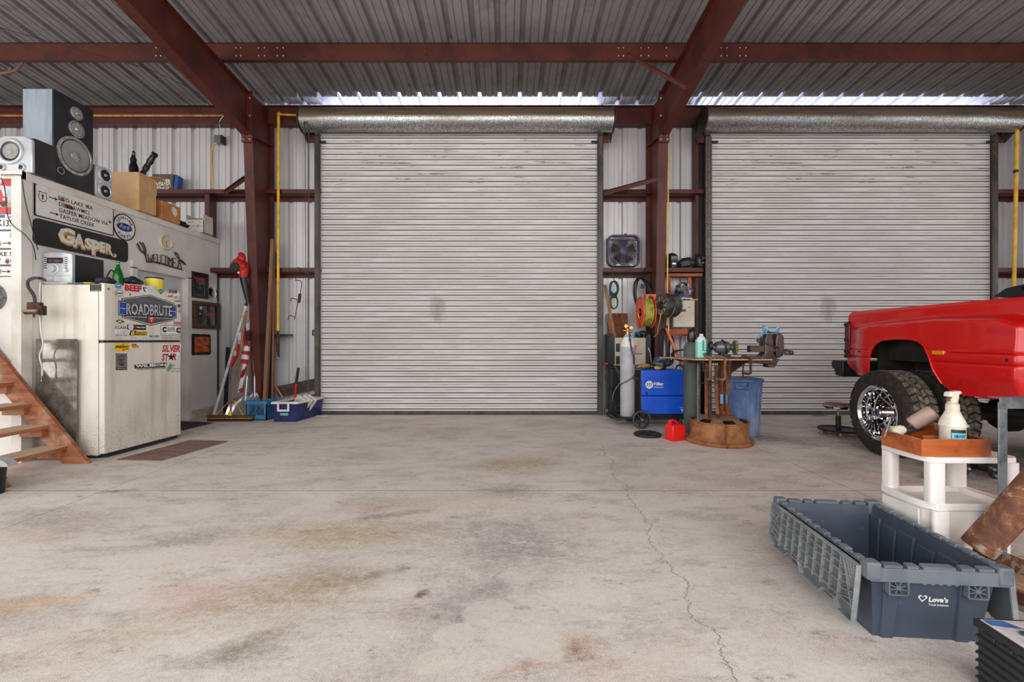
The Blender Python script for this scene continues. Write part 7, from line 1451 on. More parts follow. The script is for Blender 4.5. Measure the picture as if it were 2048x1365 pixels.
# trash can
tc = thing('trash_can', 'tall worn blue grey plastic trash can beside the rusty stand', 'trash can', (2.785, 5.51, 0)); t = NT('worn_blue_plastic'); v = t.mapping()
n1 = t.noise(t.mapping((1, 1, 0.7)), 3.2, 5, 0.6); col = t.ramp(n1, [(0.38, lin((62, 92, 140))), (0.5, lin((96, 122, 164))), (0.66, lin((142, 150, 178)))]); n2 = t.noise(v, 14, 6, 0.7); col = t.mix(t.ramp(n2, [(0.66, BW0), (0.72, BW1)]), col, lin((56, 60, 72))); t.base(col); t.set(rough=0.45); m_tc = t.m
b = mb(m_tc); b.lathe([(0, 0.0), (0.215, 0.0), (0.225, 0.012), (0.228, 0.1), (0.25, 0.5), (0.256, 0.50), (0.262, 0.64), (0.275, 0.645), (0.28, 0.66), (0.272, 0.675), (0.258, 0.668), (0.24, 0.5), (0.21, 0.02), (0, 0.02)], n=48); b.build('body', parent=tc)
for k in range(10):
    a = 2 * PI * k / 10 + 0.25; c_, s_ = math.cos(a), math.sin(a); b = mb(m_tc); b.bar((0.226 * c_, 0.226 * s_, 0.05), (0.254 * c_, 0.254 * s_, 0.56), 0.022, 0.014, (c_, s_, 0)); b.build('rib', parent=tc, bevel=0.004)
for s in (-1, 1):
    a = -PI / 2 + (0.0 if s < 0 else PI) - 0.3; c_, s_ = math.cos(a), math.sin(a); T = Vector((-s_, c_, 0)); N = Vector((c_, s_, 0)); O = N * 0.275
    b = mb(m_tc); b.tube([O + T * -0.075 + Vector((0, 0, 0.64)), O + N * 0.03 + T * -0.07 + Vector((0, 0, 0.61)), O + N * 0.035 + T * -0.06 + Vector((0, 0, 0.585)), O + N * 0.035 + T * 0.06 + Vector((0, 0, 0.585)), O + N * 0.03 + T * 0.07 + Vector((0, 0, 0.61)), O + T * 0.075 + Vector((0, 0, 0.64))], 0.012, 8); b.build('handle', parent=tc)
b = mb(m_galv); b.box(-0.18, 0.02, -0.03, 0.03, 0, 0.006); tag(b.build('paper_scrap', loc=(4.72, 6.78, 0.002)), 'bright white scrap on the floor at the foot of the second door', 'paper')
# ============================================================ red dually pickup, backed up to the second door
tk = thing('pickup_truck', 'bright red lifted dual-wheel pickup parked in front of the second roll-up door', 'truck', (3.63, 4.49, 0), math.atan2(-0.998, -0.068))
t = NT('red_car_paint'); v = t.mapping(); n = t.noise(v, 1.2, 3); t.base(t.mix(n, lin((218, 6, 4)), lin((206, 5, 4)))); t.set(rough=0.4, coat=0.6); t.b.inputs['Coat Roughness'].default_value = 0.06; m_tred = t.m
m_under = mat('underbody_black', (24, 23, 22), 0.8, c2=(40, 34, 28), ns=8)
def pw_(x, P):
    for (a, fa), (c, fc) in zip(P, P[1:]):
        if a <= x <= c: return fa + (fc - fa) * (x - a) / (c - a)
    return P[0][1] if x < P[0][0] else P[-1][1]
def sm(a, c, x): k = max(0, min(1, (x - a) / (c - a))); return k * k * (3 - 2 * k)
ARCH = [(-1.02, 0.86), (-0.95, 0.80), (-0.80, 0.735), (-0.56, 0.735), (-0.475, 0.76), (-0.470, 0.80), (-0.455, 0.93), (-0.42, 1.03), (-0.36, 1.10), (-0.28, 1.135), (-0.1, 1.150), (0.1, 1.145), (0.18, 1.125), (0.25, 1.08), (0.30, 0.99), (0.345, 0.87), (0.40, 0.745), (0.47, 0.675), (0.60, 0.665), (1.2, 0.675)]
def bulge(u): return 0.135 * sm(-1.03, -0.55, u) * (1 - sm(1.045, 1.13, u))
def vside(u, z):
    zc = pw_(u, [(-1.02, 1.27), (-0.4, 1.325), (0.3, 1.35), (0.9, 1.33), (1.05, 1.28), (1.14, 1.2)])
    v_ = 0.40 - bulge(u) * (1 - sm(zc - 0.04, zc + 0.02, z)) - 0.012 * (1 - sm(1.0, 1.2, z))
    v_ += 0.05 * sm(0.86, 0.66, z) if z < 0.86 else 0
    for zz in (1.03, 0.945):
        v_ += 0.014 * math.exp(-((z - zz) / 0.005) ** 2) * (u > 0.3 or u < -0.47)
    v_ += 0.02 * sm(1.44, 1.475, z)
    return v_
us = [-1.02 + 0.015 * k for k in range(146)]; zs = [1.475, 1.468, 1.455, 1.44, 1.42] + [1.40 - 0.01 * k for k in range(8)] + [1.33 - 0.0125 * k for k in range(23)] + [1.038, 1.032, 1.029, 1.024, 1.018, 1.0, 0.98, 0.955, 0.949, 0.945, 0.941, 0.935, 0.92, 0.90, 0.87, 0.84, 0.81, 0.78, 0.75, 0.72, 0.70, 0.68, 0.66]
def skin(sign, off):
    b = mb(m_tred); vs = []; nz = len(zs)
    for u in us:
        zb = pw_(u, ARCH); cr = 0.05 * (1 - sm(-1.02, -0.97, u))
        for z in zs: zz = max(min(z, 1.475 - cr), zb); vs.append((u, off + sign * vside(u, zz), zz))
    for u in us:
        cr = 0.05 * (1 - sm(-1.02, -0.97, u)); zz = 1.477 - cr; vs += [(u, off + sign * 0.5, zz), (u, off + sign * 0.5, 0.95)]
    fs = []
    for i in range(len(us) - 1):
        for j in range(nz - 1): fs.append((i * nz + j, (i + 1) * nz + j, (i + 1) * nz + j + 1, i * nz + j + 1))
        a = len(us) * nz + 2 * i; fs += [(i * nz, a, a + 2, (i + 1) * nz), (a, a + 1, a + 3, a + 2)]
    b.add(vs, fs); return b
skin(1, 0.0).build('bed_side', parent=tk, sharp=50)
skin(-1, 2.45).build('bed_side', parent=tk, sharp=50)
b = mb(m_tred)
P = [(u, z) for u, z in ARCH if -0.5 < u < 0.42]
b.tube([(u, vside(u, z) - 0.004, z) for u, z in P], 0.009, 8); b.build('wheel_arch_lip', parent=tk)
b = mb(m_tred); b.box(-1.03, -0.99, 0.45, 2.0, 0.93, 1.46); b.build('tailgate', parent=tk, bevel=0.015)
b = mb(m_under); b.box(-0.98, 1.05, 0.50, 1.95, 0.93, 0.96); b.box(-0.56, 0.50, 0.42, 0.46, 1.16, 1.2); b.box(-0.6, 0.52, 0.78, 0.80, 0.72, 1.2); b.box(-0.6, 0.52, 0.42, 0.80, 1.18, 1.2); b.box(-0.62, 0.56, 0.478, 0.49, 0.92, 1.2); b.box(0.44, 0.46, 0.36, 0.8, 0.78, 1.19); b.box(-0.55, -0.53, 0.4, 0.8, 0.8, 1.19)
b.build('bed_floor_and_well', parent=tk)
b = mb(m_under); b.box(-1.05, 4.2, 0.80, 0.88, 0.62, 0.78); b.box(-1.05, 4.2, 1.56, 1.64, 0.62, 0.78); b.cyl((0, 0.3, 0.42), (0, 2.15, 0.42), 0.06, n=14); b.ball((0, 1.22, 0.42), 0.17, 14); b.cyl((0.1, 1.22, 0.44), (2.6, 1.22, 0.6), 0.045, n=10)
b.bar((-0.5, 0.84, 0.55), (0.6, 0.84, 0.5), 0.07, 0.05); b.cyl((-0.25, 0.86, 0.45), (-0.1, 0.86, 0.95), 0.03, n=8); b.build('chassis', parent=tk)
b = mb(m_black); b.prism([(-1.06, 0.88), (-1.24, 0.885), (-1.28, 0.86), (-1.27, 0.79), (-1.22, 0.77), (-1.20, 0.70), (-1.06, 0.69)], (0, 0.36, 0), X_, Z_, Y_ * 1.73); b.build('rear_bumper', parent=tk, bevel=0.012)
b = mb(mat('tail_lens_red', (92, 16, 18), 0.2)); b.prism([(-1.045, 1.34), (-0.985, 1.36), (-0.965, 1.3), (-0.96, 0.93), (-1.045, 0.92)], (0, 0.372, 0), X_, Z_, Y_ * 0.08); b.mat(m_black)
for z in (1.32, 1.14, 1.0, 0.945): b.box(-1.05, -0.972, 0.366, 0.45, z - 0.02, z + 0.02)
b.build('tail_light', parent=tk, bevel=0.006)
b = mb(mat('amber_lens', (246, 168, 30), 0.25)); v0 = vside(0.40, 1.02); b.box(0.335, 0.455, v0 - 0.008, v0 + 0.02, 1.008, 1.042); b.build('side_marker', parent=tk, bevel=0.003)
b = mb(mat('red_lens_small', (120, 16, 14), 0.3)); v0 = vside(-0.62, 1.02); b.box(-0.64, -0.59, v0 - 0.006, v0 + 0.01, 1.0, 1.02); b.build('rear_marker', parent=tk)
b = mb(m_black); v0 = vside(1.0, 0.985); b.box(0.985, 1.005, v0 - 0.004, v0 + 0.01, 0.975, 0.995); b.build('trim_clip', parent=tk)
b = mb(m_black); R0 = 0.43
o_ = [(0.70, 0.0), (0.72, 0.055), (0.80, 0.075), (0.95, 0.10), (1.10, 0.115), (1.25, 0.12), (1.35, 0.12), (1.35, 0.0)]
hole = [(0.98 + 0.075 * math.cos(a), 0.062 + 0.02 * math.sin(a)) for a in [PI * 1.2 + 2 * PI * k / 8 for k in range(8)]]
sq = [(0.80, 0.0), (0.95, 0.0), (1.1, 0.0), (1.35, 0.0), (1.35, 0.12), (1.10, 0.115), (0.80, 0.078), (0.70, 0.02)]
ang = sorted(sq, key=lambda p: math.atan2(p[1] - 0.062, p[0] - 0.98)); ho = sorted(hole, key=lambda p: math.atan2(p[1] - 0.062, (p[0] - 0.98) / 3.75))
b.ringprism(ang, ho, (0, R0, 1.478), X_, Z_, Y_ * 0.05); b.build('headache_rack', parent=tk, bevel=0.004)
# cab, mostly past the frame edge
b = mb(m_tred); b.prism([(1.18, 0.66), (3.0, 0.66), (3.0, 1.46), (1.18, 1.46)], (0, 0.33, 0), X_, Z_, Y_ * 1.79); b.build('cab_lower', parent=tk, bevel=0.03, seg=3)
b = mb(m_tred); b.add([(1.22, 0.40, 1.46), (2.75, 0.40, 1.46), (2.75, 2.05, 1.46), (1.22, 2.05, 1.46), (1.30, 0.52, 2.02), (2.3, 0.52, 2.02), (2.3, 1.93, 2.02), (1.30, 1.93, 2.02)], [(0, 3, 2, 1), (4, 5, 6, 7), (0, 1, 5, 4), (1, 2, 6, 5), (2, 3, 7, 6), (3, 0, 4, 7)]); b.build('cab_roof', parent=tk, bevel=0.03, seg=3)
m_tint = mat('tinted_glass', (26, 30, 32), 0.05); b = mb(m_tint); b.add([(1.36, 0.433, 1.54), (2.45, 0.433, 1.54), (2.2, 0.505, 1.92), (1.42, 0.505, 1.92), (1.36, 0.418, 1.54), (2.45, 0.418, 1.54), (2.2, 0.495, 1.92), (1.42, 0.495, 1.92)], [(0, 1, 2, 3), (7, 6, 5, 4), (0, 4, 5, 1), (1, 5, 6, 2), (2, 6, 7, 3), (3, 7, 4, 0)]); b.build('side_window', parent=tk)
b = mb(m_tred); b.box(3.0, 4.1, 0.36, 2.09, 0.75, 1.38); b.build('hood', parent=tk, bevel=0.06, seg=3)
# wheels
t = NT('tyre_sidewall'); v = t.mapping(); n = t.noise(v, 14, 6, 0.7); t.base(t.ramp(n, [(0.42, lin((30, 27, 25))), (0.6, lin((52, 42, 34))), (0.72, lin((86, 62, 44)))])); t.set(rough=0.75); t.bump(t.noise(v, 40, 3), 0.3, 0.006); m_side = t.m
t = NT('tyre_tread_dusty'); n = t.noise(t.mapping(), 20, 6, 0.7); t.base(t.ramp(n, [(0.38, lin((60, 56, 50))), (0.52, lin((104, 96, 82))), (0.66, lin((146, 134, 112)))])); t.set(rough=0.8); m_tread_d = t.m
def tyre(y0, w, parent, seed):
    rnd = random.Random(seed); R = 0.405; b = mb(m_side)
    b.lathe([(0.262, 0.02), (0.275, 0.004), (0.32, -0.004), (0.365, 0.0), (0.392, 0.018), (R, 0.04), (R, w - 0.04), (0.392, w - 0.018), (0.36, w), (0.30, w), (0.262, w - 0.02), (0.25, w / 2)], (0, y0, 0.42), Y_, 72, cap=False)
    N = 34
    def blk(t0, t1, ya, yb, sk, r0, r1, m_):
        b.mat(m_); vs = []
        for r in (r0, r1):
            g = 0.0 if r == r0 else 0.003
            for (tt, yy) in ((t0 + g, ya + g), (t1 - g, ya + g), (t1 - g + sk, yb - g), (t0 + g + sk, yb - g)): vs.append((r * math.cos(tt), y0 + yy, 0.42 + r * math.sin(tt)))
        b.add(vs, [(0, 1, 2, 3), (7, 6, 5, 4), (0, 4, 5, 1), (1, 5, 6, 2), (2, 6, 7, 3), (3, 7, 4, 0)])
    d = 2 * PI / N; rows = ((0.038, 0.092, 0.25), (0.102, 0.142, -0.35), (0.150, 0.190, 0.3), (0.200, w - 0.038, -0.25))
    for k in range(N):
        for q, (ya, yb, sk) in enumerate(rows):
            t0 = k * d + q * d * 0.37; wd_ = d * rnd.uniform(0.70, 0.80); blk(t0, t0 + wd_, ya, yb, sk * d, R - 0.006, R + 0.015, m_tread_d)
        t0 = k * d; big = k % 2
        b.mat(m_side)
        for sgn, yy in ((1, 0.0), (-1, w)):
            e = lambda y: yy + sgn * y; rr = 0.345 if big else 0.37; vs = []
            for tt in (t0, t0 + d * 0.72):
                for r, y in ((R + 0.013, 0.042), (R + 0.004, 0.016), (rr, -0.006), (rr, 0.02), (R - 0.01, 0.05)): vs.append((r * math.cos(tt), y0 + e(y), 0.42 + r * math.sin(tt)))
            b.add(vs, [(0, 1, 2, 3, 4), (9, 8, 7, 6, 5)] + [(i, (i + 1) % 5, 5 + (i + 1) % 5, 5 + i) for i in range(5)])
    return b.build('tyre', parent=parent, sharp=30)
wh = []
for off in (0.0, 0.345, 1.82, 2.165):
    e_ = bpy.data.objects.new('rear_wheel', None); COL.objects.link(e_); e_.parent = tk; e_.location = (0, off, 0); e_.empty_display_size = 0.1; wh.append(e_)
ty = tyre(0.0, 0.285, wh[0], 1)
for e_ in wh[1:]: o = ty.copy(); COL.objects.link(o); o.parent = e_
t = NT('wheel_chrome'); t.base(lin((232, 233, 236))); t.set(rough=0.05, metal=1.0); m_wch = t.m
def rim(nm='wheel_rim'):
    b = mb(m_wch)
    b.lathe([(0.268, 0.018), (0.270, 0.004), (0.262, 0.0), (0.256, 0.006), (0.25, 0.02), (0.243, 0.024), (0.240, 0.07), (0.232, 0.075), (0.228, 0.14), (0.218, 0.146), (0.212, 0.20), (0.20, 0.205), (0.198, 0.25), (0.06, 0.262)], (0, 0, 0.42), Y_, 64, cap=False)
    for k in range(16):
        a = 2 * PI * k / 16; c_, s_ = math.cos(a), math.sin(a); b.bar((0.208 * c_, 0.15, 0.42 + 0.208 * s_), (0.10 * c_, 0.19, 0.42 + 0.10 * s_), 0.022, 0.02, (0, 1, 0))
    b.lathe([(0.0, 0.008), (0.035, 0.01), (0.042, 0.018), (0.042, 0.19), (0.085, 0.195), (0.10, 0.20), (0.10, 0.25)], (0, 0, 0.42), Y_, 32)
    for k in range(8):
        a = 2 * PI * k / 8 + 0.2; b.cyl((0.072 * math.cos(a), 0.165, 0.42 + 0.072 * math.sin(a)), (0.072 * math.cos(a), 0.20, 0.42 + 0.072 * math.sin(a)), 0.011, n=8)
    return b
rr_ = rim().build('wheel_rim', parent=wh[0])
for y_ in (0.30, 1.86):
    e_ = bpy.data.objects.new('front_wheel', None); COL.objects.link(e_); e_.parent = tk; e_.location = (3.55, y_, 0)
    for q in (ty, rr_): o = q.copy(); COL.objects.link(o); o.parent = e_
b = mb(m_under)
for k in range(16):
    a = 2 * PI * (k + 0.5) / 16; c_, s_ = math.cos(a), math.sin(a); b.bar((0.19 * c_, 0.243, 0.42 + 0.19 * s_), (0.12 * c_, 0.248, 0.42 + 0.12 * s_), 0.032, 0.012, (0, 1, 0))
b.build('rim_windows', parent=wh[0])
# rolling stool
so = thing('mechanic_stool', 'round chrome-edged mechanic stool with a black tray base behind the truck wheel', 'stool', (3.935, 5.42, 0))
b = mb(m_black); b.lathe([(0.0, 0.062), (0.19, 0.058), (0.205, 0.062), (0.212, 0.085), (0.205, 0.085), (0.195, 0.07), (0, 0.072)], n=36); b.build('tray', parent=so)
b = mb(m_black); b.cyl((0, 0, 0.07), (0, 0, 0.235), 0.028, n=14); b.cyl((0, 0, 0.07), (0, 0, 0.09), 0.05, 0.03, 12); b.build('column', parent=so)
b = mb(m_chrome); b.cyl((0, 0, 0.235), (0, 0, 0.33), 0.016, n=12); b.build('piston', parent=so)
b = mb(m_chrome); b.lathe([(0.0, 0.322), (0.14, 0.322), (0.157, 0.33), (0.157, 0.352), (0.15, 0.358)], n=36); b.build('seat_rim', parent=so)
b = mb(mat('worn_seat_vinyl', (150, 110, 98), 0.6, c2=(60, 44, 42), ns=16)); b.lathe([(0.152, 0.35), (0.15, 0.372), (0.13, 0.382), (0, 0.384)], n=36); b.build('seat_pad', parent=so)
for k in range(5):
    a = 2 * PI * k / 5 - 2.0; x, y = 0.17 * math.cos(a), 0.17 * math.sin(a); b = mb(mat('caster_pink', (176, 112, 100), 0.5)); b.lathe([(0.018, -0.01), (0.03, -0.01), (0.032, 0), (0.03, 0.01), (0.018, 0.01)], (x, y, 0.032), (0.3, -1, 0), 18)
    b.mat(m_galv); b.lathe([(0.017, -0.012), (0.017, 0.012)], (x, y, 0.032), (0.3, -1, 0), 10); b.bar((x, y, 0.03), (x * 0.9, y * 0.9, 0.066), 0.012, 0.03); b.build('caster', parent=so)
# loose hubs under the truck
m_grease = mat('greasy_steel', (66, 62, 58), 0.3, m=0.6, c2=(36, 33, 30), ns=18, dirt=(128, 120, 108), ds=24, dlo=0.62, dhi=0.72)
def hub(lab, x, y, R, rz):
    o = thing('wheel_hub', lab, 'machine part', (x, y, R), rz, 'loose hubs on the floor'); b = mb(m_grease)
    b.lathe([(R * 0.55, -0.10), (R * 0.98, -0.10), (R, -0.085), (R * 0.98, -0.07), (R * 0.6, -0.06), (R * 0.5, 0.02), (R * 0.62, 0.06), (R * 0.6, 0.12), (0.0, 0.12)], (0, 0, 0), (0, 1, 0), 28); b.lathe([(R * 0.55, -0.1), (R * 0.5, -0.02), (0, -0.02)], (0, 0, 0), (0, 1, 0), 24); b.build('casting', parent=o)
    for k in range(6):
        a = 2 * PI * k / 6; b = mb(m_bolt); b.cyl((R * 0.78 * math.cos(a), -0.115, R * 0.78 * math.sin(a)), (R * 0.78 * math.cos(a), -0.09, R * 0.78 * math.sin(a)), 0.011, n=6); b.build('stud', parent=o)
hub('greasy steel hub lying under the truck, right of the pair', 3.98, 3.82, 0.085, 0.35); hub('greasy steel hub lying under the truck, left of the pair', 3.76, 3.86, 0.08, -0.3)
b = mb(m_galv); b.tube([(0, 0, 0.03), (0.12, 0.02, 0.035), (0.22, 0, 0.03)], 0.025, 10); tag(b.build('pipe_length', loc=(3.4, 3.72, 0)), 'short greasy pipe on the floor beside the loose hubs', 'pipe')
# ============================================================ grey tote in the foreground
ct = thing('storage_tote', 'big grey plastic attached-lid tote with its lid halves folded down outside', 'tote', (1.62, 2.03, 0), math.radians(-5.5))
t = NT('tote_grey'); v = t.mapping(); n = t.noise(v, 5, 5); col = t.mix(t.ramp(n, [(0.4, BW0), (0.65, BW1)]), lin((66, 76, 91)), lin((57, 66, 80))); n2 = t.noise(v, 30, 4, 0.6); col = t.mix(t.ramp(n2, [(0.68, BW0), (0.75, BW1)]), col, lin((104, 110, 118))); t.base(col); t.set(rough=0.45); m_tote = t.m
m_lid = mat('tote_lid_dusty', (104, 110, 118), 0.5, c2=(90, 97, 106), ns=8, dirt=(150, 140, 124), ds=12, dlo=0.62, dhi=0.85)
m_lidback = mat('tote_lid_panel', (92, 96, 100), 0.6, c2=(78, 83, 88), ns=9, dirt=(140, 130, 116), ds=9, dlo=0.55, dhi=0.8); m_lidrib = mat('tote_lid_rib', (142, 144, 144), 0.55, c2=(116, 120, 124), ns=12)
bx_, by_, tx_, ty_, TH = 0.185, 0.292, 0.218, 0.335, 0.292
def wall(b, p, q, P, Q, th):
    """tapered wall from base edge p-q to top edge P-Q with ribs"""
b = mb(m_tote); b.box(-bx_, bx_, -by_, by_, 0.0, 0.006)
o4 = [(-bx_, -by_, 0), (bx_, -by_, 0), (bx_, by_, 0), (-bx_, by_, 0), (-tx_, -ty_, TH), (tx_, -ty_, TH), (tx_, ty_, TH), (-tx_, ty_, TH)]
i4 = [(x - 0.005 * (1 if x > 0 else -1), y - 0.005 * (1 if y > 0 else -1), z + (0.006 if z < 0.1 else 0)) for x, y, z in o4]
b.add(o4 + i4, [(0, 1, 5, 4), (1, 2, 6, 5), (2, 3, 7, 6), (3, 0, 4, 7), (8, 12, 13, 9), (9, 13, 14, 10), (10, 14, 15, 11), (11, 15, 12, 8), (8, 9, 10, 11), (0, 3, 2, 1), (4, 5, 13, 12), (5, 6, 14, 13), (6, 7, 15, 14), (7, 4, 12, 15)]); b.build('body', parent=ct)
# wall ribs: raised vertical panels inside and out
for k, (ya, yb, zt_) in enumerate(((-0.29, -0.20, 0.24), (-0.185, -0.09, 0.25), (-0.075, 0.02, 0.235), (0.035, 0.13, 0.25), (0.145, 0.24, 0.24), (0.25, 0.32, 0.255))):
    for sx_ in (1, -1):
        b = mb(m_tote); f = zt_ / TH; xt = bx_ + (tx_ - bx_) * f; s = sx_
        for inn in (0.005 + 0.008, ):
            x0b, x0t = s * (bx_ - 0.005), s * (xt - 0.005); x1b, x1t = s * (bx_ - inn), s * (xt - inn); k1 = 1 if abs(yb) < 0.25 else 0.9
            yb2, ya2 = yb * 0.9, ya * 0.9
            b.add([(x0b, ya2, 0.006), (x0b, yb2, 0.006), (x0t, yb, zt_), (x0t, ya, zt_), (x1b, ya2 + .003, 0.006), (x1b, yb2 - .003, 0.006), (x1t, yb - .003, zt_ - .006), (x1t, ya + .003, zt_ - .006)], [(0, 1, 2, 3), (7, 6, 5, 4), (0, 4, 5, 1), (1, 5, 6, 2), (2, 6, 7, 3), (3, 7, 4, 0)])
        b.build('wall_panel', parent=ct, bevel=0.001)
for sy in (-1, 1):
    for xa, xb, tp in ((-0.165, -0.115, 1), (0.10, 0.15, 1)):
        b = mb(m_tote); yb_, yt_ = sy * (by_ - 0.001), sy * (ty_ - 0.012); g = 0.012 * sy; w_ = 0.008
        b.add([(xa, yb_, 0.0), (xb, yb_, 0.0), (xb + w_, yt_, 0.25), (xa - w_, yt_, 0.25), (xa + .004, yb_ + g, 0.0), (xb - .004, yb_ + g, 0.0), (xb + w_ - .004, yt_ + g, 0.25), (xa - w_ + .004, yt_ + g, 0.25)], [(0, 1, 2, 3), (7, 6, 5, 4), (0, 4, 5, 1), (1, 5, 6, 2), (2, 6, 7, 3), (3, 7, 4, 0)]); b.build('corner_rib', parent=ct, bevel=0.002)
# rim with castellated edge
b = mb(m_lid); W_, L_ = tx_, ty_
ou = [(-W_ - 0.018, -L_ - 0.02), (W_ + 0.018, -L_ - 0.02), (W_ + 0.018, L_ + 0.02), (-W_ - 0.018, L_ + 0.02)]; inn = [(-W_ + 0.004, -L_ + 0.004), (W_ - 0.004, -L_ + 0.004), (W_ - 0.004, L_ - 0.004), (-W_ + 0.004, L_ - 0.004)]
b.ringprism(ou, inn, (0, 0, TH - 0.008), X_, Y_, Z_ * 0.008)
for sy in (-1, 1): b.box(-W_ - 0.018, W_ + 0.018, sy * (L_ + 0.02) - 0.004, sy * (L_ + 0.02), TH - 0.05, TH)
b.build('rim_flange', parent=ct, bevel=0.002)
for sy in (-1, 1):
    for xa, xb in ((-0.185, -0.12), (-0.105, -0.065), (-0.05, 0.06), (0.08, 0.125), (0.14, 0.19)):
        b = mb(m_lid); y_ = sy * (L_ + 0.008); b.box(xa, xb, y_ - 0.012, y_ + 0.012, TH, TH + 0.012); b.box(xa + 0.004, xb - 0.004, y_ - 0.016, y_ + 0.016, TH + 0.010, TH + 0.013); b.build('rim_tooth', parent=ct, bevel=0.0015)
for sx_ in (-1, 1):
    for k in range(9):
        y_ = -0.30 + k * 0.072; b = mb(m_lid); x_ = sx_ * (W_ + 0.012); b.box(x_ - 0.012, x_ + 0.012, y_, y_ + (0.046 if k % 2 else 0.03), TH, TH + 0.016)
        b.cyl((x_ - 0.004, y_ + 0.046, TH + 0.008), (x_ - 0.004, y_ + 0.066, TH + 0.008), 0.006, n=8); b.build('hinge_knuckle', parent=ct, bevel=0.002)
for sx_ in (-1, 1):
    for sy in (-1, 1):
        b = mb(m_lid); x_, y_ = sx_ * (W_ + 0.006), sy * (L_ + 0.006); b.box(x_ - 0.026, x_ + 0.026, y_ - 0.024, y_ + 0.024, TH - 0.045, TH + 0.022); b.build('corner_post', parent=ct, bevel=0.008, seg=3)
for xc in (-0.135, 0.135):
    b = mb(m_lid); y_ = -L_ - 0.02; x0, x1, z0, z1 = xc - 0.035, xc + 0.035, TH - 0.10, TH - 0.045
    b.box(x0, x0 + 0.004, y_ - 0.002, y_ + 0.03, z0, z1); b.box(x1 - 0.004, x1, y_ - 0.002, y_ + 0.03, z0, z1); b.box(x0, x1, y_ - 0.002, y_ + 0.03, z0, z0 + 0.004); b.box(x0, x1, y_ + 0.02, y_ + 0.024, z0, z1)
    for a in (0.4, 1.2, 2.0, 2.75): b.bar((xc - 0.03 * math.cos(a), y_ + 0.01, (z0 + z1) / 2 - 0.024 * math.sin(a)), (xc + 0.03 * math.cos(a), y_ + 0.01, (z0 + z1) / 2 + 0.024 * math.sin(a)), 0.018, 0.003, (math.cos(a + 1.57), 0, math.sin(a + 1.57)))
    b.cyl((xc, y_, (z0 + z1) / 2), (xc, y_ + 0.02, (z0 + z1) / 2), 0.008, n=12); b.build('corner_bracket', parent=ct)
b = mb(m_lid); y_ = -L_ - 0.022; b.box(-0.05, 0.058, y_, y_ + 0.03, TH - 0.035, TH + 0.004); P = []
for k in range(25): P.append((-0.06 + 0.13 * k / 24, y_ + 0.004, TH - 0.046 + 0.006 * math.cos(k * 2 * PI / 5)))
b.tube(P, 0.006, 8); b.build('grip_handle', parent=ct, bevel=0.002)
b = mb(mat('tote_logo_white', (222, 222, 220), 0.5)); y_ = -(by_ + (ty_ - by_) * (0.155 / TH)) - 0.0012; tilt = Vector((0, -(ty_ - by_), TH)).normalized()
b.text('Love', (0.022, y_, 0.155), X_, tilt, 0.03, 0, 0.05, fit=0.052, fith=0.02); b.text("'s", (0.056, y_, 0.155), X_, tilt, 0.03, 0, 0.05, fit=0.015, fith=0.02); b.text('Truck Solutions', (0.032, y_ + 0.0022, 0.139), X_, tilt, 0.02, 0, 0.03, fit=0.07, fith=0.0085)
hp = [(0, -0.014), (0.016, 0.004), (0.015, 0.012), (0.008, 0.015), (0, 0.009), (-0.008, 0.015), (-0.015, 0.012), (-0.016, 0.004)]
b.ringprism(hp, [(x * 0.66, y * 0.62 + 0.001) for x, y in hp], (-0.025, y_, 0.165), X_, tilt, -Y_ * 0.0004); b.build('logo', parent=ct)
# lids
def lid(sx_):
    l_ = MB(); l_.mat(m_lidback); o = None; hx_ = sx_ * (W_ + 0.03); g = lambda y, z, d: (hx_ + sx_ * (d + (TH - z) * 0.10), y, z)
    zt_, zb_ = TH - 0.004, 0.075; L2 = 0.335
    prof = [(-L2, zt_), (L2, zt_), (L2, zb_ + 0.05), (L2 - 0.05, zb_ + 0.012), (0.17, zb_ + 0.012), (0.14, zb_ + 0.04), (0.05, zb_ + 0.04), (0.02, zb_), (-0.12, zb_), (-0.15, zb_ + 0.03), (-0.22, zb_ + 0.03), (-0.25, zb_), (-L2, zb_)]
    n = len(prof); vs = [g(y, z, 0) for y, z in prof] + [g(y, z, 0.004) for y, z in prof]; l_.add(vs, [tuple(range(n)), tuple(range(n, 2 * n))[::-1]] + [(i, (i + 1) % n, n + (i + 1) % n, n + i) for i in range(n)])
    l_.build('lid', parent=ct)
    r_ = MB(); r_.mat(m_lidrib)
    def rb(a, c, d=0.014):
        A, C = Vector(g(a[0], a[1], 0.004 + d / 2)), Vector(g(c[0], c[1], 0.004 + d / 2)); r_.bar(A, C, d, 0.003, (A - C).normalized().cross(Vector((1, 0, 0))))
    for k in range(9): y = -0.235 + 0.47 * k / 8; rb((y, zt_), (y, zb_ + 0.035 if abs(y) < 0.2 else zb_ + 0.03))
    for z in (zt_ - 0.002, zt_ - 0.035, zt_ - 0.065, zt_ - 0.11, zt_ - 0.16): rb((-0.25 if z > 0.14 else -L2, z), (0.25 if z > 0.14 else L2, z))
    for i in range(n):
        a, c = prof[i], prof[(i + 1) % n]; rb(a, c, 0.018)
    for s in (-1, 1):
        for k in range(5):
            rb((s * (0.245 + k * 0.022), zt_ - 0.004), (s * min(0.335, 0.245 + k * 0.022 + 0.06), zt_ - 0.10 + 0.0 * k)); 
            rb((s * 0.335, zt_ - 0.02 - k * 0.028), (s * (0.25), zt_ - 0.045 - k * 0.028))
        rb((s * 0.245, zt_), (s * 0.33, zb_ + 0.03))
    r_.build('lid_ribs', parent=ct)
lid(-1); lid(1)
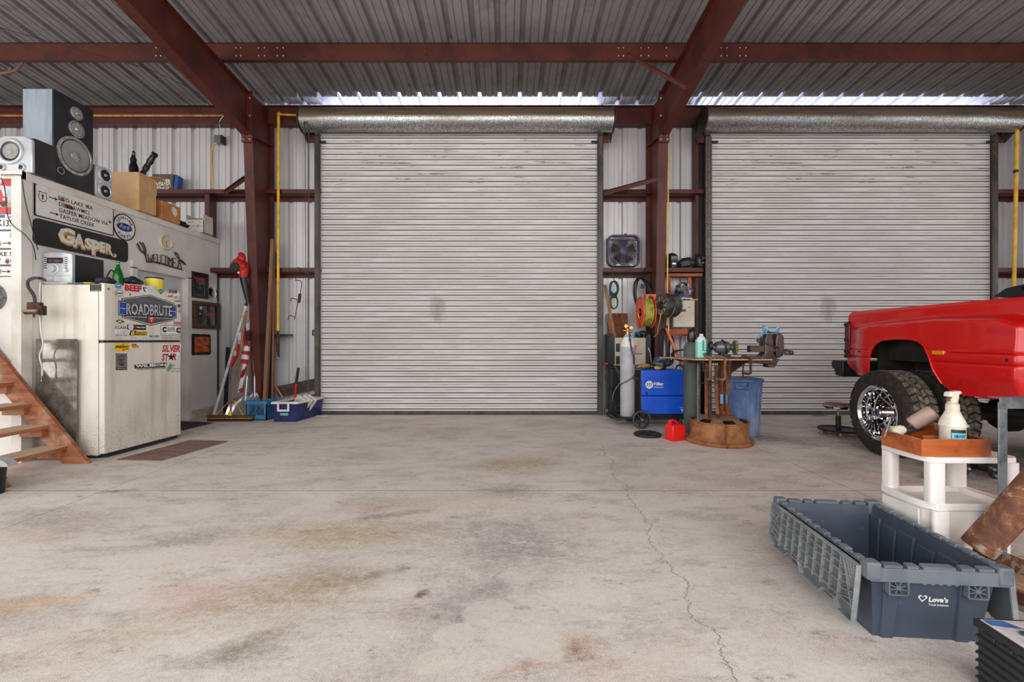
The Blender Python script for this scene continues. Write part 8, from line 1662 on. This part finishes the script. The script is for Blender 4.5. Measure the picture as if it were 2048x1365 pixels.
# ============================================================ white cart
cw_ = thing('plastic_cart', 'white plastic utility cart with open shelf and drawer base', 'cart', (1.945, 2.09, 0)); m_cw = mat('cart_white', (230, 224, 220), 0.4, c2=(216, 208, 200), ns=3, dirt=(170, 140, 116), ds=6, dlo=0.66, dhi=0.8)
CWd, CD = 0.42, 0.30
foot = [(0, 0.03), (0.03, 0.0), (CWd - 0.03, 0.0), (CWd, 0.03), (CWd, CD - 0.02), (CWd - 0.02, CD), (0.02, CD + 0.0), (0.0, CD - 0.02), (-0.012, CD * 0.6), (-0.012, CD * 0.35)]
inner = [(0.05 + (x / CWd) * (CWd - 0.10), 0.05 + (y / CD) * (CD - 0.09)) for x, y in foot]
b = mb(m_cw); b.prism(foot, (0, 0, 0.572), X_, Y_, Z_ * 0.028); b.build('top_shelf', parent=cw_, bevel=0.006, seg=3)
b = mb(m_cw); b.ringprism(foot, inner, (0, 0, 0.355), X_, Y_, Z_ * 0.032); b.prism(inner, (0, 0, 0.352), X_, Y_, Z_ * 0.006); b.build('lower_shelf', parent=cw_, bevel=0.004)
for x, y, w_, d_ in ((0.0, 0.0, 0.075, 0.05), (0.0, CD - 0.075, 0.055, 0.065), (CWd - 0.06, 0.0, 0.055, 0.055), (CWd - 0.085, CD - 0.06, 0.08, 0.05)):
    b = mb(m_cw); b.prism(rrect(w_, d_, 0.018, cx=x + w_ / 2 + 0.002, cy=y + d_ / 2 + 0.002), (0, 0, 0.386), X_, Y_, Z_ * 0.187); b.build('leg', parent=cw_)
b = mb(m_cw); b.prism([(0.015 + x * 0.93, 0.012 + y * 0.93) for x, y in foot], (0, 0, 0.03), X_, Y_, Z_ * 0.322); b.build('drawer_case', parent=cw_, bevel=0.004)
b = mb(m_cw); b.prism(rrect(0.078, 0.03, 0.014, cx=0.04, cy=0.0), (0, 0, 0.02), X_, Y_, Z_ * 0.335); b.box(-0.006, 0.005, 0.06, CD - 0.03, 0.24, 0.345); b.box(-0.004, 0.006, 0.07, CD - 0.04, 0.05, 0.225); b.build('corner_and_drawer_fronts', parent=cw_, bevel=0.003)
b = mb(m_dark)
for x in (0.05, CWd - 0.05):
    for y in (0.05, CD - 0.05): b.cyl((x, y - 0.01, 0.018), (x, y + 0.01, 0.018), 0.018, n=12)
b.build('casters', parent=cw_)
# wooden tray
TB = 0.602; m_tray = wood_mat('varnished_tray_wood', (196, 104, 48), (150, 70, 32), 0, 4, 0.35, dirt=(110, 56, 32)); m_trayend = wood_mat('tray_top_edge', (200, 172, 142), (170, 140, 112), 0, 5)
ty_o = thing('wooden_tray', 'orange brown wooden caddy tray on the white cart', 'tray', (1.915, 2.108, TB))
pp = [(0.0, 0.0), (0.32, -0.004), (0.33, 0.10), (0.30, 0.235), (0.008, 0.235)]
for (a, c), hgt in zip(zip(pp, pp[1:] + pp[:1]), (0.078, 0.078, 0.078, 0.085, 0.078)):
    A, C = Vector((a[0], a[1], 0)), Vector((c[0], c[1], 0)); b = mb(m_tray); dvec = (C - A).normalized(); N = Vector((-dvec.y, dvec.x, 0)) * 0.011
    b.add([A, C, C + N, A + N] + [p + Vector((0, 0, hgt)) for p in (A, C, C + N, A + N)], [(0, 3, 2, 1), (0, 1, 5, 4), (1, 2, 6, 5), (2, 3, 7, 6), (3, 0, 4, 7)]); b.mat(m_trayend); b.add([p + Vector((0, 0, hgt)) for p in (A, C, C + N, A + N)], [(0, 1, 2, 3)]); b.build('tray_side', parent=ty_o)
b = mb(m_tray); b.prism([(x * 0.98 + 0.003, y * 0.98 + 0.003) for x, y in pp], (0, 0, 0.001), X_, Y_, Z_ * 0.006); b.build('tray_bottom', parent=ty_o)
b = mb(m_tray); b.box(0.10, 0.30, 0.10, 0.109, 0.007, 0.075); b.build('divider', parent=ty_o)
b = mb(m_tray); zt_ = 0.135; b.ringprism(rrect(0.12, zt_ - 0.02, 0.03, 3, cx=0.20, cy=(zt_ + 0.02) / 2), rrect(0.06, 0.022, 0.010, 3, cx=0.20, cy=zt_ - 0.025), (0, 0.222, 0), X_, Z_, -Y_ * 0.010); b.build('grip_panel', parent=ty_o)
# spray bottle
sb = thing('spray_bottle', 'grimy white trigger spray bottle with a dark label in the wooden tray', 'bottle', (2.115, 2.165, TB + 0.008), 0.1); m_spray = mat('grimy_white_plastic', (222, 216, 204), 0.45, c2=(196, 184, 160), ns=10, dirt=(120, 96, 72), ds=18, dlo=0.62, dhi=0.75)
b = mb(m_spray); b.lathe([(0.0, 0), (0.044, 0.0), (0.048, 0.006), (0.048, 0.118), (0.052, 0.125), (0.046, 0.15), (0.03, 0.185), (0.025, 0.20), (0.027, 0.207), (0.025, 0.213), (0.026, 0.222), (0.022, 0.23), (0, 0.23)], n=32, sx=1.0); b.build('body', parent=sb)
b = mb(m_spray); b.lathe([(0.02, 0.228), (0.021, 0.25), (0.017, 0.256)], n=16); b.prism([(-0.034, 0.262), (-0.028, 0.285), (0.03, 0.29), (0.036, 0.278), (0.02, 0.272), (0.018, 0.245), (-0.012, 0.245), (-0.014, 0.262)], (0, -0.016, 0), X_, Z_, Y_ * 0.032); b.build('trigger_head', parent=sb, bevel=0.005)
b = mb(mat('rusty_residue', (120, 88, 70), 0.7)); b.prism([(-0.028, 0.245), (-0.018, 0.26), (-0.012, 0.255), (-0.02, 0.24)], (0, -0.008, 0), X_, Z_, Y_ * 0.016); b.build('trigger', parent=sb)
b = mb(m_black)
def wrap(b, z0, z1, a0, a1, r, m_):
    b.mat(m_); n_ = 10; vs = []
    for zz in (z0, z1):
        for k in range(n_ + 1): a = a0 + (a1 - a0) * k / n_; vs.append((r * math.cos(a), r * math.sin(a), zz))
    b.add(vs, [(k, k + 1, n_ + 2 + k, n_ + 1 + k) for k in range(n_)])
wrap(b, 0.022, 0.112, -2.55, -1.25, 0.0484, mat('label_dark', (48, 42, 42), 0.4)); wrap(b, 0.068, 0.096, -2.5, -1.3, 0.0488, mat('label_aqua', (110, 196, 206), 0.4)); wrap(b, 0.046, 0.062, -2.4, -1.4, 0.0488, Tl)
nn = Vector((math.cos(-1.9), math.sin(-1.9), 0)); uu = Vector((-nn.y, nn.x, 0)); b.mat(Bl); b.text('HEAVY', Vector((0, 0, 0.074)) + nn * 0.0495, uu, Z_, 0.02, 0, 0.04, fit=0.042, fith=0.016); b.mat(Wt); b.text('DEGREASER', Vector((0, 0, 0.048)) + nn * 0.0495, uu, Z_, 0.02, 0, 0.02, fit=0.036, fith=0.009)
b.text('READY TO USE', Vector((0, 0, 0.032)) + nn * 0.0492, uu, Z_, 0.02, 0, 0.0, fit=0.036, fith=0.005); b.build('label', parent=sb)
b = mb(mat('can_black', (40, 38, 40), 0.35, c2=(60, 56, 56), ns=30)); b.lathe([(0, 0), (0.03, 0), (0.032, 0.005), (0.034, 0.11), (0.036, 0.112), (0.036, 0.118), (0, 0.119)], n=24)
b.mat(m_spray); b.lathe([(0.0365, 0.112), (0.0365, 0.122), (0.0, 0.124)], n=24)
tag(b.build('paint_can', loc=(2.195, 2.215, TB + 0.008)), 'dark can with a pale lid behind the spray bottle', 'can')
b = mb(mat('mauve_foam', (176, 148, 140), 0.55, c2=(154, 126, 120))); p0 = Vector(at(1822, 850, 2.30)); p1 = Vector(at(1868, 824, 2.26)); dd_ = p1 - p0; b.tube([p0 - p0, dd_ * 0.08, dd_ * 0.95, dd_ * 1.0], [0.028, 0.034, 0.038, 0.032], 20)
tag(b.build('foam_roller', loc=tuple(p0)), 'mauve brown roller resting slanted in the tray left of the spray bottle', 'roller')
cl = thing('sandpaper_clip', 'off-white rag held in a black clip at the left corner of the tray', 'rag', (1.955, 2.30, TB + 0.05)); lump('rag_cloth', None, None, (0.01, 0, 0.0), 0.028, (1.5, 1, 0.9), mat('offwhite_rag', (206, 200, 176), 0.8, c2=(170, 160, 130), ns=30), 6, 0.3, parent=cl)
b = mb(m_black); b.bar((0.03, 0, 0.025), (0.12, -0.01, 0.045), 0.03, 0.02); b.build('clip', parent=cl, bevel=0.004)
b = mb(m_galv); b.cyl((-0.05, 0, 0.0), (-0.03, -0.01, 0.09), 0.006, n=8); b.cyl((-0.02, 0, 0.0), (-0.055, 0.0, 0.075), 0.005, n=8); b.build('pins', parent=cl)
b = mb(m_galv); b.bar((0, 0, 0.004), (0.11, 0.03, 0.03), 0.012, 0.008); b.cyl((0.1, 0.03, 0.03), (0.135, 0.035, 0.036), 0.012, n=8); tag(b.build('hand_tool', loc=(2.07, 2.24, TB + 0.055)), 'shiny small tool at the right back of the tray', 'tool')
# ============================================================ steel stand, rusty pipe and rail
m_zinc = mat('blotchy_zinc', (136, 144, 148), 0.4, m=0.5, c2=(104, 112, 116), ns=14, dirt=(90, 84, 76), ds=26, dlo=0.66, dhi=0.75)
sd = thing('steel_stand', 'grey angle-iron stand frame at the right edge of the picture', 'stand', (2.19, 2.03, 0)); b = mb(m_zinc); b.box(0, 0.038, 0, 0.004, 0.002, 0.86); b.box(0.034, 0.038, 0, 0.038, 0.002, 0.86); b.build('leg', parent=sd, bevel=0.001)
b = mb(m_zinc); b.box(0, 0.9, -0.004, 0.0, 0.835, 0.885); b.box(0, 0.9, -0.004, 0.05, 0.881, 0.885); b.build('top_rail', parent=sd, bevel=0.001)
b = mb(m_zinc); b.box(0.86, 0.9, 0, 0.04, 0.002, 0.86); b.build('leg', parent=sd, bevel=0.001)
t = NT('peeling_painted_steel'); v = t.mapping(); n = t.noise(t.mapping((1, 1, 1)), 6, 12, 0.75, 0.4); col = t.ramp(n, [(0.34, lin((62, 40, 30))), (0.46, lin((104, 64, 44))), (0.53, lin((134, 88, 62))), (0.545, lin((168, 140, 112))), (0.555, lin((146, 148, 144))), (0.72, lin((128, 138, 142)))]); t.base(col); t.set(rough=0.75); t.bump(n, 0.6, 0.004); m_peel = t.m
pr_ = thing('rusty_pipe', 'thick rusty pipe with peeling grey paint slanting up to the right', 'pipe', at(1955, 1098, 1.98)); p0 = Vector(pr_.location); d_ = Vector(at(2060, 985, 1.90)) - p0; d_ = d_ * 3.2
b = mb(m_peel); b.lathe([(0.052, 0.0), (0.06, 0.0), (0.061, 0.01), (0.061, d_.length)], (0, 0, 0), d_, 36); b.mat(m_black); b.lathe([(0.052, 0.004), (0, 0.004)], (0, 0, 0), d_, 24); b.build('pipe', parent=pr_)
cr_ = thing('channel_rail', 'dusty rusted channel rail on the floor behind the tote, carrying the pipe', 'rail', (2.06, 1.62, 0), math.radians(2)); m_dustr = rust_mat('dusty_rail', (158, 124, 96), (112, 78, 56), (186, 160, 134), 0.85, 0.1, 9)
b = mb(m_peel); b.box(-0.07, -0.062, -0.45, 0.45, 0.09, 0.17); b.box(0.07, 0.078, -0.45, 0.45, 0.16, 0.235); b.mat(m_dustr); b.box(-0.07, 0.078, -0.45, 0.45, 0.162, 0.17); b.build('channel', parent=cr_, bevel=0.002)
for y in (-0.35, 0.33):
    b = mb(m_rustdark); b.box(-0.05, 0.06, y - 0.04, y + 0.04, 0.002, 0.162); b.build('foot', parent=cr_)
b = mb(m_cw); b.prism(rrect(0.28, 0.2, 0.03), (0, 0, 0), X_, Y_, Z_ * 0.26); b.mat(m_black); b.box(-0.142, -0.139, -0.06, -0.04, 0.12, 0.17); tag(b.build('plastic_bin', loc=(2.53, 2.0, 0.002), bevel=0.01), 'white plastic bin at the right edge behind the pipe', 'bin')
b = mb(m_red); b.lathe([(0, 0), (0.06, 0.0), (0.055, 0.02), (0.03, 0.035), (0, 0.038)], n=24); tag(b.build('red_cap', loc=(2.22, 1.92, 0.16)), 'faded red round cap by the rail at the right edge', 'cap')
# ============================================================ battery in the corner
bt_ = thing('truck_battery', 'large black ribbed battery in the bottom right corner', 'battery', (1.53, 1.49, 0), math.radians(-5)); m_bat = mat('battery_black', (30, 34, 38), 0.4, c2=(42, 46, 50), ns=6, dirt=(110, 112, 110), ds=40, dlo=0.7, dhi=0.76)
bw_, bl_, bh_ = 0.18, 0.33, 0.235
b = mb(m_bat); b.box(0.005, bw_ - 0.005, -bl_ + 0.005, -0.005, 0.001, bh_ - 0.03)
for k in range(7): z = 0.012 + k * 0.027; b.box(0.0, bw_, -bl_, 0, z, z + 0.006); b.box(0.002, bw_ - 0.002, -bl_ + 0.002, -0.002, z + 0.006, z + 0.010)
b.build('case', parent=bt_)
b = mb(m_bat); b.box(-0.004, bw_ + 0.004, -bl_ - 0.004, 0.004, bh_ - 0.03, bh_ - 0.004)
for k in range(5): y = -0.05 - k * 0.055; b.box(-0.008, -0.003, y - 0.022, y + 0.018, bh_ - 0.042, bh_ - 0.026)
b.build('cover', parent=bt_, bevel=0.004)
b = mb(mat('battery_label', (212, 206, 206), 0.35, c2=(180, 170, 166), ns=12)); b.box(0.008, bw_ - 0.008, -bl_ + 0.01, -0.008, bh_ - 0.004, bh_ - 0.002); b.mat(mat('label_cyan', (52, 124, 168), 0.35, c2=(70, 70, 150), ns=14)); b.prism([(0.012, -0.012), (0.07, -0.012), (0.10, -0.055), (0.012, -0.04)], (0, 0, bh_ - 0.0019), X_, Y_, Z_ * 0.0006); b.build('top_label', parent=bt_)
for x, y in ((0.075, -0.085), (0.15, -0.06)):
    b = mb(m_galv if x < 0.1 else m_black); b.cyl((x, y, bh_ - 0.003), (x, y, bh_ + 0.018), 0.008, n=12); b.lathe([(0.018, bh_ - 0.002), (0.018, bh_ + 0.002), (0.008, bh_ + 0.003)], (x, y, 0), Z_, 16); b.build('terminal', parent=bt_)
